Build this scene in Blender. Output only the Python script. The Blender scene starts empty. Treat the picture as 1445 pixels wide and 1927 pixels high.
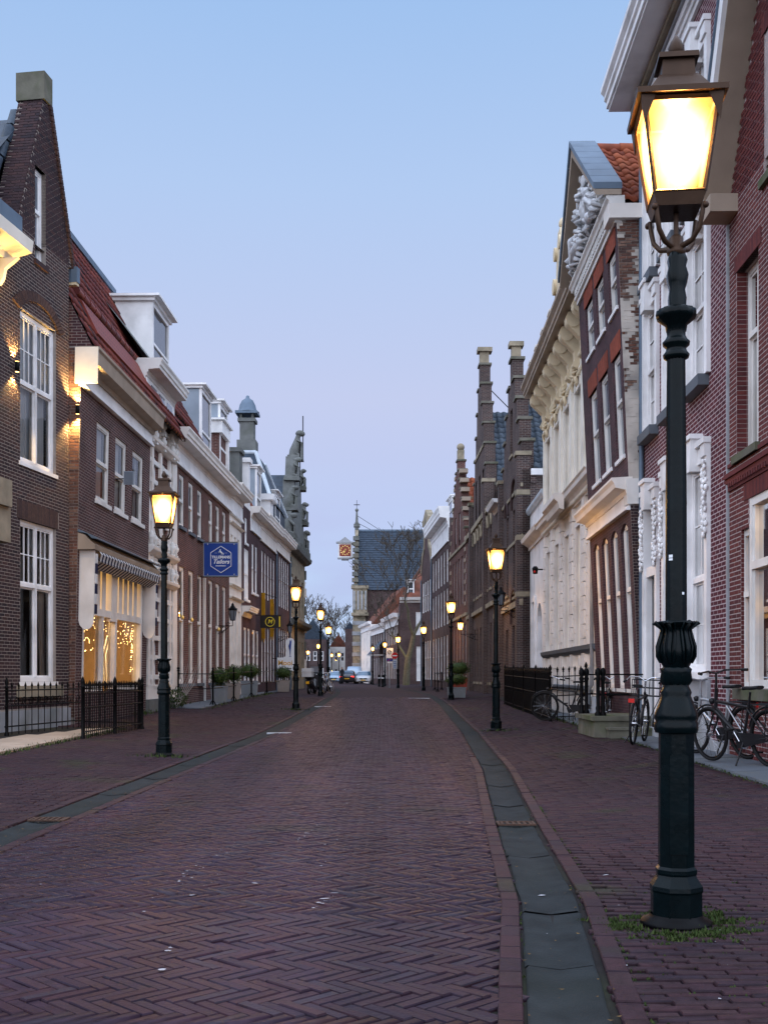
import bpy, bmesh, math, random
import numpy as np
from mathutils import Vector, Matrix

RND = random.Random(11)
NPR = np.random.default_rng(5)
sc = bpy.context.scene
COL = sc.collection
rad = math.radians

# ------------------------------------------------------------------ camera
F, U0, V0, EYE = 2107.0, 722.5, 1272.0, 1.2      # focal length in photo pixels, principal column, horizon row, eye height
cd = bpy.data.cameras.new('camera')
cam = bpy.data.objects.new('camera', cd); COL.objects.link(cam)
cd.sensor_fit = 'HORIZONTAL'; cd.sensor_width = 24.0; cd.lens = 24.0 * F / 1445.0
cd.shift_y = (V0 - 963.5) / 1445.0
cd.clip_start = 0.05; cd.clip_end = 3000.0
cam.location = (0, 0, EYE); cam.rotation_euler = (rad(90), 0, 0)
sc.camera = cam

# ------------------------------------------------------------------ sky: blue hour, sun just down behind the camera
SUN_EL, SUN_ROT = 4.0, 170.0
w = bpy.data.worlds.new('World'); sc.world = w; w.use_nodes = True
nt = w.node_tree; nt.nodes.clear()
_n = lambda t: nt.nodes.new(t)
n_out = _n('ShaderNodeOutputWorld'); n_bg = _n('ShaderNodeBackground')
n_sky = _n('ShaderNodeTexSky'); n_sky.sky_type = 'NISHITA'; n_sky.sun_disc = False
n_sky.sun_elevation = rad(SUN_EL); n_sky.sun_rotation = rad(SUN_ROT)
n_sky.air_density = 1.0; n_sky.dust_density = 0.5; n_sky.ozone_density = 3.0
# twilight tone by height above the horizon, the same all the way round
n_tc = _n('ShaderNodeTexCoord'); n_sep = _n('ShaderNodeSeparateXYZ'); n_rmp = _n('ShaderNodeValToRGB')
nt.links.new(n_tc.outputs['Generated'], n_sep.inputs[0]); nt.links.new(n_sep.outputs['Z'], n_rmp.inputs[0])
cr = n_rmp.color_ramp
SK = 9.0
for i, (p, c) in enumerate([(0.0, (.45, .56, .82)), (.10, (.50, .575, .875)), (.24, (.56, .615, .86)), (.40, (.455, .605, .89)), (.54, (.34, .535, .865)), (1.0, (.20, .37, .74))]):
    e = cr.elements[i] if i < 2 else cr.elements.new(p)
    e.position = p; e.color = (*c, 1)
n_mul = _n('ShaderNodeVectorMath'); n_mul.operation = 'SCALE'; n_mul.inputs['Scale'].default_value = SK
nt.links.new(n_rmp.outputs[0], n_mul.inputs[0])
n_mix = _n('ShaderNodeMix'); n_mix.data_type = 'RGBA'; n_mix.inputs['Factor'].default_value = 0.9
nt.links.new(n_sky.outputs[0], n_mix.inputs['A']); nt.links.new(n_mul.outputs[0], n_mix.inputs['B'])
# thin pale cloud banks low over the roofs
n_map = _n('ShaderNodeMapping'); n_map.inputs['Scale'].default_value = (3.0, 3.0, 11.0)
n_noi = _n('ShaderNodeTexNoise'); n_noi.inputs['Scale'].default_value = 1.6; n_noi.inputs['Detail'].default_value = 5.0
n_cr = _n('ShaderNodeValToRGB'); n_cr.color_ramp.elements[0].position = .42; n_cr.color_ramp.elements[1].position = .68
n_hz = _n('ShaderNodeMapRange'); n_hz.inputs['From Min'].default_value = .19; n_hz.inputs['From Max'].default_value = .06
n_cf = _n('ShaderNodeMath'); n_cf.operation = 'MULTIPLY'
n_cf2 = _n('ShaderNodeMath'); n_cf2.operation = 'MULTIPLY'; n_cf2.inputs[1].default_value = .9
nt.links.new(n_tc.outputs['Generated'], n_map.inputs[0]); nt.links.new(n_map.outputs[0], n_noi.inputs['Vector'])
nt.links.new(n_noi.outputs[0], n_cr.inputs[0]); nt.links.new(n_sep.outputs['Z'], n_hz.inputs['Value'])
nt.links.new(n_cr.outputs[0], n_cf.inputs[0]); nt.links.new(n_hz.outputs[0], n_cf.inputs[1]); nt.links.new(n_cf.outputs[0], n_cf2.inputs[0])
n_mx2 = _n('ShaderNodeMix'); n_mx2.data_type = 'RGBA'; n_mx2.inputs['B'].default_value = (.50 * SK, .66 * SK, .90 * SK, 1)
nt.links.new(n_mix.outputs['Result'], n_mx2.inputs['A']); nt.links.new(n_cf2.outputs[0], n_mx2.inputs['Factor'])
n_bg.inputs['Strength'].default_value = 0.12
nt.links.new(n_mx2.outputs['Result'], n_bg.inputs[0]); nt.links.new(n_bg.outputs[0], n_out.inputs[0])

# the afterglow: one very soft, cool light from high behind the camera
sd = bpy.data.lights.new('sun', 'SUN'); sd.energy = 5.0; sd.angle = rad(150); sd.color = (.86, .90, 1.0)
sun = bpy.data.objects.new('sun', sd); COL.objects.link(sun)
sun.rotation_euler = (rad(38), 0, rad(-10)); sun.location = (0, -20, 30)

sc.view_settings.view_transform = 'Standard'; sc.view_settings.look = 'None'
sc.view_settings.exposure = 0.0; sc.view_settings.gamma = 1.0; sc.view_settings.use_curve_mapping = False
sc.cycles.use_denoising = True
sc.cycles.max_bounces = 6; sc.cycles.diffuse_bounces = 3; sc.cycles.glossy_bounces = 3
sc.cycles.transparent_max_bounces = 12; sc.cycles.sample_clamp_indirect = 4.0
sc.cycles.caustics_reflective = False; sc.cycles.caustics_refractive = False

# ------------------------------------------------------------------ materials
MATS = {}
def _newmat(name):
    m = bpy.data.materials.new(name); m.use_nodes = True
    t = m.node_tree; b = t.nodes['Principled BSDF']
    MATS[name] = m
    return m, t, b
def _noise(t, scale, detail=4.0, coord='Object', vec=None):
    n = t.nodes.new('ShaderNodeTexNoise'); n.inputs['Scale'].default_value = scale; n.inputs['Detail'].default_value = detail
    if vec is None:
        tc = t.nodes.new('ShaderNodeTexCoord'); vec = tc.outputs[coord]
    t.links.new(vec, n.inputs['Vector'])
    return n
def _hsvvar(t, col_out, fac_out, amt):
    """multiply a colour by 1 +- amt after a 0..1 value"""
    mr = t.nodes.new('ShaderNodeMapRange'); mr.inputs['From Min'].default_value = .25; mr.inputs['From Max'].default_value = .75
    mr.inputs['To Min'].default_value = 1 - amt; mr.inputs['To Max'].default_value = 1 + amt
    t.links.new(fac_out, mr.inputs['Value'])
    v = t.nodes.new('ShaderNodeVectorMath'); v.operation = 'SCALE'
    t.links.new(col_out, v.inputs[0]); t.links.new(mr.outputs[0], v.inputs['Scale'])
    return v.outputs[0]
def _rgb(t, c):
    n = t.nodes.new('ShaderNodeRGB'); n.outputs[0].default_value = (*c, 1); return n.outputs[0]
def _bump(t, b, h, strength, dist=.01):
    n = t.nodes.new('ShaderNodeBump'); n.inputs['Strength'].default_value = strength; n.inputs['Distance'].default_value = dist
    t.links.new(h, n.inputs['Height']); t.links.new(n.outputs[0], b.inputs['Normal'])

def M_basic(name, col, rough=.6, var=.15, scale=3.0, bump=.15, bscale=60.0, metal=0.0, spec=.2, dirt=None, coat=0.0):
    m, t, b = _newmat(name)
    n1 = _noise(t, scale, 6.0); c = _hsvvar(t, _rgb(t, col), n1.outputs[0], var)
    if dirt:
        n3 = _noise(t, 1.3, 8.0); cr = t.nodes.new('ShaderNodeValToRGB')
        cr.color_ramp.elements[0].position = .48; cr.color_ramp.elements[1].position = .72
        t.links.new(n3.outputs[0], cr.inputs[0])
        mx = t.nodes.new('ShaderNodeMix'); mx.data_type = 'RGBA'; mx.inputs['B'].default_value = (*dirt[:3], 1)
        sc_ = t.nodes.new('ShaderNodeMath'); sc_.operation = 'MULTIPLY'; sc_.inputs[1].default_value = dirt[3]
        t.links.new(cr.outputs[0], sc_.inputs[0]); t.links.new(sc_.outputs[0], mx.inputs['Factor']); t.links.new(c, mx.inputs['A'])
        c = mx.outputs['Result']
    t.links.new(c, b.inputs['Base Color'])
    b.inputs['Roughness'].default_value = rough; b.inputs['Metallic'].default_value = metal
    b.inputs['Specular IOR Level'].default_value = spec; b.inputs['Coat Weight'].default_value = coat
    if bump:
        n2 = _noise(t, bscale, 3.0); _bump(t, b, n2.outputs[0], bump, .006)
    return m

def M_brick(name, c1, c2, mortar, bw=.21, rh=.062, ms=.007, bump=.5, grime=.35, rough=.85, bias=0.0, patch=None):
    m, t, b = _newmat(name)
    tc = t.nodes.new('ShaderNodeTexCoord')
    br = t.nodes.new('ShaderNodeTexBrick'); br.offset = .5
    t.links.new(tc.outputs['UV'], br.inputs['Vector'])
    br.inputs['Color1'].default_value = (*c1, 1); br.inputs['Color2'].default_value = (*c2, 1); br.inputs['Mortar'].default_value = (*mortar, 1)
    br.inputs['Scale'].default_value = 1.0; br.inputs['Mortar Size'].default_value = ms; br.inputs['Mortar Smooth'].default_value = .1
    br.inputs['Bias'].default_value = bias; br.inputs['Brick Width'].default_value = bw; br.inputs['Row Height'].default_value = rh
    n1 = _noise(t, .9, 8.0, vec=tc.outputs['UV']); c = _hsvvar(t, br.outputs['Color'], n1.outputs[0], grime)
    n2 = _noise(t, 14.0, 4.0, vec=tc.outputs['UV']); c = _hsvvar(t, c, n2.outputs[0], .22)
    if patch:
        n3 = _noise(t, 1.1, 7.0, vec=tc.outputs['UV']); cr = t.nodes.new('ShaderNodeValToRGB')
        cr.color_ramp.elements[0].position = patch[1]; cr.color_ramp.elements[1].position = patch[1] + .05
        t.links.new(n3.outputs[0], cr.inputs[0])
        mx = t.nodes.new('ShaderNodeMix'); mx.data_type = 'RGBA'; mx.inputs['B'].default_value = (*patch[0], 1)
        t.links.new(cr.outputs[0], mx.inputs['Factor']); t.links.new(c, mx.inputs['A']); c = mx.outputs['Result']
    t.links.new(c, b.inputs['Base Color']); b.inputs['Roughness'].default_value = rough; b.inputs['Specular IOR Level'].default_value = .12
    inv = t.nodes.new('ShaderNodeMath'); inv.operation = 'SUBTRACT'; inv.inputs[0].default_value = 1.0
    t.links.new(br.outputs['Fac'], inv.inputs[1]); _bump(t, b, inv.outputs[0], bump, .01)
    return m

def M_pieces(name, cols, rough=.8, var=.25, bump=.3, bscale=50.0, stain=None, streak=False):
    """colour by piece: each loose island of a joined mesh and each single object draws its own tone"""
    m, t, b = _newmat(name)
    g = t.nodes.new('ShaderNodeNewGeometry'); oi = t.nodes.new('ShaderNodeObjectInfo')
    ad = t.nodes.new('ShaderNodeMath'); ad.operation = 'ADD'; fr = t.nodes.new('ShaderNodeMath'); fr.operation = 'FRACT'
    t.links.new(g.outputs['Random Per Island'], ad.inputs[0]); t.links.new(oi.outputs['Random'], ad.inputs[1]); t.links.new(ad.outputs[0], fr.inputs[0])
    cr = t.nodes.new('ShaderNodeValToRGB'); k = len(cols)
    for i, c in enumerate(cols):
        e = cr.color_ramp.elements[i] if i < 2 else cr.color_ramp.elements.new(i / (k - 1))
        e.position = i / (k - 1); e.color = (*c, 1)
    t.links.new(fr.outputs[0], cr.inputs[0])
    n1 = _noise(t, bscale * .35, 5.0, vec=g.outputs['Position']); c = _hsvvar(t, cr.outputs[0], n1.outputs[0], var)
    n0 = _noise(t, .55, 6.0, vec=g.outputs['Position']); c = _hsvvar(t, c, n0.outputs[0], .22)
    if streak:      # worn wheel lines running along the street
        mp = t.nodes.new('ShaderNodeMapping'); mp.inputs['Scale'].default_value = (1.5, .07, 0); t.links.new(g.outputs['Position'], mp.inputs[0])
        ns = _noise(t, 1.0, 3.0, vec=mp.outputs[0]); c = _hsvvar(t, c, ns.outputs[0], .42)
    if stain:
        n3 = _noise(t, stain[1], 8.0, vec=g.outputs['Position']); r2 = t.nodes.new('ShaderNodeValToRGB')
        r2.color_ramp.elements[0].position = stain[2]; r2.color_ramp.elements[1].position = stain[2] + .12
        t.links.new(n3.outputs[0], r2.inputs[0])
        mx = t.nodes.new('ShaderNodeMix'); mx.data_type = 'RGBA'; mx.inputs['B'].default_value = (*stain[0], 1)
        t.links.new(r2.outputs[0], mx.inputs['Factor']); t.links.new(c, mx.inputs['A']); c = mx.outputs['Result']
    t.links.new(c, b.inputs['Base Color'])
    b.inputs['Specular IOR Level'].default_value = .13 if streak or name == 'paving_walk' else .16
    rr = t.nodes.new('ShaderNodeMapRange'); rr.inputs['To Min'].default_value = rough - .14; rr.inputs['To Max'].default_value = rough + .14
    t.links.new(n1.outputs[0], rr.inputs['Value']); t.links.new(rr.outputs[0], b.inputs['Roughness'])
    n2 = _noise(t, bscale, 4.0, vec=g.outputs['Position']); _bump(t, b, n2.outputs[0], bump, .004)
    return m

def M_glass(name, col=(.03, .035, .045), rough=.04, wav=.06, spec=.8):
    m, t, b = _newmat(name)
    n = _noise(t, 1.1, 2.0); v = _hsvvar(t, _rgb(t, col), n.outputs[0], .5)
    t.links.new(v, b.inputs['Base Color']); b.inputs['Roughness'].default_value = rough; b.inputs['Specular IOR Level'].default_value = spec
    n2 = _noise(t, 2.5, 1.0); _bump(t, b, n2.outputs[0], wav, .05)
    return m
def M_clear(name, tint=(.9, .93, .95), refl=.12):
    m = bpy.data.materials.new(name); m.use_nodes = True; t = m.node_tree; t.nodes.clear(); MATS[name] = m
    o = t.nodes.new('ShaderNodeOutputMaterial'); tr = t.nodes.new('ShaderNodeBsdfTransparent'); gl = t.nodes.new('ShaderNodeBsdfGlossy')
    mx = t.nodes.new('ShaderNodeMixShader'); fr = t.nodes.new('ShaderNodeFresnel'); fr.inputs['IOR'].default_value = 1.5
    tr.inputs[0].default_value = (*tint, 1); gl.inputs['Roughness'].default_value = .02
    t.links.new(fr.outputs[0], mx.inputs[0]); t.links.new(tr.outputs[0], mx.inputs[1]); t.links.new(gl.outputs[0], mx.inputs[2])
    t.links.new(mx.outputs[0], o.inputs[0]); return m
def M_emit(name, col, strength):
    m, t, b = _newmat(name)
    b.inputs['Base Color'].default_value = (*[min(.8, c * .8) for c in col], 1)
    b.inputs['Emission Color'].default_value = (*col, 1); b.inputs['Emission Strength'].default_value = strength
    return m
def M_lampglass(name, lo=1.0, hi=28.0):
    """frosted lantern pane: glows brightest in front of the burner and lets part of its light through"""
    m = bpy.data.materials.new(name); m.use_nodes = True; t = m.node_tree; t.nodes.clear(); MATS[name] = m
    o = t.nodes.new('ShaderNodeOutputMaterial'); mx = t.nodes.new('ShaderNodeMixShader'); tr = t.nodes.new('ShaderNodeBsdfTransparent'); em = t.nodes.new('ShaderNodeEmission')
    tc = t.nodes.new('ShaderNodeTexCoord'); mp = t.nodes.new('ShaderNodeVectorMath'); mp.operation = 'DISTANCE'; mp.inputs[1].default_value = (.5, .46, 0)
    t.links.new(tc.outputs['UV'], mp.inputs[0])
    nz = _noise(t, 9.0, 3.0, 'Object'); ad = t.nodes.new('ShaderNodeMath'); ad.operation = 'MULTIPLY_ADD'; ad.inputs[1].default_value = .12
    t.links.new(nz.outputs[0], ad.inputs[0]); t.links.new(mp.outputs['Value'], ad.inputs[2])
    r = t.nodes.new('ShaderNodeMapRange'); r.interpolation_type = 'SMOOTHSTEP'
    r.inputs['From Min'].default_value = .66; r.inputs['From Max'].default_value = .18; r.inputs['To Min'].default_value = lo; r.inputs['To Max'].default_value = hi
    t.links.new(ad.outputs[0], r.inputs['Value']); t.links.new(r.outputs[0], em.inputs['Strength'])
    em.inputs['Color'].default_value = (1.0, .50, .11, 1); tr.inputs[0].default_value = (1.0, .86, .62, 1); mx.inputs[0].default_value = .62
    t.links.new(tr.outputs[0], mx.inputs[1]); t.links.new(em.outputs[0], mx.inputs[2]); t.links.new(mx.outputs[0], o.inputs[0])
    return m

M_basic('white', (.80, .79, .79), .5, .09, 2.0, .15, 30, dirt=(.36, .35, .34, .5))
M_basic('offwhite', (.70, .68, .65), .5, .08, 2.0, .1, 30, dirt=(.34, .32, .29, .45))
M_basic('cream', (.80, .75, .66), .6, .08, 1.5, .12, 40, dirt=(.40, .35, .27, .4))
M_basic('cream_pale', (.76, .71, .66), .6, .08, 1.5, .12, 40, dirt=(.42, .36, .30, .45))
M_basic('ochre_stone', (.64, .53, .36), .7, .15, 3.0, .3, 30)
M_basic('sandstone', (.28, .235, .17), .85, .3, 2.5, .5, 25, dirt=(.085, .085, .055, .85))
M_basic('grey_stone', (.30, .31, .33), .7, .2, 2.0, .3, 40, dirt=(.14, .15, .13, .6))
M_basic('dark_stone', (.13, .135, .13), .8, .3, 2.0, .4, 30, dirt=(.07, .08, .06, .6))
M_basic('bluestone', (.10, .115, .135), .6, .22, 1.5, .25, 40, dirt=(.10, .11, .10, .6))
M_basic('moss_stone', (.12, .115, .09), .9, .35, 3.0, .6, 25, dirt=(.05, .07, .018, .95))
M_basic('gutter_stone', (.023, .027, .029), .8, .35, 5.0, .6, 90, spec=.08, dirt=(.020, .024, .022, .8))
M_basic('lead', (.11, .15, .20), .5, .2, 2.0, .2, 20, metal=.2)
M_basic('lead_pale', (.42, .47, .52), .5, .2, 2.0, .2, 20)
M_basic('zinc', (.24, .28, .33), .45, .2, 1.2, .1, 20, metal=.25, dirt=(.16, .2, .22, .5))
M_basic('slate', (.026, .040, .060), .5, .45, 3.0, .5, 18)
M_basic('iron_green', (.0012, .0042, .0052), .26, .5, 9.0, .2, 30, spec=.12, dirt=(.004, .005, .0045, .5))
M_basic('iron_black', (.0035, .0035, .004), .4, .3, 6.0, .2, 60, spec=.08)
M_basic('lantern_metal', (.055, .030, .018), .45, .25, 8.0, .15, 50, metal=.3)
M_basic('rubber', (.008, .008, .009), .7, .2, 8, .2, 80)
M_basic('bike_black', (.014, .014, .016), .3, .2, 8, 0)
M_basic('bike_silver', (.42, .44, .47), .3, .1, 8, 0, metal=.6)
M_basic('chrome', (.6, .6, .62), .2, .1, 8, 0, metal=1.0)
M_basic('red_plastic', (.55, .02, .015), .3, .1, 8, 0)
M_basic('orange_plastic', (.7, .18, .02), .3, .1, 8, 0)
M_basic('navy_cloth', (.012, .014, .045), .9, .2, 10, .2, 120)
M_basic('white_cloth', (.62, .60, .58), .9, .12, 10, .2, 120)
M_basic('yellow_cloth', (.40, .22, .015), .85, .15, 4, .2, 100)
M_basic('sign_blue', (.012, .045, .24), .3, .06, 2, 0)
M_basic('sign_black', (.010, .010, .012), .35, .1, 4, 0)
M_basic('sign_white', (.72, .74, .76), .4, .05, 3, 0)
M_basic('sign_yellow', (.55, .48, .03), .4, .05, 3, 0)
M_basic('sign_orange', (.62, .33, .06), .4, .05, 3, 0)
M_basic('sign_red', (.55, .012, .015), .35, .05, 3, 0)
M_basic('plate_yellow', (.75, .42, .02), .4, .05, 3, 0)
M_basic('gold', (.80, .55, .18), .35, .1, 8, 0, metal=.4)
M_basic('clock_red', (.22, .045, .03), .5, .15, 6, 0)
M_basic('wood_dark', (.07, .045, .03), .6, .3, 6, .2, 30)
M_basic('planter_grey', (.20, .225, .25), .6, .15, 3, .2, 40, dirt=(.12, .13, .12, .5))
M_basic('planter_tan', (.30, .27, .25), .65, .15, 3, .2, 40, dirt=(.16, .14, .12, .5))
M_basic('soil', (.05, .038, .026), .9, .3, 12, .5, 60)
M_basic('bark', (.12, .105, .07), .9, .3, 6, .6, 40, dirt=(.10, .11, .04, .6))
M_basic('twig', (.075, .062, .05), .9, .3, 6, 0)
M_pieces('leaf', [(.020, .036, .010), (.035, .062, .016), (.055, .085, .022)], .6, .2, .0)
M_pieces('grass', [(.022, .040, .008), (.034, .055, .012), (.055, .07, .02)], .8, .2, .0)
M_basic('joint', (.014, .012, .012), .95, .3, 8, .3, 80, dirt=(.03, .045, .015, .4))
M_basic('fleck', (.38, .38, .41), .6, .2, 20, 0)
M_basic('sculpture', (.60, .61, .63), .7, .3, 7, 1.0, 14, dirt=(.20, .20, .20, .7))
M_basic('plaster_peel', (.50, .45, .40), .85, .18, 2.2, .5, 20, dirt=(.20, .19, .18, .8))
M_basic('concrete_beige', (.34, .27, .21), .75, .15, 2, .25, 40, dirt=(.20, .16, .12, .5))
M_basic('curtain', (.68, .68, .68), .9, .12, 2, 0)
M_pieces('dead_leaf', [(.09, .05, .02), (.13, .08, .03), (.06, .04, .02)], .8, .2, .0)
M_basic('interior_warm', (.50, .36, .22), .8, .2, 2, 0)
M_basic('interior_dark', (.10, .07, .05), .8, .3, 2, 0)
M_basic('car_white', (.66, .68, .72), .18, .04, 2, 0, coat=.6)
M_basic('car_blue', (.28, .38, .50), .2, .05, 2, 0, coat=.6)
M_basic('car_dark', (.03, .03, .035), .2, .05, 2, 0, coat=.6)
M_basic('cloth_dark', (.02, .02, .026), .9, .2, 8, .2, 80)
M_basic('skin', (.42, .27, .20), .6, .1, 8, 0)
M_glass('glass')
M_glass('glass_pale', (.13, .15, .18), .06, .06)
M_glass('glass_car', (.05, .12, .20), .05, 0)
M_clear('clear_glass')
M_lampglass('lamp_glass')
M_emit('fairy_light', (1.0, .62, .22), 14.0)
M_emit('warm_bulb', (1.0, .55, .16), 9.0)
M_emit('tail_light', (1.0, .03, .02), 5.0)
M_emit('strip_glow', (1.0, .62, .18), 26.0)
M_emit('transom_glow', (1.0, .60, .16), 1.5)
M_emit('shop_green', (.55, .9, .05), 1.4)
M_brick('brick_dark', (.050, .030, .032), (.030, .022, .027), (.30, .255, .22), .20, .066, .0075)
M_brick('brick_brown', (.082, .034, .033), (.052, .026, .030), (.22, .18, .165))
M_brick('brick_purple', (.105, .022, .030), (.068, .017, .026), (.42, .35, .36), .20, .064, .0075, grime=.18)
M_brick('brick_red', (.125, .035, .030), (.09, .028, .028), (.36, .28, .24), .20, .066, .008)
M_brick('brick_plum', (.078, .038, .044), (.050, .030, .036), (.10, .075, .075), .2, .055, .005)
M_brick('brick_lintel', (.27, .062, .035), (.20, .05, .032), (.16, .08, .06), .05, .4, .003)
M_brick('brick_gothic', (.078, .046, .042), (.045, .032, .034), (.17, .15, .135))
M_basic('cap_stone', (.15, .14, .115), .9, .3, 2.5, .5, 25, dirt=(.06, .065, .04, .85))
M_brick('brick_rust', (.120, .042, .034), (.080, .032, .030), (.20, .16, .14))
M_brick('brick_far', (.078, .044, .042), (.050, .032, .035), (.15, .12, .115))
M_brick('paving_far', (.032, .0165, .023), (.024, .0145, .022), (.011, .010, .011), .2, .07, .008, .3, .3, .8)
M_pieces('bricks_dark', [(.024, .019, .024), (.050, .028, .029), (.036, .024, .028), (.062, .032, .031)], .85, .3, .5)
M_pieces('bricks_red', [(.105, .026, .027), (.13, .034, .031), (.080, .024, .027), (.115, .030, .029)], .85, .25, .5)
M_pieces('bricks_old', [(.10, .055, .042), (.16, .075, .055), (.075, .045, .04), (.20, .12, .09)], .9, .35, .6)
M_pieces('bricks_soldier', [(.055, .036, .036), (.075, .045, .04), (.045, .030, .032)], .85, .3, .5)
M_basic('mortar', (.27, .235, .21), .95, .2, 8, .3, 80)
M_basic('mortar_warm', (.36, .30, .29), .95, .2, 8, .3, 80)
M_pieces('paving_road', [(.024, .0135, .023), (.036, .0155, .022), (.020, .0135, .026), (.041, .0205, .026), (.028, .016, .028), (.031, .024, .034)], .50, .34, .7, 60, streak=True, stain=((.024, .020, .021), .8, .60))
M_pieces('paving_walk', [(.028, .0145, .020), (.038, .0175, .022), (.022, .014, .021), (.041, .0215, .024)], .6, .34, .7, 60, stain=((.028, .027, .017), .9, .57))
M_pieces('tiles_red', [(.16, .034, .026), (.21, .052, .034), (.11, .028, .026), (.14, .034, .028), (.035, .024, .028)], .5, .3, .3, 20)
M_basic('roof_far', (.14, .048, .030), .8, .4, 1.5, .4, 6, dirt=(.06, .05, .035, .7))
M_pieces('tiles_orange', [(.24, .060, .030), (.29, .080, .036), (.18, .050, .032)], .7, .3, .3, 20, stain=((.10, .09, .05), 1.5, .62))
M_pieces('tiles_blue', [(.040, .056, .078), (.060, .078, .100), (.032, .046, .066)], .42, .35, .3, 20, stain=((.10, .10, .05), 1.8, .66))

# ------------------------------------------------------------------ mesh helpers
class MB:
    """collects faces; T maps local (along, out, up) to object space"""
    def __init__(s, T=None):
        s.v, s.f, s.uv, s.sm, s.T = [], [], [], [], T
    def _p(s, p): return tuple(s.T(p)) if s.T else tuple(p)
    def face(s, pts, uv=None, smooth=False):
        i = len(s.v)
        if uv is None:
            a, b, c = Vector(pts[0]), Vector(pts[1]), Vector(pts[2]); n = (b - a).cross(c - a)
            ax = max(range(3), key=lambda k: abs(n[k]))
            uv = [(p[1], p[2]) if ax == 0 else (p[0], p[2]) if ax == 1 else (p[0], p[1]) for p in pts]
        s.v += [s._p(p) for p in pts]; s.f.append(tuple(range(i, i + len(pts)))); s.uv += list(uv); s.sm.append(smooth)
    def box(s, x0, x1, y0, y1, z0, z1):
        if x0 > x1: x0, x1 = x1, x0
        if y0 > y1: y0, y1 = y1, y0
        if z0 > z1: z0, z1 = z1, z0
        s.face([(x0, y0, z0), (x1, y0, z0), (x1, y0, z1), (x0, y0, z1)]); s.face([(x1, y1, z0), (x0, y1, z0), (x0, y1, z1), (x1, y1, z1)])
        s.face([(x0, y1, z0), (x0, y0, z0), (x0, y0, z1), (x0, y1, z1)]); s.face([(x1, y0, z0), (x1, y1, z0), (x1, y1, z1), (x1, y0, z1)])
        s.face([(x0, y0, z1), (x1, y0, z1), (x1, y1, z1), (x0, y1, z1)]); s.face([(x0, y1, z0), (x1, y1, z0), (x1, y0, z0), (x0, y0, z0)])
        return s
    def frustum(s, c, w0, w1, z0, z1, d0=None, d1=None):
        d0 = d0 or w0; d1 = d1 or w1; x, y = c
        a = [(x - w0 / 2, y - d0 / 2, z0), (x + w0 / 2, y - d0 / 2, z0), (x + w0 / 2, y + d0 / 2, z0), (x - w0 / 2, y + d0 / 2, z0)]
        b = [(x - w1 / 2, y - d1 / 2, z1), (x + w1 / 2, y - d1 / 2, z1), (x + w1 / 2, y + d1 / 2, z1), (x - w1 / 2, y + d1 / 2, z1)]
        for k in range(4): j = (k + 1) % 4; s.face([a[k], a[j], b[j], b[k]])
        s.face(b); s.face(a[::-1]); return s
    def extr(s, prof, s0, s1):
        """profile of (out, up) swept along the facade from s0 to s1"""
        n = len(prof)
        for k in range(n):
            a, b = prof[k], prof[(k + 1) % n]
            d = math.hypot(b[0] - a[0], b[1] - a[1])
            s.face([(s0, a[0], a[1]), (s1, a[0], a[1]), (s1, b[0], b[1]), (s0, b[0], b[1])], [(s0, 0), (s1, 0), (s1, d), (s0, d)])
        s.face([(s0, a[0], a[1]) for a in prof][::-1]); s.face([(s1, a[0], a[1]) for a in prof]); return s
    def slab(s, poly, o0, o1):
        """outline of (along, up) given thickness from o0 to o1"""
        n = len(poly)
        s.face([(a[0], o1, a[1]) for a in poly], [(a[0], a[1]) for a in poly]); s.face([(a[0], o0, a[1]) for a in poly][::-1], [(a[0], a[1]) for a in poly][::-1])
        for k in range(n):
            a, b = poly[k], poly[(k + 1) % n]
            d = math.hypot(b[0] - a[0], b[1] - a[1])
            v0 = a[1] if abs(b[1] - a[1]) > abs(b[0] - a[0]) else a[0]
            v1 = b[1] if abs(b[1] - a[1]) > abs(b[0] - a[0]) else b[0]
            s.face([(a[0], o0, a[1]), (b[0], o0, b[1]), (b[0], o1, b[1]), (a[0], o1, a[1])], [(o0, v0), (o0, v1), (o1, v1), (o1, v0)])
        return s
    def grid(s, rows, smooth=True, closed=True):
        i0 = len(s.v); n = len(rows[0])
        for r in rows: s.v += [s._p(p) for p in r]
        for a in range(len(rows) - 1):
            for k in range(n if closed else n - 1):
                j = (k + 1) % n
                s.f.append((i0 + a * n + k, i0 + a * n + j, i0 + (a + 1) * n + j, i0 + (a + 1) * n + k)); s.sm.append(smooth)
                s.uv += [(k / n, a), ((k + 1) / n, a), ((k + 1) / n, a + 1), (k / n, a + 1)]
        return s
    def lathe(s, prof, c=(0, 0), n=12, smooth=True, phase=0.0, lobes=None):
        """profile of (radius, z)"""
        rows = []
        for r, z in prof:
            rw = []
            for k in range(n):
                a = 2 * math.pi * k / n + phase
                q = r
                if lobes: q = r * (1 + lobes[1] * math.cos(lobes[0] * a))
                rw.append((c[0] + q * math.cos(a), c[1] + q * math.sin(a), z))
            rows.append(rw)
        s.grid(rows, smooth); return s
    def tube(s, pts, r, n=6, smooth=True, cap=True):
        pts = [Vector(p) for p in pts]; rows = []
        rr = r if isinstance(r, (list, tuple)) else [r] * len(pts)
        up = None
        for i, p in enumerate(pts):
            d = (pts[min(i + 1, len(pts) - 1)] - pts[max(i - 1, 0)])
            if d.length < 1e-9: d = Vector((0, 0, 1))
            d.normalize()
            if up is None: up = Vector((0, 0, 1)) if abs(d.z) < .9 else Vector((1, 0, 0))
            x = d.cross(up)
            if x.length < 1e-6: x = d.cross(Vector((0, 1, 0)))
            x.normalize(); y = x.cross(d).normalized(); up = y
            rows.append([p + (x * math.cos(2 * math.pi * k / n) + y * math.sin(2 * math.pi * k / n)) * rr[i] for k in range(n)])
        s.grid(rows, smooth)
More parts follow.
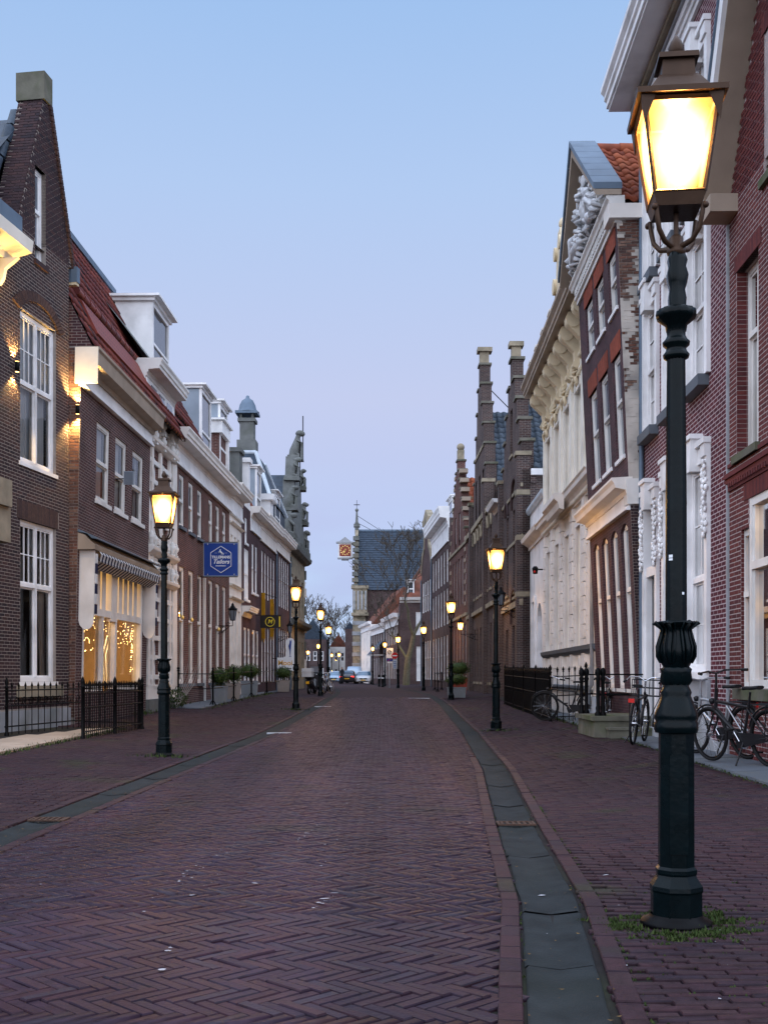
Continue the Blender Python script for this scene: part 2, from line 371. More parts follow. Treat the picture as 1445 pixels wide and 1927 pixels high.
        if cap:
            s.face(rows[0][::-1]); s.face(rows[-1])
        return s
    def ring(s, c, R, r, axis='y', n=24, m=6, a0=0, a1=2 * math.pi):
        pts = []
        full = abs(a1 - a0 - 2 * math.pi) < 1e-6
        for k in range(n + 1):
            a = a0 + (a1 - a0) * k / n
            ca, sa = math.cos(a) * R, math.sin(a) * R
            pts.append((c[0] + ca, c[1], c[2] + sa) if axis == 'y' else (c[0], c[1] + ca, c[2] + sa) if axis == 'x' else (c[0] + ca, c[1] + sa, c[2]))
        return s.tube(pts, r, m, cap=not full)
    def ball(s, c, r, n=10, m=6, sq=(1, 1, 1)):
        rows = []
        for i in range(m + 1):
            t = math.pi * i / m
            rows.append([(c[0] + sq[0] * r * math.sin(t) * math.cos(2 * math.pi * k / n), c[1] + sq[1] * r * math.sin(t) * math.sin(2 * math.pi * k / n), c[2] - sq[2] * r * math.cos(t)) for k in range(n)])
        return s.grid(rows)

def carve(mb, amp=.02, scale=9.0):
    """roughen smooth modelling into chiselled, weathered relief"""
    from mathutils import noise as mn
    mb.v = [tuple(Vector(p) + mn.noise_vector(Vector(p) * scale) * amp + mn.noise_vector(Vector(p) * scale * 2.6) * amp * .5) for p in mb.v]
    return mb
def mesh_of(name, mb):
    me = bpy.data.meshes.new(name); me.from_pydata(mb.v, [], mb.f)
    if mb.uv:
        uvl = me.uv_layers.new(name='UVMap'); uvl.data.foreach_set('uv', np.array(mb.uv, dtype=np.float32).ravel())
    me.polygons.foreach_set('use_smooth', np.array(mb.sm, dtype=bool)); me.update()
    return me
def obj(name, mb, mat, parent=None, kind=None):
    me = mb if isinstance(mb, bpy.types.Mesh) else mesh_of(name, mb)
    if mat and not me.materials: me.materials.append(MATS[mat])
    o = bpy.data.objects.new(name, me); COL.objects.link(o)
    if parent is not None: o.parent = parent
    if kind: o['kind'] = kind
    return o
def tag(o, label, cat=None, group=None, kind=None):
    if label: o['label'] = label
    if cat: o['category'] = cat
    if group: o['group'] = group
    if kind: o['kind'] = kind
    return o
def thing(name, label, cat, loc=(0, 0, 0), rotz=0.0, group=None):
    o = bpy.data.objects.new(name, None); COL.objects.link(o); o.empty_display_size = .2
    o.location = loc; o.rotation_euler = (0, 0, rotz)
    return tag(o, label, cat, group)
def dup(root, loc=None, rotz=None, label=None, scale=None):
    r = root.copy(); COL.objects.link(r)
    if loc is not None: r.location = loc
    if rotz is not None: r.rotation_euler = (0, 0, rotz)
    if scale is not None: r.scale = (scale,) * 3
    if label: r['label'] = label
    for ch in list(root.children):
        c = ch.copy(); COL.objects.link(c); c.parent = r
        for g in list(ch.children):
            d = g.copy(); COL.objects.link(d); d.parent = c
    return r
def text(parent, body, size, loc, rot, mat, name='lettering', align='CENTER', ext=.002, shear=0.0, bold=0.0):
    cu = bpy.data.curves.new(name, 'FONT'); cu.body = body; cu.size = size; cu.align_x = align; cu.align_y = 'CENTER'
    cu.extrude = ext; cu.shear = shear; cu.offset = bold; cu.materials.append(MATS[mat]); cu.resolution_u = 3
    tmp = bpy.data.objects.new(name, cu); me = bpy.data.meshes.new_from_object(tmp); bpy.data.objects.remove(tmp)
    if not me.materials: me.materials.append(MATS[mat])
    o = bpy.data.objects.new(name, me); COL.objects.link(o); o.parent = parent; o.location = loc; o.rotation_euler = rot
    return o

# street section: gutters low, footways rising to the houses, the whole street climbing a little further on
def smooth01(t): t = np.clip(t, 0, 1); return t * t * (3 - 2 * t)
_ry = np.array([3.0, 3.86, 5.89, 8.75, 11.04, 14.2, 23.4, 38.0, 50.0, 60.0, 75.0, 95.0, 125.0, 160.0])
_rx = np.array([.55, .641, .868, 1.04, 1.19, 1.405, 1.79, 2.08, 2.16, 2.05, 1.55, .2, -1.3, -3.2])
_ly = np.array([3.0, 8.16, 13.2, 23.0, 38.0, 50.0, 60.0, 75.0, 95.0, 125.0, 160.0])
_lx = np.array([-2.92, -2.80, -2.66, -2.40, -2.24, -2.25, -2.45, -3.1, -4.8, -7.6, -11.0])
def gut_r(y): return np.interp(y, _ry, _rx)
def gut_l(y): return np.interp(y, _ly, _lx)
def GZ(x, y):
    x = np.asarray(x, float); y = np.asarray(y, float)
    rise = .27 * smooth01((y - 20) / 32)
    l, r = gut_l(y), gut_r(y)
    road = .045 * (1 - ((x - (l + r) / 2) / np.maximum((r - l) / 2, .1)) ** 2)
    walkr = np.clip((x - r) / 2.6, 0, 1.2) * .12; walkl = np.clip((l - x) / 3.8, 0, 1.2) * .12
    return rise + np.where((x > l) & (x < r), road, np.where(x >= r, walkr, walkl))
def gz(x, y): return float(GZ(x, y))

# ------------------------------------------------------------------ ground, road, footways
def sheet(name, xs_of_y, ys, mat, dz=0.0, nx=9, parent=None, kind='structure', z=None):
    mb = MB(); rows = []
    for y in ys:
        x0, x1 = xs_of_y(y)
        rows.append([(x0 + (x1 - x0) * k / (nx - 1), y, (gz(x0 + (x1 - x0) * k / (nx - 1), y) if z is None else z) + dz) for k in range(nx)])
    i0 = 0
    for r in rows: mb.v += r
    for a in range(len(rows) - 1):
        for k in range(nx - 1):
            f = (a * nx + k, a * nx + k + 1, (a + 1) * nx + k + 1, (a + 1) * nx + k)
            mb.f.append(f); mb.sm.append(True); mb.uv += [(mb.v[i][0], mb.v[i][1]) for i in f]
    return obj(name, mb, mat, parent, kind)
g = sheet('ground', lambda y: (-900, 900), [-200, 0, 200, 900, 1600], 'paving_far', -.35, 5, z=0.0)
NEAR = 47.0
ysn = [1.5 + k * .75 for k in range(int((NEAR - 1.5) / .75) + 1)] + [NEAR]
ysf = [NEAR + k * 3.0 for k in range(60)]
road = sheet('road', lambda y: (gut_l(y) + .1, gut_r(y) - .1), ysf, 'paving_far')
sheet('brick_bed', lambda y: (gut_l(y) + .1, gut_r(y) - .1), ysn, 'joint', -.013, parent=road, kind=None)
walk_r = sheet('pavement_right', lambda y: (gut_r(y) + .1, 16.0), ysf, 'paving_far')
sheet('brick_bed', lambda y: (gut_r(y) + .1, 9.0), ysn, 'joint', -.013, 13, parent=walk_r, kind=None)
walk_l = sheet('pavement_left', lambda y: (-26.0, gut_l(y) - .1), ysf, 'paving_far')
sheet('brick_bed', lambda y: (-12.0, gut_l(y) - .1), ysn, 'joint', -.013, 13, parent=walk_l, kind=None)
tag(road, 'dark red herringbone brick road between two stone gutters'); tag(walk_r, 'brick footway beside the tall lamp post and bicycles'); tag(walk_l, 'brick footway in front of the shop with striped awning')

def brick_mesh():
    mb = MB()
    a = [(-.5, -.5, -1), (.5, -.5, -1), (.5, .5, -1), (-.5, .5, -1)]; b = [(-.488, -.45, 0), (.488, -.45, 0), (.488, .45, 0), (-.488, .45, 0)]
    m1 = [(-.5, -.5, -.3), (.5, -.5, -.3), (.5, .5, -.3), (-.5, .5, -.3)]
    for k in range(4):
        j = (k + 1) % 4; mb.face([a[k], a[j], m1[j], m1[k]]); mb.face([m1[k], m1[j], b[j], b[k]])
    mb.face(b); return mb
_BRICKS = {}
def lay(parent, cx, cy, hl, hw, ang, mat, lift=0.0, jit=.0022, single=300, name='brick'):
    """lay paving bricks on the street surface: the ones largest in view as single pieces, the others as one mass"""
    n = len(cx); dz = NPR.normal(0, jit, n) + lift; ang = ang + NPR.normal(0, .006, n)
    tx, ty = NPR.normal(0, .006, n), NPR.normal(0, .006, n)
    u = U0 + F * cx / cy; v = V0 + F * EYE / cy
    seen = (u > 5) & (u < 1440) & (v < 1922) & (v > 0)
    key = np.where(seen, cy, 1e6); order = np.argsort(key, kind='stable'); one = order[:single]; one = one[key[one] < 1e5]
    if mat not in _BRICKS:
        me = mesh_of('brick', brick_mesh()); me.materials.append(MATS[mat]); _BRICKS[mat] = me
    me = _BRICKS[mat]
    zc = GZ(cx, cy)
    for i in one:
        o = bpy.data.objects.new(name, me); COL.objects.link(o); o.parent = parent
        o.location = (cx[i], cy[i], zc[i] + dz[i]); o.rotation_euler = (tx[i], ty[i], ang[i]); o.scale = (2 * hl[i], 2 * hw[i], .02)
    rest = np.setdiff1d(np.arange(n), one)
    c, s = np.cos(ang[rest]), np.sin(ang[rest])
    V = []
    for fx, fy, fz in [(-1, -1, -.02), (1, -1, -.02), (1, 1, -.02), (-1, 1, -.02), (-.976, -.90, 0), (.976, -.90, 0), (.976, .90, 0), (-.976, .90, 0)]:
        lx, ly = fx * hl[rest], fy * hw[rest]
        x = cx[rest] + lx * c - ly * s; y = cy[rest] + lx * s + ly * c
        V.append(np.stack([x, y, GZ(x, y) + dz[rest] + fz + ly * tx[rest] - lx * ty[rest]], 1))
    V = np.stack(V, 1).reshape(-1, 3)
    q = np.array([[0, 1, 5, 4], [1, 2, 6, 5], [2, 3, 7, 6], [3, 0, 4, 7], [4, 5, 6, 7]])
    Fc = (np.arange(len(rest))[:, None, None] * 8 + q[None]).reshape(-1, 4)
    me2 = bpy.data.meshes.new('bricks'); me2.vertices.add(len(V)); me2.vertices.foreach_set('co', V.ravel())
    me2.loops.add(Fc.size); me2.loops.foreach_set('vertex_index', Fc.ravel().astype(np.int32))
    me2.polygons.add(len(Fc)); me2.polygons.foreach_set('loop_start', (np.arange(len(Fc)) * 4).astype(np.int32))
    me2.update(calc_edges=True); me2.validate(); me2.materials.append(MATS[mat])
    o = bpy.data.objects.new('brick_field', me2); COL.objects.link(o); o.parent = parent; o['kind'] = 'stuff'

def herring():
    W, n = .0525, 4
    N = 900; out = []
    R = int(50 / W)
    for b in range(-R, R):
        a0 = b % (2 * n)
        a = np.arange(-R + ((a0 + R) % (2 * n)), R, 2 * n)
        out.append(np.stack([(a + n / 2) * W, np.full(len(a), (b + .5) * W), np.zeros(len(a))], 1))       # lying
        a2 = b; bb = np.arange(-R + ((a2 + 1 + R) % (2 * n)), R, 2 * n)
        out.append(np.stack([np.full(len(bb), (a2 + .5) * W), (bb + n / 2) * W, np.ones(len(bb))], 1))    # standing
    P = np.concatenate(out); c = math.sqrt(.5); base = np.array([-.6, 20.0])
    x = base[0] + c * (P[:, 0] + P[:, 1]); y = base[1] + c * (P[:, 1] - P[:, 0])
    k = (y > 2.6) & (y < NEAR) & (x > gut_l(y) + .215) & (x < gut_r(y) - .215)
    u = U0 + F * x / y; k &= (u > -160) & (u < 1600)
    x, y, t = x[k], y[k], P[k, 2]
    hl = np.full(len(x), n * W / 2 - .0035); hw = np.full(len(x), W / 2 - .0035)
    lay(road, x, y, hl, hw, np.where(t > 0, rad(45), rad(-45)), 'paving_road')
herring()
def rows_walk(parent, xa, xb, y0, y1, mat, ang=.03):
    L, W = .205, .056; X, Y = [], []
    for j in range(int((y1 - y0) / W)):
        y = y0 + (j + .5) * W
        off = (j % 2) * L / 2 + RND.uniform(-.01, .01)
        xs = np.arange(-9.0 + off, 7.0, L)
        yy = y + xs * 0.0
        k = (xs > xa(y)) & (xs < xb(y)); X.append(xs[k]); Y.append(yy[k])
    x, y = np.concatenate(X), np.concatenate(Y); u = U0 + F * x / y; k = (u > -160) & (u < 1600); x, y = x[k], y[k]
    lay(parent, x, y, np.full(len(x), L / 2 - .0028), np.full(len(x), W / 2 - .0042), np.zeros(len(x)), mat)
def blue_edge(y): return 3.35 + .042 * y if y < 20.6 else 4.0 + .01 * y
rows_walk(walk_r, lambda y: gut_r(y) + .255, lambda y: blue_edge(y) - .1, 2.6, NEAR, 'paving_walk')
rows_walk(walk_l, lambda y: -5.35 if y < 23.4 else -6.75 + .02 * (y - 24), lambda y: gut_l(y) - .255, 6.5, NEAR, 'paving_walk')

def border(parent, line, off, mat='paving_walk'):
    ys = np.arange(2.7, NEAR, .208); x = line(ys) + off
    ang = np.arctan2(np.full(len(ys), .4), line(ys + .2) - line(ys - .2))
    lay(parent, x, ys, np.full(len(ys), .1), np.full(len(ys), .046), ang, mat, lift=.009, single=60)
border(road, gut_r, -.205); border(walk_r, gut_r, .225); border(road, gut_l, .205); border(walk_l, gut_l, -.225)

# gutters of long stone channel slabs
def gutter(name, line, label):
    y = 2.6; root = None; half = .145
    while y < 155:
        L = 1.0 if y < 60 else 6.0
        mb = MB(); rows = []
        d = .006; L *= RND.uniform(.85, 1.1); jx, jz, jt = RND.uniform(-.006, .006), RND.uniform(-.004, .004), RND.uniform(-.004, .004)
        for k in range(5):
            yy = y + d + (L - 2 * d) * k / 4; c = float(line(yy)) + jx; z = gz(c, yy) + jz + jt * (k - 2) * .3; e1, e2 = RND.uniform(-.006, .004), RND.uniform(-.004, .006)
            rows.append([(c - half + e1, yy, z + .002), (c - half + .012 + e1, yy, z + .012), (c, yy, z - .006), (c + half - .012 + e2, yy, z + .012), (c + half + e2, yy, z + .002)])
        mb.grid(rows, True, closed=False)
        if root is None:
            root = obj(name, mb, 'gutter_stone', None, 'structure'); tag(root, label)
        else:
            o = obj('channel_slab', mb, 'gutter_stone', root)
        y += L
gutter('gutter_right', gut_r, 'long grey stone channel curving past the tall lamp post')
gutter('gutter_left', gut_l, 'straight grey stone channel beside the shop side footway')
sheet('sand_joint', lambda y: (gut_l(y) - .18, gut_l(y) + .18), ysn + ysf[1:], 'joint', -.01, 3, parent=walk_l, kind=None)
sheet('sand_joint', lambda y: (gut_r(y) - .18, gut_r(y) + .18), ysn + ysf[1:], 'joint', -.01, 3, parent=walk_r, kind=None)

# drain gratings in the channels
M_basic('rust', (.060, .034, .024), .7, .3, 12, .4, 60)
def grate(x, y, label):
    t = thing('drain_grate', label, 'drain', (x, y, gz(x, y) + .014), group='drain gratings in the gutters')
    f = MB()
    f.box(-.15, .15, -.1, -.08, 0, .012).box(-.15, .15, .08, .1, 0, .012).box(-.15, -.13, -.08, .08, 0, .012).box(.13, .15, -.08, .08, 0, .012)
    obj('frame', f, 'rust', t)
    for k in range(6):
        obj('bar', MB().box(-.12 + k * .045, -.10 + k * .045, -.078, .078, .001, .010), 'rust', t)
grate(float(gut_r(8.95)), 8.95, 'rusty drain grating across the right-hand stone gutter')
grate(float(gut_l(9.2)) + .02, 9.2, 'drain grating in the gutter at the far left edge')
for (x, y, w_, lab) in [(gut_l(23.0) + .25, 23.0, .5, 'pale flat kerb marker beside left gutter near first lamp'), (gut_l(37.5) + .2, 37.5, .55, 'pale flat kerb marker beside left gutter by second lamp'), (gut_r(45) - .7, 46.0, .9, 'long pale metal strip set across the road far ahead')]:
    z = gz(x, y); tag(obj('kerb_marker', MB().box(x - w_ / 2, x + w_ / 2, y - .05, y + .05, z - .02, z + .016), 'lead_pale'), lab, 'marker')

# bluestone slabs along the house fronts
def flags(parent, xa, xb, y0, y1, step, mat, h=.02, name='flagstone'):
    y = y0
    while y < y1 - .05:
        L = min(step * RND.uniform(.8, 1.2), y1 - y)
        x0, x1 = xa(y), xb(y); nx = max(1, round((x1 - x0) / .62))
        for k in range(nx):
            a, b = x0 + (x1 - x0) * k / nx + .004, x0 + (x1 - x0) * (k + 1) / nx - .004
            z = [gz(a, y), gz(b, y), gz(b, y + L), gz(a, y + L)]; hh = h + RND.uniform(-.003, .003)
            mb = MB(); p = [(a, y + .004, z[0] + hh), (b, y + .004, z[1] + hh), (b, y + L - .004, z[2] + hh), (a, y + L - .004, z[3] + hh)]
            q = [(c[0], c[1], c[2] - .06) for c in p]
            mb.face(p)
            for i in range(4): j = (i + 1) % 4; mb.face([q[i], q[j], p[j], p[i]])
            obj(name, mb, mat, parent)
        y += L
flags(walk_r, blue_edge, lambda y: 4.9, 8.0, 20.6, .95, 'bluestone')
flags(walk_r, lambda y: 4.25, lambda y: 5.2, 20.6, 30.0, 1.1, 'bluestone')
flags(walk_l, lambda y: -6.9 + .15 * (y - 15), lambda y: -5.42, 14.0, 22.5, 1.2, 'concrete_beige', .035)
flags(walk_l, lambda y: -6.5 + .02 * (y - 30), lambda y: -5.45, 33.5, 60.0, 1.3, 'bluestone', .03)

# specks of litter and droppings trodden into the road
mb = MB()
def speck(x, y, r, asp=1.0, ang=0.0):
    z = gz(x, y) + .0075; pts = []
    for k in range(7):
        a = 2 * math.pi * k / 7; q = .8 * r * RND.uniform(.5, 1.25)
        px, py = q * asp * math.cos(a), q * math.sin(a)
        pts.append((x + px * math.cos(ang) - py * math.sin(ang), y + px * math.sin(ang) + py * math.cos(ang), z))
    mb.face(pts)
def pix(u, v, z=0.0):
    y = F * (EYE - z) / (v - V0); return (u - U0) * y / F, y
for (u0, v0, u1, v1, n, sp) in [(270, 1710, 460, 1600, 34, 22), (300, 1830, 330, 1800, 6, 8), (590, 1730, 640, 1690, 9, 4), (560, 1600, 600, 1560, 14, 12), (690, 1370, 700, 1355, 8, 5), (600, 1640, 720, 1400, 26, 20), (640, 1500, 760, 1400, 14, 25), (880, 1560, 890, 1520, 8, 5), (380, 1700, 420, 1650, 8, 15)]:
    for k in range(n):
        t = RND.random(); u = u0 + (u1 - u0) * t + RND.gauss(0, sp * .4); v = v0 + (v1 - v0) * t + RND.gauss(0, sp * .2)
        if v > 1300:
            x, y = pix(u, v); speck(x, y, RND.choice([.003, .004, .005, .006, .011]))
for k in range(130):
    x, y = RND.uniform(-2.4, 3.2), RND.uniform(3.6, 26); speck(x, y, RND.choice([.003, .004, .005, .008]))
for (u, v, r, a) in [(612, 1708, .014, 3.5), (628, 1697, .008, 4), (600, 1716, .014, 1.5), (360, 1704, .016, 1.5), (305, 1850, .017, 1.4), (480, 1680, .013, 2), (715, 1530, .011, 1.3), (700, 1560, .011, 1.5), (1140, 1655, .012, 3), (1020, 1688, .02, 1.6), (1175, 1826, .012, 1.5), (270, 1736, .01, 1.3), (1330, 1400, .03, 2)]:
    x, y = pix(u, v); speck(x, y, r, a, RND.uniform(-.3, .6))
tag(obj('road_specks', mb, 'fleck', None, 'stuff'), 'small pale specks and droppings scattered over the road')

# grass and moss in joints and along walls
def tufts(name, spots, label):
    """spots: (x, y, spread x, spread y, blades, height)"""
    mb = MB()
    for (x, y, sx, sy, n, h) in spots:
        for k in range(n):
            px, py = x + RND.gauss(0, sx), y + RND.gauss(0, sy); z = gz(px, py); a = RND.uniform(0, 6.28); hh = h * RND.uniform(.4, 1.2); w_ = RND.uniform(.003, .007) * (1 + y / 15)
            lx, ly = math.cos(a) * hh * RND.uniform(.2, 1.0), math.sin(a) * hh * RND.uniform(.2, 1.0)
            mb.face([(px - w_ * math.sin(a), py + w_ * math.cos(a), z - .004), (px + w_ * math.sin(a), py - w_ * math.cos(a), z - .004), (px + lx, py + ly, z + hh)])
    return tag(obj(name, mb, 'grass', None, 'stuff'), label)
sp = []
for k in range(150):
    a_ = RND.uniform(0, 6.283); r_ = .17 + abs(RND.gauss(0, .11)); w_ = .35 + .65 * abs(math.sin(a_ * 1.5 + .6))
    if r_ < .2 + .25 * w_: sp.append((1.38 + r_ * math.cos(a_) * 1.15, 5.27 + r_ * math.sin(a_), .022, .012, int(16 * w_) + 3, .008 + .016 * w_ * max(0, 1 - (r_ - .17) * 3)))
for k in range(220): sp.append((RND.uniform(.95, 2.6), 3.2 + round(RND.uniform(0, 3.4) / .056) * .056, .03, .004, 3, .006))
for k in range(120): y_ = RND.uniform(3.2, 12); sp.append((float(gut_r(y_)) + RND.choice([.275, .28, -.16]), y_, .006, .03, 4, .008))
tufts('grass', sp, 'short grass round the foot of the nearest lamp post')
mb = MB()
for k in range(240):
    y_ = RND.uniform(3.4, 30) ** 1.0; side_ = RND.random() < .6; x_ = (float(gut_r(y_)) if side_ else float(gut_l(y_))) + RND.choice([.13, -.13, .0, .15]) + RND.gauss(0, .02); a_ = RND.uniform(0, 6.28); r_ = RND.uniform(.006, .014); z_ = gz(x_, y_) + .014
    mb.face([(x_ + r_ * math.cos(a_), y_ + r_ * math.sin(a_), z_ + .004), (x_ + r_ * .5 * math.cos(a_ + 1.57), y_ + r_ * .5 * math.sin(a_ + 1.57), z_), (x_ - r_ * math.cos(a_), y_ - r_ * math.sin(a_), z_ + .003), (x_ - r_ * .5 * math.cos(a_ + 1.57), y_ - r_ * .5 * math.sin(a_ + 1.57), z_)])
tag(obj('fallen_leaves', mb, 'dead_leaf', None, 'stuff'), 'small dead leaves caught in the stone gutters')
sp = []
for k in range(60): sp.append((-5.4 + RND.uniform(-.08, .08), 14 + k * .15, .05, .1, 9, .06))
for k in range(40): sp.append((-6.45 + RND.uniform(-.1, .1), 29 + k * .25, .12, .15, 9, .12))
for k in range(34): sp.append((-5.3 + RND.uniform(-.1, .1), 33 + k * .6, .12, .25, 7, .09))
sp += [(-3.15, 16.3, .22, .12, 90, .06), (-2.75, 34.9, .2, .2, 60, .07)]
tufts('grass', sp, 'grass growing along the wall foot and fences by the shop')
sp = []
for k in range(60): sp.append((blue_edge(9 + k * .2) - .05, 9 + k * .2, .03, .1, 8, .02))
for k in range(40): sp.append((4.2 + RND.uniform(-.1, .1), 21.5 + k * .35, .1, .2, 12, .06))
sp += [(2.4, 23.6, .25, .15, 60, .05), (4.4, 14.6, .3, .3, 60, .03)]
tufts('grass', sp, 'moss and grass along the bluestone edge by the bicycles')

# ------------------------------------------------------------------ building kit
class Bld:
    """a house front: local x runs along the front away from the camera, 'out' points to the street"""
    def __init__(s, name, label, p0, p1, side, lean=0.0, cat='house', group='houses lining the street'):
        s.p0, s.p1 = Vector(p0), Vector(p1); d = s.p1 - s.p0; s.L = d.length; s.d = d.normalized(); s.side = side; s.lean = lean
        s.root = thing(name, label, cat, (p0[0], p0[1], 0), math.atan2(d.y, d.x), group)
    def T(s, p): return (p[0], s.side * (p[1] + s.lean * p[2]), p[2])
    def mb(s): return MB(s.T)
    def S(s, u):
        k = (u - U0) / F; return (k * s.p0.y - s.p0.x) / (s.d.x - k * s.d.y)
    def Y(s, u): return s.p0.y + s.d.y * s.S(u)
    def Z(s, u, v): return EYE - (v - V0) * s.Y(u) / F
    def wall(s, s0, s1, z0, z1, holes, mat, o=0.0, reveal=.14, name='wall', rmat=None, parent=None):
        xs = sorted({s0, s1, *[h[0] for h in holes], *[h[1] for h in holes]}); zs = sorted({z0, z1, *[h[2] for h in holes], *[h[3] for h in holes]})
        xs = [x for x in xs if s0 <= x <= s1]; zs = [z for z in zs if z0 <= z <= z1]
        m = s.mb()
        for a, b in zip(xs, xs[1:]):
            for c, d in zip(zs, zs[1:]):
                mx, mz = (a + b) / 2, (c + d) / 2
                if any(h[0] < mx < h[1] and h[2] < mz < h[3] for h in holes): continue
                m.face([(a, o, c), (b, o, c), (b, o, d), (a, o, d)])
        for (a, b, c, d, *_) in holes:
            r = o - reveal
            m.face([(a, o, c), (a, o, d), (a, r, d), (a, r, c)]); m.face([(b, r, c), (b, r, d), (b, o, d), (b, o, c)])
            m.face([(a, o, d), (b, o, d), (b, r, d), (a, r, d)]); m.face([(a, r, c), (b, r, c), (b, o, c), (a, o, c)])
        return obj(name, m, mat, parent or s.root)
    def shell(s, s0, s1, z1, depth, mat, o=0.0, z0=-.3, name='side_wall'):
        m = s.mb()
        m.face([(s0, o, z0), (s0, -depth, z0), (s0, -depth, z1), (s0, o, z1)]); m.face([(s1, -depth, z0), (s1, o, z0), (s1, o, z1), (s1, -depth, z1)])
        m.face([(s0, -depth, z0), (s1, -depth, z0), (s1, -depth, z1), (s0, -depth, z1)])
        m.face([(s0, o - .02, z1), (s1, o - .02, z1), (s1, -depth, z1), (s0, -depth, z1)])
        return obj(name, m, mat, s.root)
    def window(s, a, b, c, d, o=-.10, fw=.07, top=(1, 1), bot=(1, 1), split=.5, mat='white', pane='glass', sill=None, lights=None, cols=1, parent=None, th=.09, room=0):
        """frame with an upper and a lower sash; every light of glass is a pane of its own"""
        f = s.mb(); i, e = o - th / 2, o + th / 2
        f.box(a, a + fw, i, e, c, d).box(b - fw, b, i, e, c, d).box(a + fw, b - fw, i, e, d - fw, d).box(a + fw, b - fw, i, e, c, c + fw)
        zm = c + (d - c) * split; panes = []
        mul = .06 if cols > 1 else 0
        cw = (b - a - 2 * fw - mul * (cols - 1)) / cols
        for q in range(cols):
            x0 = a + fw + q * (cw + mul); x1 = x0 + cw
            if q: f.box(x0 - mul, x0, i, e + .01, c + fw, d - fw)
            if 0 < split < 1: f.box(x0, x1, i + .01, e + .012, zm - fw * .4, zm + fw * .4)
            for (nx, nz), z0, z1, oo in ((top, (zm + fw * .4 if split > 0 else c + fw), d - fw, e - .03), (bot, c + fw, (zm - fw * .4 if split < 1 else d - fw), e - .05)):
                if nx == 0 or z1 - z0 < .05: continue
                t = .022; sw = .035
                f.box(x0, x0 + sw, oo - .02, oo + .015, z0, z1).box(x1 - sw, x1, oo - .02, oo + .015, z0, z1)
                f.box(x0 + sw, x1 - sw, oo - .02, oo + .015, z1 - sw, z1).box(x0 + sw, x1 - sw, oo - .02, oo + .015, z0, z0 + sw)
                gx0, gx1, gz0, gz1 = x0 + sw, x1 - sw, z0 + sw, z1 - sw
                for k in range(1, nx): xx = gx0 + (gx1 - gx0) * k / nx; f.box(xx - t / 2, xx + t / 2, oo - .015, oo + .012, gz0, gz1)
                for k in range(1, nz): zz = gz0 + (gz1 - gz0) * k / nz; f.box(gx0, gx1, oo - .014, oo + .011, zz - t / 2, zz + t / 2)
                for k in range(nx):
                    for l in range(nz):
                        panes.append((gx0 + (gx1 - gx0) * k / nx, gx0 + (gx1 - gx0) * (k + 1) / nx, gz0 + (gz1 - gz0) * l / nz, gz0 + (gz1 - gz0) * (l + 1) / nz, oo))
        w_ = obj('window', f, mat, parent or s.root)
        if room: pane = 'clear_glass'
        for (x0, x1, z0, z1, oo) in panes:
            tl = RND.uniform(-.004, .004); m = s.mb(); m.face([(x0, oo - .006 + tl, z0), (x1, oo - .006 - tl, z0), (x1, oo - .006 - tl * .5, z1), (x0, oo - .006 + tl * .5, z1)])
            obj('pane', m, pane, w_)
        if room:      # the room behind: dark back, pale curtains in folds or a half-drawn blind
            m = s.mb(); r0 = o - th; r1 = o - 1.3
            m.face([(a - .3, r1, c - .3), (b + .3, r1, c - .3), (b + .3, r1, d + .3), (a - .3, r1, d + .3)]); m.face([(a, r0, c), (a - .3, r1, c - .3), (a - .3, r1, d + .3), (a, r0, d)]); m.face([(b, r0, c), (b + .3, r1, c - .3), (b + .3, r1, d + .3), (b, r0, d)])
            m.face([(a, r0, d), (b, r0, d), (b + .3, r1, d + .3), (a - .3, r1, d + .3)]); m.face([(a, r0, c), (b, r0, c), (b + .3, r1, c - .3), (a - .3, r1, c - .3)]); obj('room', m, 'interior_dark', w_)
            W = b - a - 2 * fw
            if room == 1:
                for e0, e1 in ((a + fw, a + fw + W * RND.uniform(.14, .26)), (b - fw - W * RND.uniform(.14, .26), b - fw)):
                    rows = [[(e0 + (e1 - e0) * i / 16, o - th / 2 - .045 + .03 * math.sin(i * 1.9 + z * 2), z) for i in range(17)] for z in (c + .06, c + (d - c) * .5, d - .05)]; q = s.mb(); q.grid(rows, True, closed=False); obj('curtain', q, 'curtain', w_)
            elif room == 2:
                obj('blind', s.mb().box(a + fw, b - fw, o - th / 2 - .03, o - th / 2 - .022, c + (d - c) * RND.uniform(.45, .75), d - .05), 'curtain', w_)
            else:
                rows = [[(a + fw + W * i / 40, o - th / 2 - .04 + .022 * math.sin(i * 1.7), z) for i in range(41)] for z in (c + .05, d - .05)]; q = s.mb(); q.grid(rows, True, closed=False); obj('net_curtain', q, 'curtain', w_)
        if sill:
            so, sm = sill[0], sill[1]; h = sill[2] if len(sill) > 2 else .09
            obj('sill', s.mb().box(a - .06, b + .06, o - .02, so, c - h, c - .002), sm, w_)
        return w_
    def cornice(s, s0, s1, z, prof, mat, name='cornice', parent=None):
        """prof: (out, up) points relative to height z"""
        return obj(name, s.mb().extr([(p[0], z + p[1]) for p in prof], s0, s1), mat, parent or s.root)
    def box(s, name, mat, *b, parent=None):
        m = s.mb()
        for k in range(0, len(b), 6): m.box(*b[k:k + 6])
        return obj(name, m, mat, parent or s.root)

def gable_cornice(w_, h, back=-.05):
    """classic gutter moulding: soffit w_ out, h high, with fascia, ovolo and bed mould"""
    return [(back, 0), (.03, 0), (.03, .10 * h), (.08 * w_ + .03, .16 * h), (.08 * w_ + .03, .26 * h), (.22 * w_, .36 * h), (.22 * w_, .44 * h), (.82 * w_, .48 * h), (.84 * w_, .62 * h), (.90 * w_, .66 * h), (.92 * w_, .80 * h), (w_, .92 * h), (w_, h), (back, h)]

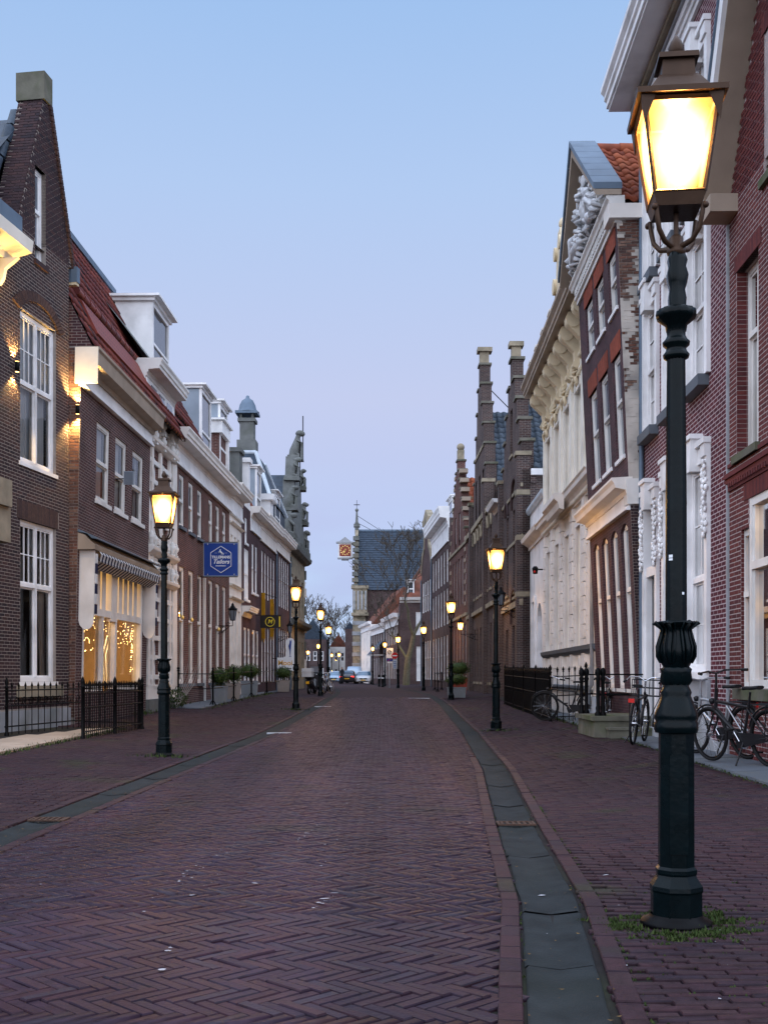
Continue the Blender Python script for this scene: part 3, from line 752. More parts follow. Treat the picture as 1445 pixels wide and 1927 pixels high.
def frieze(bd, s0, s1, z0, z1, mat='white', o=.03):
    m = bd.mb(); h = z1 - z0
    m.box(s0, s1, -.04, o, z0 + .25 * h, z1); m.box(s0, s1, -.04, o + .035, z0 + .12 * h, z0 + .25 * h); m.box(s0, s1, -.04, o + .06, z0, z0 + .12 * h)
    return obj('frieze', m, mat, bd.root)

_PIECE = {}
def tile_mesh(mat, tw, tl):
    k = (mat, round(tw, 3), round(tl, 3))
    if k not in _PIECE:
        mb = MB(); prof = []
        for i in range(9):
            x = i / 8; zz = (.5 + .5 * math.cos(2 * math.pi * (x - .28))) * .058 if x < .95 else .012
            prof.append((x * tw * 1.06, zz))
        r0 = [(x, 0, z - .03) for x, z in prof]; r1 = [(x, -.012, z + .022) for x, z in prof]; r2 = [(x, tl * 1.1, z - .004) for x, z in prof]
        mb.grid([r0, r1, r2], True, closed=False)
        me = mesh_of('roof_tile', mb); me.materials.append(MATS[mat]); _PIECE[k] = me
    return _PIECE[k]
def tile_roof(bd, e0, e1, r0, mat, tw=.23, tl=.30, single=300, name='roof_tile', parent=None, clip=None, seen=None, base='dark_stone'):
    """pantiles over the plane with eave e0-e1 and ridge point r0 above e0; points in (along, out, up)"""
    A, B, C = (Vector(bd.T(p)) for p in (e0, e1, r0))
    X = (B - A); W = X.length; X.normalize(); H = (C - A); L = H.length; Yv = H.normalized(); N = X.cross(Yv)
    flip = N.z < 0
    if flip: N = -N
    Xm = X
    A_, X_ = (A, X) if not flip else (B, -X)
    N = X_.cross(Yv)
    if N.z < 0: N = -N
    nc, nr = max(1, round(W / tw)), max(1, round(L / tl)); tw_, tl_ = W / nc, L / nr
    me = tile_mesh(mat, tw_, tl_)
    rb = MB(); P = [A - N * .05, B - N * .05, B + H - N * .05, A + H - N * .05]; rb.face([tuple(p) for p in P], [(0, 0), (W, 0), (W, L), (0, L)])
    par = parent or obj('roof', rb, base, bd.root)
    lst = []
    for j in range(nr):
        for i in range(nc):
            if clip and not clip((i + .5) / nc if not flip else 1 - (i + .5) / nc, (j + .5) / nr): continue
            p = A_ + X_ * (i * tw_) + Yv * (j * tl_) + N * RND.uniform(0, .008)
            lst.append((p, i, j))
    R0 = Matrix((X_, Yv, N)).transposed().to_4x4()
    if len(lst) > single: RND.shuffle(lst) if seen is None else lst.sort(key=lambda q: -seen(q[0]))
    joined = MB()
    src = [tuple(v.co) for v in me.vertices]; fcs = [tuple(p.vertices) for p in me.polygons]
    for n_, (p, i, j) in enumerate(lst):
        Mx = Matrix.Translation(p) @ R0 @ Matrix.Rotation(RND.gauss(0, .012), 4, 'Z')
        if n_ < single:
            o = bpy.data.objects.new(name, me); COL.objects.link(o); o.parent = par; o.matrix_local = Mx
        else:
            i0 = len(joined.v); joined.v += [tuple(Mx @ Vector(c)) for c in src]; joined.f += [tuple(i0 + q for q in f) for f in fcs]; joined.sm += [True] * len(fcs)
    if joined.v:
        me2 = bpy.data.meshes.new('roof_tiles'); me2.from_pydata(joined.v, [], joined.f); me2.polygons.foreach_set('use_smooth', np.ones(len(joined.f), bool)); me2.materials.append(MATS[mat])
        o = bpy.data.objects.new('tile_field', me2); COL.objects.link(o); o.parent = par; o['kind'] = 'stuff'
    return par

def wall_bricks(bd, s0, s1, z0, z1, holes, mat, o=0.0, bl=.205, bh=.066, joint=.008, proud=.007, single=300, vertical=False, parent=None, plane='front', inside=None, keep=None, name='brick'):
    """real bricks in running bond on a wall plane. plane 'front': (along, up); 'side': (out, up) at along = o"""
    k = ('wb', mat)
    if k not in _PIECE:
        m = MB(); a = [(-.5, 0, -.5), (.5, 0, -.5), (.5, 0, .5), (-.5, 0, .5)]; b = [(-.485, 1, -.46), (.485, 1, -.46), (.485, 1, .46), (-.485, 1, .46)]
        for i in range(4): j = (i + 1) % 4; m.face([a[i], a[j], b[j], b[i]])
        m.face(b); me = mesh_of('brick', m); me.materials.append(MATS[mat]); _PIECE[k] = me
    me = _PIECE[k]; lst = []
    nz = max(1, int(round((z1 - z0) / bh))); bh = (z1 - z0) / nz
    for r in range(nz):
        za, zb = z0 + r * bh, z0 + (r + 1) * bh; zc = (za + zb) / 2
        x = s0 - (bl / 2 if r % 2 else 0) - (RND.uniform(0, .02))
        while x < s1:
            segs = [(max(x, s0), min(x + bl, s1))]
            for h in holes:
                if h[2] < zc < h[3]:
                    ns = []
                    for a, b in segs:
                        if b <= h[0] or a >= h[1]: ns.append((a, b))
                        else:
                            if a < h[0]: ns.append((a, h[0]))
                            if b > h[1]: ns.append((h[1], b))
                    segs = ns
            for a, b in segs:
                if b - a > .03 and (inside is None or inside((a + b) / 2, zc)) and (keep is None or keep((a + b) / 2, zc)):
                    lst.append(((a + b) / 2, zc, (b - a) - joint, bh - joint))
            x += bl
    par = parent or bd.root
    if len(lst) > single: RND.shuffle(lst)
    joined = MB(); src = [tuple(v.co) for v in me.vertices]; fcs = [tuple(p.vertices) for p in me.polygons]
    for n_, (c, z, w_, h_) in enumerate(lst):
        d = proud * RND.uniform(.6, 1.25)
        if plane == 'front':
            def tr(p): return bd.T((c + p[0] * w_, o + p[1] * d, z + p[2] * h_))
        else:
            def tr(p): return bd.T((o - p[1] * d, c + p[0] * w_, z + p[2] * h_))
        if n_ < single:
            O = Vector(tr((0, 0, 0))); ax = [Vector(tr(e)) - O for e in ((1, 0, 0), (0, 1, 0), (0, 0, 1))]
            ob = bpy.data.objects.new(name, me); COL.objects.link(ob); ob.parent = par
            ob.matrix_local = Matrix((ax[0], ax[1], ax[2])).transposed().to_4x4(); ob.matrix_local.translation = O
            mm = Matrix((ax[0], ax[1], ax[2])).transposed().to_4x4(); mm.translation = O; ob.matrix_local = mm
        else:
            i0 = len(joined.v); joined.v += [tuple(tr(q)) for q in src]; joined.f += [tuple(i0 + q for q in f) for f in fcs]
    if joined.v:
        me2 = bpy.data.meshes.new('bricks'); me2.from_pydata(joined.v, [], joined.f); me2.materials.append(MATS[mat])
        ob = bpy.data.objects.new('brick_field', me2); COL.objects.link(ob); ob.parent = par; ob['kind'] = 'stuff'

def fr(y):  # right-hand building line
    return float(np.interp(y, [0, 34.9, 40, 46, 62, 72, 84, 98, 112], [4.25, 5.045, 4.85, 4.85, 4.68, 4.35, 3.62, 2.5, 1.2]))
def fl(y):  # left-hand building line
    return -7.27 + .025 * y

# ================================================================== right side, nearest first
# --- R1: red brick gabled shop
R1 = Bld('corner_shop', 'red brick gabled shop with big lit window behind parked bicycles', (fr(10.2), 10.2), (fr(14.9), 14.9), 1, cat='shop')
def rs(bd, y): return y - bd.p0.y
sa, sb = rs(R1, 13.64), rs(R1, 14.55)
h1 = [(sa, sb, 4.05, 6.44), (rs(R1, 12.55), rs(R1, 13.42), 7.15, 8.9), (rs(R1, 11.0), rs(R1, 14.02), 1.05, 3.42), (rs(R1, 14.02), rs(R1, 14.36), 1.05, 3.08)]
R1.wall(0, R1.L, -.3, 7.4, h1, 'mortar_warm', 0, .24)
gp = [(0, 7.4), (R1.L, 7.4), (R1.L, 7.55), (3.1, 10.0), (0, 5.9 + .0)]
m = R1.mb(); m.slab([(0, 7.4), (R1.L, 7.4), (rs(R1, 13.2), 10.3), (0, 8.3)], -.3, -.012); obj('gable_wall', m, 'mortar_warm', R1.root)
m = R1.mb(); m.box(rs(R1, 12.55), rs(R1, 13.42), -.25, .004, 7.4, 8.9)
def r1in(s, z): return z < 7.45 or z < 7.4 + (R1.L - s) * 2.9 / (R1.L - rs(R1, 13.2))
wall_bricks(R1, 1.6, R1.L, .9, 10.2, h1, 'bricks_red', 0, .205, .0615, .0125, .003, inside=r1in)
wall_bricks(R1, 1.6, R1.L, -.1, .9, [], 'bricks_red', 0, .205, .0615, .0125, .003, single=0)
for hh in (h1[0], (h1[2][0], h1[2][1], 3.10, h1[2][3]), h1[3]):   # brick reveals on the far jamb
    m = R1.mb(); z = hh[2]
    while z < hh[3] - .05:
        m.box(hh[1] - .006, hh[1] + .01, -.13, -.002, z + .004, z + .056); m.box(hh[1] - .006, hh[1] + .01, -.24, -.138, z + .004, z + .056); z += .0615
    obj('jamb_bricks', m, 'bricks_red', R1.root, 'stuff')
R1.shell(0, R1.L, 7.3, 9, 'brick_red')
R1.window(sa, sb, 4.05, 6.44, room=1, o=-.19, fw=.075, top=(1, 1), bot=(1, 1), split=.64, mat='offwhite', sill=(.06, 'moss_stone', .1), cols=2)
R1.window(rs(R1, 12.55), rs(R1, 13.42), 7.15, 8.9, room=3, o=-.19, fw=.075, split=.6, mat='white', sill=(.06, 'moss_stone', .1), cols=2)
for a, b, z in ((sa - .12, sb + .1, 6.44), (rs(R1, 12.55) - .1, rs(R1, 13.42) + .1, 8.9)):    # soldier course over the windows
    for k in range(int((b - a) / .062)): R1.box('soldier_brick', 'bricks_red', a + k * .062, a + k * .062 + .055, -.1, .012, z, z + .20)
for k, (z, o, h_) in enumerate([(3.74, .05, .062), (3.80, .075, .062), (3.64, .025, .06), (3.95, .03, .05)]):
    R1.box('string_course', 'bricks_red', 1.6, R1.L, -.02, o, z, z + h_)
for k in range(int(2.9 / .1)): R1.box('dentil_brick', 'bricks_red', 1.8 + k * .1, 1.85 + k * .1, -.02, .06, 3.68, 3.739)
for k in range(int(3.3 / .063)): R1.box('soldier_brick', 'bricks_red', rs(R1, 10.95) + k * .063, rs(R1, 10.95) + k * .063 + .056, -.1, .011, 3.42, 3.63)
# shop window: frame, clear panes, room behind
f = R1.mb(); a, b = rs(R1, 11.0), rs(R1, 14.02)
f.box(b - .09, b, -.2, -.005, 1.05, 3.42).box(a, b - .09, -.2, -.01, 3.32, 3.42).box(a, b - .09, -.2, -.01, 1.05, 1.15).box(a, b - .09, -.15, .005, 2.52, 2.62).box(b - .15, b - .09, -.14, -.03, 1.15, 3.32)
f.box(b + .002, b + .05, -.2, -.04, 1.05, 3.08).box(b + .29, b + .34, -.2, -.04, 1.05, 3.08).box(b + .05, b + .29, -.2, -.04, 2.98, 3.08).box(b + .05, b + .29, -.19, -.02, 2.2, 2.27).box(b + .05, b + .29, -.2, -.04, 1.05, 1.12)
sw = obj('shop_window', f, 'offwhite', R1.root)
for (x0, x1, z0, z1) in [(a, b - .15, 1.15, 2.52), (a, b - .15, 2.62, 3.32), (b + .05, b + .29, 1.12, 2.2), (b + .05, b + .29, 2.27, 2.98)]:
    obj('pane', (lambda q: (q.face([(x0, -.08, z0), (x1, -.08, z0), (x1, -.08, z1), (x0, -.08, z1)]), q)[1])(R1.mb()), 'clear_glass', sw)
obj('sill', R1.mb().box(a, b + .42, -.2, .09, .9, 1.04), 'moss_stone', sw)
m = R1.mb(); m.face([(a, -2.6, .9), (b + .4, -2.6, .9), (b + .4, -2.6, 3.5), (a, -2.6, 3.5)]); m.face([(a, -.25, .9), (b + .4, -.25, .9), (b + .4, -2.6, .9), (a, -2.6, .9)])
m.face([(a, -.25, 3.5), (b + .4, -.25, 3.5), (b + .4, -2.6, 3.5), (a, -2.6, 3.5)]); m.face([(b + .4, -.25, .9), (b + .4, -2.6, .9), (b + .4, -2.6, 3.5), (b + .4, -.25, 3.5)])
obj('shop_room', m, 'interior_warm', R1.root)
def area(name, parent, loc, rot, size, energy, col=(1, .62, .25)):
    l = bpy.data.lights.new(name, 'AREA'); l.energy = energy; l.size = size; l.color = col
    o = bpy.data.objects.new(name, l); COL.objects.link(o); o.parent = parent; o.location = loc; o.rotation_euler = rot; return o
area('ceiling_lamp', R1.root, R1.T((rs(R1, 13.0), -.9, 3.35)), (0, 0, 0), .7, 260, (1, .58, .2))
tl_ = thing('table_lamp', 'small glowing lamp shade inside the shop window', 'lamp', (fr(13.3) + .35, 13.75, .9))
obj('lamp_shade', MB().lathe([(.05, 1.06), (.085, 1.06), (.06, 1.3), (.04, 1.3)], n=12), 'warm_bulb', tl_); obj('stand', MB().lathe([(.07, 0), (.07, .02), (.012, .04), (.012, 1.08)], n=8), 'wood_dark', tl_)
fj = thing('window_display', 'white framed portrait poster and dark jars in the lit shop window', 'display', (fr(13.2) + .4, 13.1, .9))
obj('poster', MB().box(-.02, .0, -.05, .45, .45, .85), 'sign_white', fj); obj('picture', MB().box(-.024, -.0205, .06, .32, .52, .8), 'zinc', fj)
for k in range(3): obj('jar', MB().lathe([(0, 0), (.05, 0), (.06, .1), (.04, .16), (.045, .2), (0, .2)], (-.05 + .02 * k, .5 - k * .18), 8), 'car_dark', fj)
# flared barge boards of the gable
def barge(bd, a, b, w_, name='barge_board'):
    """board from a to b (along, up), w_ out"""
    d = Vector((b[0] - a[0], b[1] - a[1])).normalized(); n = Vector((-d.y, d.x)) * (1 if d.x < 0 else -1)
    if n.y < 0: n = -n
    p = lambda q, k: (q[0] + n.x * k, q[1] + n.y * k)
    r = bd.mb(); r.slab([a, b, p(b, .16), p(a, .16)], -.05, w_); o = obj(name, r, 'concrete_beige', bd.root)
    r = bd.mb(); r.slab([p(a, .02), p(b, .02), p(b, .20), p(a, .20)], w_ + .002, w_ + .06); obj('fascia', r, 'white', o)
    r = bd.mb(); r.slab([p(a, .205), p(b, .205), p(b, .23), p(a, .23)], -.6, w_ + .09); obj('lead_cap', r, 'lead', o)
barge(R1, (R1.L + .02, 7.42), (rs(R1, 13.2), 10.4), .34); barge(R1, (0.9, 8.6), (rs(R1, 13.2) - .02, 10.4), .34)
R1.box('kneeler', 'concrete_beige', R1.L - .42, R1.L + .03, -.05, .36, 7.22, 7.45)
m = R1.mb(); m.box(R1.L - .03, R1.L + .03, 0, .03, 0, 7.2); obj('wall_joint_strip', m, 'grey_stone', R1.root)

# --- R2: tall purple brick town house with white sashes and a deep cornice
R2 = Bld('tall_town_house', 'tall purple brick house with white keystone windows and deep cornice', (fr(14.95), 14.95), (fr(20.3), 20.3), 1)
cols_ = [(.98, 1.99), (2.63, 3.57), (4.2, 5.14)]
rows_ = [(8.2, 10.25), (5.5, 7.68)]
holes = [(a, b, c, d) for a, b in cols_ for c, d in rows_] + [(.98, 1.99, 1.25, 4.28), (2.63, 3.57, 1.25, 4.28), (4.2, 5.14, .25, 4.2)]
R2.wall(0, R2.L, -.3, 11.1, holes, 'brick_purple', 0, .16)
R2.shell(0, R2.L, 11.0, 10, 'brick_purple')
def surround(bd, a, b, c, d, mat='white', key=True, garland=False, par=None):
    f = bd.mb(); e = .13
    f.box(a - e, a + .02, -.12, .06, c, d + .04).box(b - .02, b + e, -.12, .06, c, d + .04).box(a + .02, b - .02, -.12, .06, d - .02, d + .2)
    f.box(a - e, a + .12, -.02, .09, d + .04, d + .22).box(b - .12, b + e, -.02, .09, d + .04, d + .22)
    f.box(a - e - .02, b + e + .02, -.02, .11, d + .22, d + .30)
    s_ = obj('surround', f, mat, par or bd.root)
    if key:
        m_ = (a + b) / 2; q = bd.mb(); q.slab([(m_ - .12, d - .1), (m_ + .12, d - .1), (m_ + .19, d + .36), (m_ - .19, d + .36)], -.02, .17)
        obj('keystone', q, mat, s_); obj('keystone_cap', bd.mb().box(m_ - .23, m_ + .23, -.02, .2, d + .36, d + .43), mat, s_)
    if garland:
        for sx in (a - .07, b + .07):
            q = bd.mb()
            for k in range(13):
                zk = d - .06 - k * .085; wv = .045 + .02 * math.sin(k * 1.9)
                for t_ in range(3): q.ball((sx + (t_ - 1) * wv, .085 + .02 * math.cos(t_ * 2 + k), zk + .02 * math.sin(t_ * 2.2 + k)), .034, 8, 6, (1.0, .8, 1.3))
            obj('garland', carve(q, .012, 22), mat, s_)
for a, b in cols_:
    for c, d in rows_:
        surround(R2, a, b, c, d); R2.window(a + .02, b - .02, c, d, room=RND.choice([1, 3, 3]), o=-.06, fw=.08, top=(2, 2), bot=(2, 2), split=.5, mat='white', sill=(.16, 'bluestone', .16))
for a, b in cols_[:2]:
    surround(R2, a, b, 1.25, 4.28, garland=True); R2.window(a + .02, b - .02, 1.25, 4.28, room=1, o=-.06, fw=.09, top=(2, 2), bot=(2, 2), split=.45, mat='white', sill=(.14, 'white', .1))
    R2.box('apron_panel', 'grey_stone', a - .13, b + .13, -.1, .05, -.2, 1.14)
a, b = cols_[2]; surround(R2, a, b, .25, 4.2, garland=True)
dr = obj('front_door', R2.mb().box(a + .02, b - .02, -.14, -.08, .25, 2.95), 'bluestone', R2.root)
obj('fanlight', R2.mb().box(a + .1, b - .1, -.13, -.075, 3.12, 4.1), 'glass', dr); obj('transom', R2.mb().box(a + .02, b - .02, -.14, .02, 2.95, 3.12), 'white', dr)
for z0, z1 in ((.45, 1.3), (1.45, 2.8)): obj('door_panel', R2.mb().box(a + .18, b - .18, -.08, -.065, z0, z1), 'bluestone', dr)
R2.box('door_pilaster', 'white', a - .02, a + .1, -.08, .02, .25, 2.95); R2.box('door_pilaster', 'white', b - .1, b + .02, -.08, .02, .25, 2.95)
R2.box('plinth', 'grey_stone', 0, R2.L, -.02, .035, -.3, .3)
z = 11.05
for k, (o0, z0, z1, mt) in enumerate([(.05, 11.0, 11.1, 'white'), (.08, 11.1, 11.2, 'white'), (.12, 11.2, 11.32, 'white'), (.16, 11.32, 11.38, 'grey_stone'), (.24, 11.38, 11.5, 'sandstone')]):
    R2.box('cornice_band', mt, 0, R2.L + .02, -.05, o0, z0, z1)
R2.cornice(0, R2.L + .12, 11.5, [(-.05, 0), (.62, 0), (.62, .05), (.66, .05), (.66, .16), (.70, .19), (.70, .27), (.76, .33), (.76, .42), (-.05, .42)], 'white')
m = R2.mb(); m.slab([(0, 11.92), (R2.L, 11.92), (R2.L, 12.0), (0, 12.0)], -8, .5); obj('roof', m, 'slate', R2.root)
m = R2.mb(); m.tube([(R2.L - .06, .06, .1), (R2.L - .06, .06, 11.0)], .045, 8); obj('downpipe', m, 'lead', R2.root)

# --- R3: narrow dark brick house leaning forward, pediment with carved figures
R3 = Bld('leaning_pediment_house', 'narrow dark brick house leaning forward under a carved pediment', (fr(20.33), 20.33), (fr(24.9), 24.9), 1, lean=.047)
L3 = R3.L
top3 = [(.28, 1.05, 8.02, 9.1), (1.58, 2.45, 8.02, 9.1), (2.85, 3.75, 8.02, 9.1)]
mid3 = [(.28, 1.05, 5.28, 7.2), (1.58, 2.45, 5.28, 7.2), (2.85, 3.75, 5.28, 7.2)]
low3 = [(.3, 1.02, .95, 4.05), (1.36, 2.08, .95, 4.05), (2.42, 3.14, .95, 4.05), (3.48, 4.2, .95, 4.05)]
R3.wall(0, L3, -.3, 9.6, top3 + mid3 + low3, 'brick_plum', .04, .16)
for a, b, c, d in top3 + mid3:
    R3.window(a, b, c, d, o=-.05, fw=.07, top=(1, 1), bot=(1, 1), split=.55, mat='offwhite', pane='glass_pale', sill=(.075, 'white', .07))
    R3.box('flat_arch', 'brick_lintel', a - .1, b + .1, -.05, .052, d, d + .36)
for a, b, c, d in low3:
    R3.window(a, b, c, d, o=-.06, fw=.07, top=(1, 1), bot=(1, 1), split=.6, mat='cream_pale', pane='glass_pale', sill=(.06, 'offwhite', .07))
    q = R3.mb(); n_ = 8; ar = [(a, d - .001)] + [(a, d - .12)] + [(a + (b - a) * k / n_, d - .12 + .12 * math.sin(math.pi * k / n_)) for k in range(1, n_)] + [(b, d - .12), (b, d - .001)]
    q.slab(ar, -.02, .038); obj('segment_arch', q, 'brick_plum', R3.root)
# near side wall: old bricks, half hidden under peeling plaster
m = R3.mb(); m.face([(0, -.9, -.3), (0, .04, -.3), (0, .04, 9.7), (0, -.9, 9.7)]); obj('side_wall', m, 'mortar', R3.root)
nz_ = lambda s, z: math.sin(z * 3.1 + s * 9) + math.sin(z * 7.7 + 1.3 - s * 14) * .7 + math.sin(z * 17 + s * 31) * .5
def bare(s, z): return nz_(s, z) + RND.uniform(-.35, .35) > (-.45 + max(0, 8.2 - z) * .75 if z < 8.2 else -.75)
wall_bricks(R3, -.9, .04, 4.7, 9.55, [], 'bricks_old', 0, .20, .055, .010, .012, plane='side', keep=bare)
wall_bricks(R3, -.9, .04, -.2, 4.3, [], 'bricks_dark', 0, .20, .055, .009, .012, plane='side', single=150)
wall_bricks(R3, -.9, .04, 4.7, 9.55, [], 'plaster_peel', 0, .13, .055, -.012, .017, plane='side', keep=lambda s, z: not bare(s, z), single=0)
# ground floor cornice
R3.box('cornice_return', 'offwhite', -.06, .3, -.7, .1, 4.32, 4.78)
frieze(R3, 0, L3 + .05, 4.22, 4.5, 'white', .07)
R3.cornice(-.03, L3 + .1, 4.42, [(-.02, 0.08), (.1, .08), (.12, .16), (.3, .2), (.32, .28), (.36, .34), (.36, .38), (-.02, .40)], 'cream_pale')
# main cornice with dentils, pediment, carving, lead and tiles
zb = 9.5
R3.box('architrave', 'offwhite', -.02, L3, -.05, .085, zb - .06, zb + .04); R3.box('architrave', 'offwhite', -.04, L3, -.05, .13, zb + .04, zb + .10)
for k in range(int(L3 / .16)): R3.box('dentil', 'offwhite', k * .16, k * .16 + .09, -.05, .15, zb + .102, zb + .24)
R3.cornice(-.12, L3 + .1, zb + .242, [(-.1, 0), (.17, 0), (.19, .06), (.23, .10), (.23, .15), (-.1, .15)], 'offwhite')
R3.box('corner_block', 'cream_pale', -.14, .42, -.5, .2, zb - .02, zb + .24)
m3, apz = L3 / 2, zb + 2.2; zt = zb + .395
m = R3.mb(); m.slab([(.0, zt), (L3, zt), (m3, apz - .12)], -.12, -.04); obj('tympanum', m, 'wood_dark', R3.root)
for s_, e_ in ((-.14, m3), (L3 + .14, m3)):
    q = R3.mb(); t_ = .2
    q.slab([(s_, zt), (e_, apz), (e_, apz + t_), (s_, zt + t_ * .5)] if s_ < e_ else [(e_, apz), (s_, zt), (s_, zt + t_ * .5), (e_, apz + t_)], -.04, .42)
    rk = obj('raking_cornice', q, 'concrete_beige', R3.root)
    n_ = 7
    for k in range(n_):
        a_, b_ = k / n_, (k + 1) / n_ - .006
        pa, pb = (s_ + (e_ - s_) * a_, zt + .11 + (apz + .1 - zt) * a_), (s_ + (e_ - s_) * b_, zt + .11 + (apz + .1 - zt) * b_)
        l_ = R3.mb(); l_.slab([pa, pb, (pb[0], pb[1] + .12), (pa[0], pa[1] + .12)] if s_ < e_ else [pb, pa, (pa[0], pa[1] + .12), (pb[0], pb[1] + .12)], -.06, .46); obj('lead_sheet', l_, 'lead', rk)
for k in range(9):
    for s_ in (-1, 1):
        t_ = (k + .7) / 9.6; x_ = m3 + s_ * (m3 - .1) * (1 - t_); z_ = zt + (apz - zt) * t_ - .24
        if z_ > zt + .05: R3.box('modillion', 'offwhite', x_ - .05, x_ + .05, -.04, .26, z_, z_ + .09)
sg = R3.mb()     # the carved group: two reclining figures leaning on a shield, with heads, limbs and drapery
for (x, z, r, q) in [(m3, .78, .30, (1, .7, 1.25)), (m3, 1.28, .17, (1, .9, 1.1)), (m3 - .55, .42, .30, (1.3, .7, .8)), (m3 + .55, .42, .30, (1.3, .7, .8)), (m3 - .62, .95, .14, (1, 1, 1.1)), (m3 + .62, .95, .14, (1, 1, 1.1)), (m3 - .58, .72, .2, (1, .8, 1)), (m3 + .58, .72, .2, (1, .8, 1)), (m3 - 1.15, .28, .2, (1.8, .8, .8)), (m3 + 1.15, .28, .2, (1.8, .8, .8)), (m3 - 1.6, .16, .13, (1.6, .8, .8)), (m3 + 1.6, .16, .13, (1.6, .8, .8)), (m3 - .3, .25, .2, (1, .9, .9)), (m3 + .3, .25, .2, (1, .9, .9))]:
    sg.ball((x, .12, zt + z), r * .98, 20, 14, q)
for s_ in (-1, 1):
    sg.tube([(m3 + s_ * .62, .2, zt + .8), (m3 + s_ * .35, .28, zt + .95), (m3 + s_ * .12, .26, zt + 1.1)], [.09, .07, .05], 8)
    sg.tube([(m3 + s_ * .7, .22, zt + .4), (m3 + s_ * 1.1, .32, zt + .5), (m3 + s_ * 1.5, .25, zt + .15)], [.13, .11, .07], 8)
    sg.tube([(m3 + s_ * .5, .2, zt + .3), (m3 + s_ * .9, .3, zt + .22), (m3 + s_ * 1.3, .3, zt + .1)], [.14, .11, .08], 8)
for k in range(60):      # drapery folds and foliage between the figures
    x = m3 + RND.uniform(-1.9, 1.9); zm_ = (1 - abs(x - m3) / 2.2) * 1.5; z = RND.uniform(.05, max(.1, zm_ * .8)); l_ = RND.uniform(.12, .3); a_ = RND.uniform(-1.2, 1.2)
    sg.tube([(x - l_ * math.cos(a_), .16, zt + max(.02, z - l_ * math.sin(a_))), (x, RND.uniform(.26, .40), zt + z), (x + l_ * math.cos(a_), .16, zt + max(.02, z + l_ * math.sin(a_) * .6))], [.02, RND.uniform(.035, .06), .015], 6)
obj('carved_figures', carve(sg, .045, 6.5), 'sculpture', R3.root)
tile_roof(R3, (.02, -.1, zb + .35), (.02, -5.0, zb + .35), (m3, -.1, apz + .12), 'tiles_orange', .24, .33)
m = R3.mb(); m.slab([(L3, zb + .3), (m3, apz + .1), (m3, apz), (L3, zb + .2)], -6, -.1); obj('far_roof', m, 'dark_stone', R3.root)
m = R3.mb()
for k in range(9): m.tube([(m3, -.1 - k * .45, apz + .16), (m3, -.58 - k * .45, apz + .16)], [.11, .095], 8)
obj('ridge_tiles', m, 'tiles_orange', R3.root)

# --- R4: cream stucco palace with consoles
R4 = Bld('cream_palace', 'cream stuccoed mansion with heavy scroll brackets under its cornice', (fr(24.95) , 24.95), (fr(34.9), 34.9), 1)
L4 = R4.L; nb = 5; bw = L4 / nb
up4 = [(bw * k + .5, bw * k + 1.45, 5.95, 8.35) for k in range(nb)]
lo4 = [(bw * k + .5, bw * k + 1.45, 1.95, 4.95) for k in range(nb)]
R4.wall(0, L4, -.3, 10.0, up4 + lo4, 'cream', 0, .2)
R4.shell(0, L4, 9.9, 10, 'cream')
for a, b, c, d in up4:
    R4.window(a, b, c, d, o=-.12, fw=.08, split=.55, mat='cream', pane='glass_pale', sill=(.06, 'cream', .1))
    q = R4.mb(); q.box(a - .16, a, -.02, .06, c - .1, d + .1).box(b, b + .16, -.02, .06, c - .1, d + .1)
    n_ = 10; m_ = (a + b) / 2; R_ = (b - a) / 2 + .16
    q.slab([(a - .16, d)] + [(m_ - R_ * math.cos(math.pi * k / n_), d + .08 + R_ * .55 * math.sin(math.pi * k / n_)) for k in range(n_ + 1)] + [(b + .16, d)], -.02, .07)
    s_ = obj('surround', q, 'cream', R4.root)
    q = R4.mb()
    for k in range(9):      # fluted shell with curling leaves
        a_ = math.pi * (k + .5) / 9; q.tube([(m_, .10, d + .3), (m_ + .16 * math.cos(a_), .2, d + .32 + .2 * math.sin(a_)), (m_ + .27 * math.cos(a_), .12, d + .34 + .36 * math.sin(a_))], [.03, .045, .02], 6)
    for s2 in (-1, 1): q.tube([(m_ + s2 * .08, .12, d + .28), (m_ + s2 * .3, .16, d + .2), (m_ + s2 * .36, .14, d + .05), (m_ + s2 * .28, .14, d + .0)], [.05, .05, .04, .02], 6)
    obj('shell_ornament', carve(q, .014, 16), 'ochre_stone', s_)
for a, b, c, d in lo4:
    R4.window(a, b, c, d, o=-.12, fw=.08, split=.6, mat='cream_pale', pane='glass_pale')
    q = R4.mb(); q.box(a - .14, a, -.02, .05, c, d + .12).box(b, b + .14, -.02, .05, c, d + .12).box(a, b, -.02, .05, d, d + .12); s_ = obj('surround', q, 'cream_pale', R4.root)
    for k in range(9):
        for x0, x1 in ((a - .17, a - .01), (b + .01, b + .17)): obj('quoin_block', R4.mb().box(x0, x1, -.01, .075, c + k * .34, c + k * .34 + .31), 'cream_pale', s_)
for k in range(nb + 1):        # giant pilasters of the upper floor and rusticated strips below
    x = min(max(bw * k, .22), L4 - .22)
    R4.box('pilaster', 'cream', x - .17, x + .17, -.02, .10, 5.9, 8.75)
    for j in range(14): R4.box('quoin_block', 'cream_pale', x - .22, x + .22, -.02, .09, .75 + j * .34, .75 + j * .34 + .315)
q = R4.mb()
q.box(0, L4, -.05, .10, 8.72, 8.80).box(0, L4, -.05, .06, 8.80, 9.35); obj('frieze', q, 'cream', R4.root)
for k in range(int(L4 / .2)): R4.box('dentil', 'ochre_stone', .05 + k * .2, .15 + k * .2, -.02, .13, 8.60, 8.70)
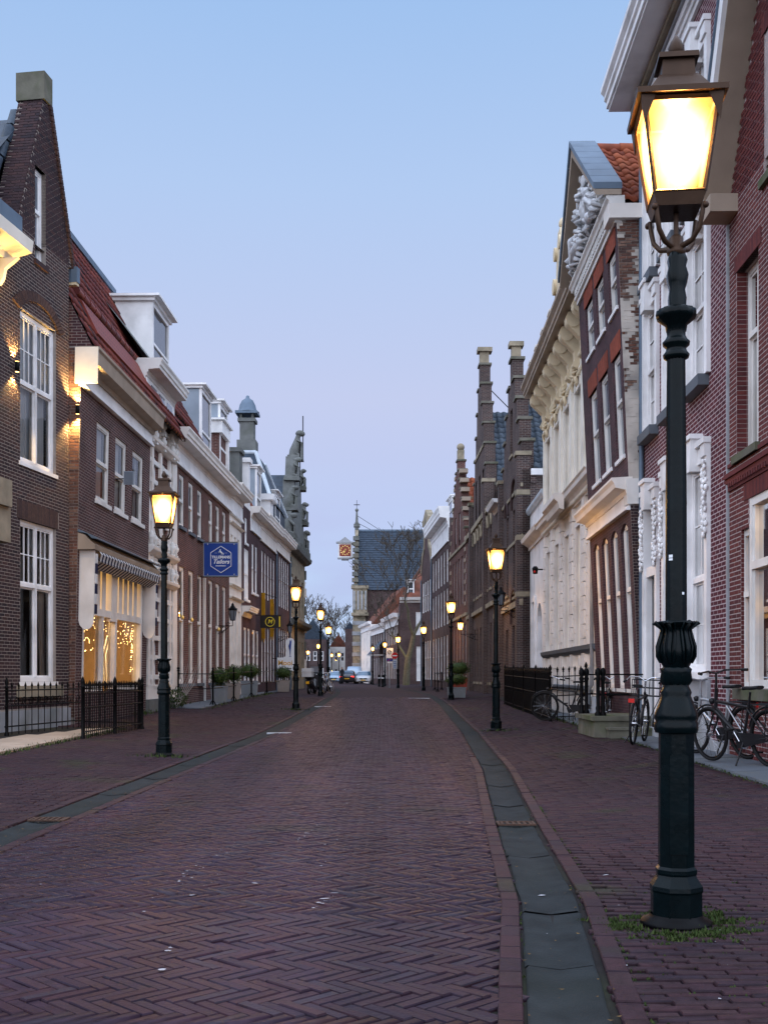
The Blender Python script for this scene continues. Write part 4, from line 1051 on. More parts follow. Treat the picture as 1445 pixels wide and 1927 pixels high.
for k in range(9):             # big scrolled consoles
    x = .55 + k * (L4 - 1.1) / 8
    pts = [(.05, 8.75), (.16, 8.78), (.22, 8.9), (.17, 9.05), (.20, 9.2), (.34, 9.35), (.5, 9.5), (.56, 9.68), (.50, 9.82), (.05, 9.86)]
    q = R4.mb(); q.extr(pts, x - .14, x + .14); q.tube([(x - .17, .38, 9.62), (x + .17, .38, 9.62)], .17, 10); q.tube([(x - .16, .15, 8.88), (x + .16, .15, 8.88)], .09, 8)
    obj('scroll_bracket', q, 'ochre_stone', R4.root)
    if k < 8: R4.box('frieze_panel', 'grey_stone', x + .28, x + (L4 - 1.1) / 8 - .28, -.02, .07, 9.0, 9.45)
R4.cornice(-.05, L4 + .1, 9.87, [(-.1, 0), (.66, 0), (.66, .07), (.7, .1), (.7, .2), (.78, .28), (.78, .36), (-.1, .36)], 'concrete_beige')
R4.cornice(0, L4 + .05, 10.232, [(-.1, 0), (.74, 0), (.72, .06), (-.1, .12)], 'wood_dark', 'gutter')
R4.cornice(-.02, L4 + .1, 5.5, [(-.05, 0), (.06, 0), (.06, .08), (.16, .13), (.2, .2), (.3, .24), (.32, .34), (.36, .38), (-.05, .42)], 'cream_pale', 'string_cornice')
R4.cornice(bw * 2 - .3, bw * 3 + .3, 5.46, [(.3, .0), (.42, .04), (.46, .2), (.56, .28), (.56, .42), (.3, .455)], 'cream_pale', 'centre_break')
for k in range(int(L4 / .14)): R4.box('dentil', 'cream', k * .14 + .02, k * .14 + .09, -.02, .16, 5.56, 5.626)
R4.cornice(0, L4, 1.72, [(-.05, 0), (.08, .02), (.16, .1), (.18, .2), (-.05, .22)], 'bluestone', 'sill_course')
for k in range(10): R4.box('corbel', 'cream_pale', .3 + k * 1.02, .44 + k * 1.02, -.02, .12, 1.42, 1.70)
R4.box('basement_wall', 'lead_pale', 0, 1.4, -.02, .11, -.3, .72); R4.box('basement_wall', 'cream_pale', 1.4, L4, -.02, .06, -.3, 1.40)
R4.cornice(1.3, L4, .86, [(-.05, 0), (.14, 0), (.2, .04), (.2, .09), (-.05, .12)], 'bluestone', 'basement_sill')
q = R4.mb(); q.tube([(.18, .16, 5.4), (.18, .16, 1.0), (.5, .16, .9), (.7, .16, .5)], .045, 8); obj('downpipe', q, 'grey_stone', R4.root)
cr_ = R4.mb(); cx = L4 * .28   # parapet crest with scrolls and balls
cr_.slab([(cx - 1.3, 10.3), (cx + 1.3, 10.3), (cx + .9, 10.75), (cx + .55, 11.1), (cx + .4, 11.9), (cx + .2, 12.25), (cx - .2, 12.25), (cx - .4, 11.9), (cx - .55, 11.1), (cx - .9, 10.75)], .25, .55); pc = obj('parapet_crest', cr_, 'ochre_stone', R4.root)
q = R4.mb(); q.ball((cx, .4, 12.42), .16, 10, 7)
for s_ in (-1, 1): q.tube([(cx + s_ * .62, .2, 11.05), (cx + s_ * .62, .62, 11.05)], .2, 10); q.tube([(cx + s_ * .42, .2, 11.8), (cx + s_ * .42, .62, 11.8)], .17, 10)
obj('scroll', q, 'ochre_stone', pc)
for k in range(4):
    x = L4 * .42 + k * 1.55; q = R4.mb(); q.box(x - .2, x + .2, .2, .6, 10.3, 10.62).box(x - .25, x + .25, .15, .65, 10.62, 10.68); q.ball((x, .4, 10.83), .14, 8, 6); obj('acroterion', q, 'cream_pale', R4.root)
m = R4.mb(); m.slab([(0, 10.25), (L4, 10.25), (L4, 10.32), (0, 10.32)], -9, .1); obj('roof', m, 'slate', R4.root)

# --- R4b: low white wing with arched door
RA = Bld('white_annex', 'low white stuccoed wing with an arched door beside the gothic gables', (fr(34.9), 34.95), (fr(34.9) + .1, 39.45), 1)
LA = RA.L; hA = [(1.0, 2.2, .3, 3.6), (2.75, 3.5, 1.2, 3.7)]
RA.wall(0, LA, -.3, 7.0, hA, 'white', 0, .2); RA.shell(0, LA, 6.95, 6, 'white')
RA.cornice(0, LA + .05, 5.6, [(-.05, 0), (.06, 0), (.06, .1), (.2, .2), (.3, .24), (.34, .36), (-.05, .4)], 'cream_pale')
RA.cornice(0, LA + .05, 6.85, [(-.05, 0), (.08, 0), (.14, .1), (.14, .2), (-.05, .2)], 'lead_pale', 'coping')
n_ = 10; q = RA.mb(); q.slab([(1.0, 3.6), (1.0, 2.99)] + [(1.6 - .6 * math.cos(math.pi * k / n_), 2.99 + .6 * math.sin(math.pi * k / n_)) for k in range(1, n_)] + [(2.2, 2.99), (2.2, 3.6)], -.1, .012); obj('arch', q, 'white', RA.root)
d_ = obj('arched_door', RA.mb().box(1.02, 2.18, -.19, -.15, .3, 3.58), 'lead_pale', RA.root); obj('door_panel', RA.mb().box(1.2, 2.0, -.15, -.14, .5, 2.6), 'grey_stone', d_)
RA.window(2.75, 3.5, 1.2, 3.7, o=-.12, fw=.08, mat='white', pane='glass_pale', split=.6, sill=(.08, 'white', .1))
RA.box('surround', 'white', 2.6, 2.75, -.02, .06, 1.2, 3.9, 3.5, 3.65, -.02, .06, 1.2, 3.9, 2.75, 3.5, -.02, .06, 3.7, 3.9)
RA.box('plinth', 'grey_stone', 0, LA, -.02, .05, -.3, .5)
for j in range(14): RA.box('quoin_block', 'white', 0, .3, -.02, .05, .6 + j * .34, .6 + j * .34 + .315)
cam_ = thing('security_lamp', 'dark spotlight with red eye high on the white wing', 'lamp', RA.root.matrix_basis @ Vector(RA.T((.5, .02, 4.55))))
obj('bracket', MB().box(-.22, .0, -.02, .02, 0, .04), 'iron_black', cam_); obj('housing', MB().lathe([(0, -.12), (.07, -.12), (.1, .05), (.05, .12), (0, .12)], (-.25, 0), 10), 'iron_black', cam_); obj('lens', MB().ball((-.28, -.08, -.06), .04, 8, 6), 'red_plastic', cam_)

# --- gothic brick gables
def stepped_gable(bd, c, w_, z0, z1, steps, th, mat, cap='cap_stone', o=0.0, pin=None, capth=.10, holes=()):
    """stepped gable centred at c: stack of narrowing courses with stone caps; th is the thickness behind the front"""
    h = (z1 - z0) / steps; g = bd.mb(); lst = []
    for k in range(steps):
        hw = w_ / 2 * (1 - k / (steps - .35)) if k < steps - 1 else .34
        hw = max(hw, .34); lst.append((hw, z0 + k * h, z0 + (k + 1) * h))
        for x0, x1 in ((c - hw, c + hw),):
            cut = [q for q in holes if q[2] < z0 + (k + .5) * h < q[3]]
            xs = [x0] + [v for q in cut for v in (q[0], q[1])] + [x1]
            for a, b in zip(xs[::2], xs[1::2]): g.box(a, b, o - th, o, z0 + k * h, z0 + (k + 1) * h)
    gb = obj('stepped_gable', g, mat, bd.root)
    for k, (hw, za, zb_) in enumerate(lst):
        nx = lst[k + 1][0] if k + 1 < len(lst) else 0
        for s_ in (-1, 1):
            a, b = (c + s_ * nx, c + s_ * (hw + .06)) if nx else (c - .42, c + .42)
            if not nx and s_ > 0: continue
            obj('cap_stone', bd.mb().box(a, b, o - th - .06, o + .07, zb_, zb_ + capth), cap, gb)
    return gb
def pointed(bd, a, b, c, d, o, mat, n=7):
    """brick hood moulding over a pointed arch"""
    m_ = (a + b) / 2; q = bd.mb(); R_ = (b - a) / 2
    for s_ in (-1, 1):
        pts = [(m_ + s_ * R_ * math.cos(t_ * math.pi / 2 / n) ** .8, o + .03, d + R_ * 1.15 * math.sin(t_ * math.pi / 2 / n)) for t_ in range(n + 1)]
        q.tube(pts, .07, 6)
    return obj('pointed_arch', q, mat, bd.root)

R5 = Bld('near_gothic_gable_house', 'brown brick stepped gable house next to the white wing', (4.87, 39.5), (4.85, 46.0), 1)
Lg = R5.L; c5 = Lg / 2
h5 = [(1.1, 1.75, 4.35, 7.4), (2.1, 2.75, 4.35, 7.4), (4.2, 4.9, 4.35, 7.4), (1.0, 1.8, .9, 3.1), (2.2, 3.0, .9, 3.1), (4.3, 5.2, .3, 3.0)]
R5.wall(0, Lg, -.3, 8.6, h5, 'brick_gothic', 0, .22); R5.shell(0, Lg, 8.5, 9, 'brick_gothic')
stepped_gable(R5, c5, Lg - .2, 8.6, 13.2, 5, .42, 'brick_gothic', holes=[(c5 - .4, c5 + .4, 9.6, 11.4)])
R5.box('pinnacle', 'sandstone', c5 - .16, c5 + .16, -.35, 0, 13.33, 13.75); R5.box('pinnacle_cap', 'sandstone', c5 - .26, c5 + .26, -.45, .1, 13.75, 13.92)
for x in (0, Lg - .5): R5.box('corner_pier', 'brick_gothic', x, x + .5, -.3, .18, -.3, 9.0); R5.box('pier_cap', 'sandstone', x - .04, x + .54, -.34, .24, 9.0, 9.14)
R5.window(c5 - .4, c5 + .4, 9.6, 11.4, o=-.2, fw=.07, mat='offwhite', sill=(.05, 'sandstone', .1))
for a, b, c, d in h5[:5]: R5.window(a, b, c, d, o=-.15, fw=.07, mat='white', split=.6, sill=(.05, 'sandstone', .1))
for a, b in ((1.0, 2.85), (4.1, 5.0)): pointed(R5, a, b, 0, 7.45, 0, 'bricks_soldier')
pointed(R5, .9, 3.1, 0, 3.15, 0, 'bricks_soldier')
d_ = obj('door', R5.mb().box(4.32, 5.18, -.2, -.16, .3, 3.0), 'wood_dark', R5.root)
for z, h_, o in ((3.7, .22, .1), (7.9, .12, .06), (6.1, .12, .03), (4.05, .1, .05)): R5.box('stone_band', 'sandstone', -.02, Lg, -.03, o + .18 if False else o, z, z + h_)
for z in (4.0, 6.0, 7.6): R5.box('corner_stone', 'sandstone', -.012, .52, -.28, .192, z, z + .18)
tile_roof(R5, (.05, -.42, 8.55), (.05, -7.5, 8.55), (c5, -.42, 11.75), 'tiles_blue', .25, .33, seen=lambda p: p[1])
R5.box('eaves_gutter', 'white', -.16, .02, -7, -.3, 8.28, 8.5)
q = R5.mb(); 
for k in range(14): q.box(-.08, -.0, -.5 - k * .42, -.3 - k * .42, 8.0, 8.24)
obj('corbel_bricks', q, 'brick_gothic', R5.root, 'stuff')
q = R5.mb(); q.slab([(c5, 11.7), (Lg, 8.5), (Lg, 8.4), (c5, 11.6)], -7.5, -.42); obj('far_roof', q, 'slate', R5.root)
q = R5.mb(); q.tube([(c5, -.3, 12.4), (c5, -1.3, 11.7)], .02, 5); obj('tie_rod', q, 'iron_black', R5.root)
q = R5.mb(); q.box(c5 - .3, c5 + .3, -4.6, -4.0, 11.2, 12.6).box(c5 - .36, c5 + .36, -4.66, -3.94, 12.6, 12.75); obj('chimney', q, 'brick_gothic', R5.root)

RL = Bld('brick_link_house', 'lower brick link with white gutter between the two gothic gables', (4.85, 46.0), (4.84, 49.0), 1)
hL = [(.6, 1.3, 4.4, 6.8), (1.7, 2.4, 4.4, 6.8), (.6, 1.3, .9, 3.0), (1.7, 2.4, .9, 3.0)]
RL.wall(0, RL.L, -.3, 8.2, hL, 'brick_gothic', 0, .2); RL.shell(0, RL.L, 8.1, 8, 'brick_gothic')
for a, b, c, d in hL: RL.window(a, b, c, d, o=-.14, mat='white', split=.6)
RL.cornice(0, RL.L, 8.2, gable_cornice(.4, .3), 'white'); RL.box('stone_band', 'sandstone', 0, RL.L, -.02, .07, 3.7, 3.9)
q = RL.mb(); q.slab([(0, 8.5), (RL.L, 8.5), (RL.L, 8.6), (0, 8.6)], -7, .1); obj('roof', q, 'slate', RL.root)
q = RL.mb(); q.tube([(.15, .1, .1), (.15, .1, 8.2)], .05, 8); obj('downpipe', q, 'lead_pale', RL.root)

R6 = Bld('tall_gothic_gable_house', 'tallest brown brick stepped gable house with arched windows', (4.84, 49.0), (4.68, 62.5), 1)
Lh = R6.L; c6 = Lh * .5
h6 = [(1.2 + k * 1.55, 2.0 + k * 1.55, 5.2, 8.0) for k in range(7)] + [(1.2 + k * 1.55, 2.0 + k * 1.55, .9, 3.6) for k in range(7)] + [(c6 - 2.2, c6 - 1.4, 9.2, 11.4), (c6 - .4, c6 + .4, 9.2, 11.4), (c6 + 1.4, c6 + 2.2, 9.2, 11.4)]
R6.wall(0, Lh, -.3, 9.0, h6, 'brick_gothic', 0, .22); R6.shell(0, Lh, 8.9, 10, 'brick_gothic')
stepped_gable(R6, c6, 7.4, 9.0, 16.6, 7, .5, 'brick_gothic', holes=[h6[-3], h6[-2], h6[-1]])
R6.box('pinnacle', 'sandstone', c6 - .2, c6 + .2, -.45, 0, 16.7, 17.3); R6.box('pinnacle_cap', 'sandstone', c6 - .34, c6 + .34, -.6, .12, 17.3, 17.5)
R6.window(*h6[-3], o=-.2, mat='offwhite'); R6.window(*h6[-2], o=-.2, mat='offwhite'); R6.window(*h6[-1], o=-.2, mat='offwhite')
for a, b, c, d in h6[:14]: R6.window(a, b, c, d, o=-.15, mat='white', split=.6, sill=(.05, 'sandstone', .12))
for a, b, c, d in h6[:7]: pointed(R6, a - .15, b + .15, c, d, 0, 'sandstone')
for z, h_, o in ((4.3, .2, .12), (8.7, .25, .15), (12.2, .15, .05)): R6.box('stone_band', 'sandstone', 0 if z < 10 else c6 - 2.4, Lh if z < 10 else c6 + 2.4, -.03, o, z, z + h_)
for x in (c6 - 3.9, c6 + 3.4): R6.box('gable_pier', 'brick_gothic', x, x + .5, -.3, .2, -.3, 10.2); R6.box('pier_cap', 'sandstone', x - .05, x + .55, -.35, .27, 10.2, 10.36)
tile_roof(R6, (2.2, -.5, 9.0), (2.2, -9.0, 9.0), (c6, -.5, 14.3), 'tiles_blue', .30, .42, seen=lambda p: p[1] if True else 0)
q = R6.mb(); q.slab([(c6, 14.25), (Lh - 2.2, 9.0), (Lh - 2.2, 8.9), (c6, 14.1)], -9, -.5); obj('far_roof', q, 'slate', R6.root)
R6.box('eaves_gutter', 'white', 1.4, 2.2, -8, -.3, 8.7, 9.0); q = R6.mb(); q.tube([(c6, -.4, 15.6), (c6, -1.6, 14.4)], .025, 5); obj('tie_rod', q, 'iron_black', R6.root)

R7 = Bld('red_stepped_gable_house', 'slim red brick stepped gable with white stone blocks and orange tiles', (4.68, 62.6), (4.25, 73.0), 1)
L7 = R7.L; c7 = L7 * .52
h7 = [(.9 + k * 1.6, 1.7 + k * 1.6, z0, z1) for k in range(6) for z0, z1 in ((5.4, 8.2), (.9, 4.2))] + [(c7 - 1.5, c7 - .7, 9.3, 11.0), (c7 + .7, c7 + 1.5, 9.3, 11.0)]
R7.wall(0, L7, -.3, 9.0, h7, 'brick_rust', 0, .2); R7.shell(0, L7, 8.9, 9, 'brick_rust')
g7 = stepped_gable(R7, c7, L7 * .8, 9.0, 14.2, 8, .45, 'brick_rust', holes=h7[-2:])
q = R7.mb(); q.box(c7 - .22, c7 + .22, -.4, 0, 14.3, 14.9).ball((c7, -.2, 15.1), .24, 8, 6); obj('finial', q, 'sandstone', g7)
for k in range(15):
    z = 4.6 + k * .62
    for s_ in (-1, 1):
        w7 = L7 * .4 * (1 - max(0, z - 9.0) / 6.2); obj('block_stone', R7.mb().box(c7 + s_ * w7 - .3, c7 + s_ * w7 + .3, -.47, .03, z, z + .22), 'concrete_beige', R7.root)
for hh in h7: R7.window(*hh, o=-.12, mat='white', split=.6)
for z in (4.6, 8.7): R7.box('stone_band', 'sandstone', 0, L7, -.03, .08, z, z + .16)
tile_roof(R7, (.6, -.45, 9.0), (.6, -8.5, 9.0), (c7, -.45, 13.2), 'tiles_orange', .34, .48, seen=lambda p: p[1])
q = R7.mb(); q.slab([(c7, 13.15), (L7 - .6, 9.0), (L7 - .6, 8.9), (c7, 13.05)], -8.5, -.45); obj('far_roof', q, 'dark_stone', R7.root)

def row_house(name, label, p0, p1, side, z1, rows, n, mat, wmat='white', corn=.5, ch=.5, cmat='white', w_=.95, pane='glass', roof=None, depth=9, cat='house', sill=None, cols=1, margin=.45, top=(1, 1), bot=(1, 1), split=.55, group='houses lining the street'):
    bd = Bld(name, label, p0, p1, side, cat=cat, group=group); L = bd.L; g_ = (L - 2 * margin - n * w_) / max(1, n - 1) if n > 1 else 0
    hs = [(margin + k * (w_ + g_), margin + k * (w_ + g_) + w_, a, b) for (a, b) in rows for k in range(n)]
    bd.wall(0, L, -.3, z1, hs, mat, 0, .16); bd.shell(0, L, z1 - .05, depth, mat)
    for h_ in hs: bd.window(*h_, o=-.09, mat=wmat, pane=pane if RND.random() < .6 else RND.choice(['glass', 'glass_pale', 'curtain']), split=split, sill=sill, top=top, bot=bot)
    if corn:
        frieze(bd, 0, L, z1 - ch * 1.15, z1 - ch * .5, cmat); bd.cornice(-.03, L + .03, z1 - ch * .5, gable_cornice(corn, ch), cmat)
    q = bd.mb(); q.tube([(L - .12, .07, 0), (L - .12, .07, z1 - ch)], .05, 7); obj('downpipe', q, 'lead', bd.root)
    if roof:
        rm, ro, rz = roof
        q = bd.mb(); q.face([(0, -.1, z1), (L, -.1, z1), (L, -ro, z1 + rz), (0, -ro, z1 + rz)], [(0, 0), (L, 0), (L, 4), (0, 4)]); q.face([(0, -2 * ro, z1), (L, -2 * ro, z1), (L, -ro, z1 + rz), (0, -ro, z1 + rz)])
        q.face([(0, -.1, z1), (0, -ro, z1 + rz), (0, -2 * ro, z1)]); q.face([(L, -.1, z1), (L, -ro, z1 + rz), (L, -2 * ro, z1)])
        obj('roof', q, rm, bd.root)
    return bd
def dormer(bd, s0, s1, o0, depth, z0, z1, cheek, frame='white', cap='white', pane='glass', win=True, capo=.14, front=None):
    """dormer: cheeks, roof slab with moulded edge, framed window to the street"""
    d = obj('dormer', bd.mb().box(s0, s1, o0 - depth, o0 - .06, z0, z1), cheek, bd.root)
    obj('dormer_roof', bd.mb().box(s0 - capo, s1 + capo, o0 - depth - .1, o0 + capo + .06, z1 + .1, z1 + .17).box(s0 - capo * .5, s1 + capo * .5, o0 - depth - .05, o0 + capo * .5, z1, z1 + .1), cap, d)
    f = bd.mb(); fw = .13
    f.box(s0, s0 + fw, o0 - .06, o0 + .03, z0, z1).box(s1 - fw, s1, o0 - .06, o0 + .03, z0, z1).box(s0 + fw, s1 - fw, o0 - .06, o0 + .03, z1 - fw, z1).box(s0 + fw, s1 - fw, o0 - .06, o0 + .05, z0, z0 + .12).box(s0 + fw, s1 - fw, o0 - .06, o0 + .02, (z0 + z1) / 2 - .04, (z0 + z1) / 2 + .04)
    obj('dormer_frame', f, frame, d)
    for za, zb_ in ((z0 + .12, (z0 + z1) / 2 - .04), ((z0 + z1) / 2 + .04, z1 - fw)): obj('pane', bd.mb().box(s0 + fw, s1 - fw, o0 - .055, o0 - .02, za, zb_), pane, d)
    return d
R8 = row_house('white_corniced_house', 'brown brick house with white cornice and grey dormer past the red gable', (4.22, 73.1), (3.62, 84.5), 1, 11.6, [(7.4, 9.6), (4.6, 7.0), (.9, 3.9)], 6, 'brick_far', corn=.7, ch=1.4)
dormer(R8, 2.0, 4.6, -.5, 3, 11.6, 13.2, 'zinc'); R8.box('roof_body', 'slate', 0, R8.L, -7, -2, 11.5, 12.6)
R9 = row_house('neck_gable_house', 'narrow house with a pale stone edged neck gable', (3.6, 84.6), (3.05, 90.5), 1, 9.4, [(6.2, 8.6), (.9, 3.9)], 4, 'brick_far', corn=0, pane='glass')
q = R9.mb(); q.slab([(0, 9.4), (R9.L, 9.4), (R9.L - .9, 10.6), (R9.L - 1.9, 11.2), (R9.L - 1.9, 13.0), (1.9, 13.0), (1.9, 11.2), (.9, 10.6)], -.4, 0); gg = obj('neck_gable', q, 'brick_far', R9.root)
for s_ in (0, 1):
    X = (lambda x: x if not s_ else R9.L - x)
    q = R9.mb(); pl = [(X(0), 9.35), (X(.9), 10.6), (X(1.9), 11.2), (X(1.9), 13.0), (X(1.6), 13.0), (X(1.5), 11.5), (X(.6), 10.9), (X(-.2), 9.5)]; q.slab(pl if not s_ else pl[::-1], -.42, .06); obj('edge_stone', q, 'sandstone', gg)
R9.box('gable_cap', 'sandstone', 1.4, R9.L - 1.4, -.5, .15, 13.0, 13.5); q = R9.mb(); q.slab([(1.4, 13.5), (R9.L - 1.4, 13.5), (R9.L / 2, 14.2)], -.4, .1); obj('gable_pediment', q, 'sandstone', R9.root)
q = R9.mb(); q.face([(0, -.4, 9.4), (0, -8, 9.4), (R9.L / 2, -8, 13.4), (R9.L / 2, -.4, 13.4)]); q.face([(R9.L, -.4, 9.4), (R9.L, -8, 9.4), (R9.L / 2, -8, 13.4), (R9.L / 2, -.4, 13.4)]); obj('roof', q, 'roof_far', R9.root)

# buildings where the street bends away
def facing(name, label, x0, x1, y, z1, mat, holes, depth=8, cat='house', roof=None):
    """a front that looks back down the street"""
    bd = Bld(name, label, (x1, y), (x0, y), 1, cat=cat); bd.wall(0, bd.L, -.3, z1, holes, mat, 0, .16); bd.shell(0, bd.L, z1 - .05, depth, mat); return bd
RB = facing('shuttered_corner_house', 'brown brick corner house with tall pale shuttered windows behind the tree', 1.5, 5.2, 107, 8.4, 'brick_far', [(1.05, 2.15, 5.1, 7.3), (.95, 2.1, .7, 4.0)])
for a, b, c, d in [(1.05, 2.15, 5.1, 7.3), (.95, 2.1, .7, 4.0)]:
    w_ = RB.window(a, b, c, d, o=-.08, mat='white', pane='curtain', split=.5, fw=.06)
RB.cornice(0, RB.L, 8.2, gable_cornice(.4, .5), 'offwhite')
q = RB.mb(); q.face([(-.2, .2, 8.6), (RB.L, .2, 8.6), (RB.L - 2.7, -5, 13.0), (.3, -5, 13.0)], [(0, 0), (4, 0), (4, 5), (0, 5)]); q.face([(RB.L, .2, 8.6), (RB.L, -9, 8.6), (RB.L - 2.7, -5, 13)]); q.face([(-.2, .2, 8.6), (-.2, -9, 8.6), (.3, -5, 13)])
obj('roof', q, 'roof_far', RB.root)
dormer(RB, 2.3, 3.0, -.5, 1.6, 8.8, 10.3, 'zinc')
RC = row_house('terrace_house', 'dark brick terrace house with close white windows behind the signs', (1.35, 107.5), (.1, 120), 1, 6.9, [(4.3, 6.2), (.9, 3.4)], 8, 'brick_far', corn=.5, ch=.7, w_=.8, roof=('slate', 4, 3))
RD = row_house('terrace_house', 'small dark house with a pale awning before the clock hall', (.05, 120.2), (-1.5, 133), 1, 6.6, [(4.2, 5.9), (.9, 3.2)], 6, 'brick_far', corn=.4, ch=.6, w_=.8, roof=('roof_far', 4, 3.6))
q = RD.mb(); q.slab([(1, 3.4), (5, 3.4), (5, 3.5), (1, 3.5)], 0, 1.4); obj('awning', q, 'white_cloth', RD.root); q = RD.mb(); q.face([(1, 0, 5.0), (5, 0, 5.0), (5, 1.4, 3.5), (1, 1.4, 3.5)]); obj('awning_roof', q, 'slate', RD.root)
RE = row_house('pale_stucco_house', 'pale stucco house with gable beside the tall hall', (-1.55, 133.2), (-3.0, 146), 1, 7.4, [(4.4, 6.3), (.9, 3.3)], 4, 'cream_pale', corn=.4, ch=.6, w_=.9, roof=('roof_far', 4, 4.5))

# the old hall with slate roof and hanging clock
HX0, HX1, HY = -4.05, 6.5, 150.0
hall = thing('slate_roofed_hall', 'old stone hall with a great steep slate roof and gable facing the street', 'hall', (HX0, HY, 0), group='houses lining the street')
m = MB(); m.box(.4, 10.5, 0, 16, -.3, 12.8); obj('wall', m, 'brick_far', hall)
m = MB(); m.face([(.3, -.3, 12.7), (10.6, -.3, 12.7), (10.6, 8, 21.7), (.3, 8, 21.7)]); m.face([(.3, 16.3, 12.7), (10.6, 16.3, 12.7), (10.6, 8, 21.7), (.3, 8, 21.7)]); rf = obj('roof', m, 'slate', hall)
for j in range(26):      # slate courses
    for i in range(1):
        t_ = j / 26; y0, z0 = -.3 + 8.3 * t_, 12.7 + 9.0 * t_
        obj('slate_course', MB().box(.32, 10.58, y0 - .05, y0 + .02, z0 - .02, z0 + .035), 'slate', rf)
obj('ridge', MB().box(.3, 10.6, 7.85, 8.15, 21.6, 21.85), 'lead', rf)
m = MB(); 
m.face([(0, -.3, -.3), (0, 16.3, -.3), (0, 16.3, 12.7), (0, 8, 22.2), (0, -.3, 12.7)]); m.face([(.45, -.3, -.3), (.45, -.3, 12.7), (0, -.3, 12.7), (0, -.3, -.3)]); m.face([(.45, -.3, 12.7), (.45, 8, 22.2), (0, 8, 22.2), (0, -.3, 12.7)])
obj('gable_front', m, 'sandstone', hall)
for k in range(9):
    z = 12.9 + k * .9; y = -.3 + (z - 12.7) / 9.5 * 8.3; obj('kneeler_stone', MB().box(-.25, .6, y - .5, y + .3, z, z + .55), 'cap_stone' if k % 2 else 'dark_stone', hall)
m = MB(); m.box(-.05, .5, 7.6, 8.4, 21.2, 22.8).box(-.2, .65, 7.4, 8.6, 22.2, 22.6).frustum((.22, 8), .4, .22, 22.8, 24.4).ball((.22, 8, 24.6), .25, 8, 6); pn = obj('gable_pinnacle', m, 'dark_stone', hall)
m = MB().box(.19, .25, 7.97, 8.03, 24.5, 26.0).box(-.2, .64, 7.97, 8.03, 25.3, 25.4); obj('cross', m, 'iron_black', pn)
m = MB().tube([(.3, 8, 23.8), (5.0, 8, 20.8)], .03, 4).tube([(.3, 8, 22.8), (4.2, 8, 20.8)], .03, 4); obj('stay_rod', m, 'iron_black', pn)
m = MB().box(-.1, 1.8, -1.2, .0, 9.6, 12.8).box(-.3, 2.0, -1.4, .1, 12.8, 13.2).box(-.3, 2.0, -1.4, .1, 9.2, 9.6); bay = obj('stone_bay', m, 'sandstone', hall)
for k in range(4): obj('balustrade_pier', MB().box(.0 + k * .5, .22 + k * .5, -1.32, -1.2, 10.0, 12.5), 'grey_stone', bay)
m = MB().box(-.1, 1.6, -.9, -.3, -.3, 9.2); obj('corner_buttress', m, 'sandstone', hall)
for z in (1, 2.4, 3.8, 5.2, 6.6, 8): obj('quoin_stone', MB().box(-.18, 1.68, -.98, -.25, z, z + .5), 'grey_stone', hall)
def zhall(v): return EYE - (v - V0) * (HY + 6) / F
clk = thing('hanging_clock', 'square red clock with gilt numerals hanging off the hall gable', 'clock', (HX0 - .0, HY + 6, 0))
zc = zhall(1036); hx = -1.35
m = MB().box(hx - .95, hx + .95, -.3, .3, zc - 1.0, zc + 1.0); cb = obj('case', m, 'offwhite', clk)
obj('dial', MB().box(hx - .78, hx + .78, -.33, -.302, zc - .82, zc + .82), 'clock_red', clk)
m = MB().box(hx - 1.25, hx + 1.25, -.5, .4, zc + 1.0, zc + 1.2); m.slab([(hx - .85, zc + 1.2), (hx + .85, zc + 1.2), (hx, zc + 1.85)], -.45, .35); obj('pediment', m, 'grey_stone', clk)
obj('base', MB().box(hx - 1.05, hx + 1.05, -.4, .35, zc - 1.2, zc - 1.0).box(hx - .5, hx + .5, -.2, .2, zc - 1.4, zc - 1.2), 'grey_stone', clk)
for k in range(12):
    a = k * math.pi / 6; obj('numeral', MB().box(hx + .62 * math.sin(a) - .07, hx + .62 * math.sin(a) + .07, -.345, -.332, zc + .62 * math.cos(a) - .07, zc + .62 * math.cos(a) + .07), 'gold', clk)
for a, l_, w_ in ((rad(233), .6, .07), (rad(203), .42, .09)):
    m = MB(); d_ = Vector((math.sin(a), math.cos(a))); n_ = Vector((d_.y, -d_.x)) * w_
    m.slab([(hx - d_.x * .2 - n_.x, zc - d_.y * .2 - n_.y), (hx + d_.x * l_ - n_.x * .4, zc + d_.y * l_ - n_.y * .4), (hx + d_.x * l_ + n_.x * .4, zc + d_.y * l_ + n_.y * .4), (hx - d_.x * .2 + n_.x, zc - d_.y * .2 + n_.y)], -.362, -.348); obj('hand', m, 'gold', clk)
obj('bracket', MB().box(-.45, .15, -.08, .08, zc + .75, zc + .95).box(-.45, .15, -.08, .08, zc - 1.1, zc - .9), 'iron_black', clk)

# farther left, beyond the bend
for i, (nm, lab, x0, x1, y, z1, mt, rf_) in enumerate([
    ('far_gable_house', 'distant white house with steep red tiled roof at the street end', -9.0, -6.2, 186, 6.0, 'offwhite', 'roof_far'),
    ('far_brick_house', 'distant brown brick house right of the red tiled roof', -6.1, -4.6, 176, 8.6, 'brick_far', 'slate'),
    ('far_grey_house', 'distant grey house closing the street on the left', -13.5, -9.2, 178, 7.0, 'brick_far', 'slate')]):
    hs = [(.4 + k * 1.05, 1.0 + k * 1.05, a, a + 1.5) for a in (.9, 3.6) for k in range(int((x1 - x0 - .6) / 1.05))]
    b_ = facing(nm, lab, x0, x1, y, z1, mt, hs)
    for h_ in hs: b_.window(*h_, o=-.08, mat='white', fw=.08)
    q = b_.mb(); L_ = b_.L; q.slab([(-.1, z1), (L_ + .1, z1), (L_ * .5, z1 + L_ * .75)], -9, -.05); obj('roof', q, rf_, b_.root)

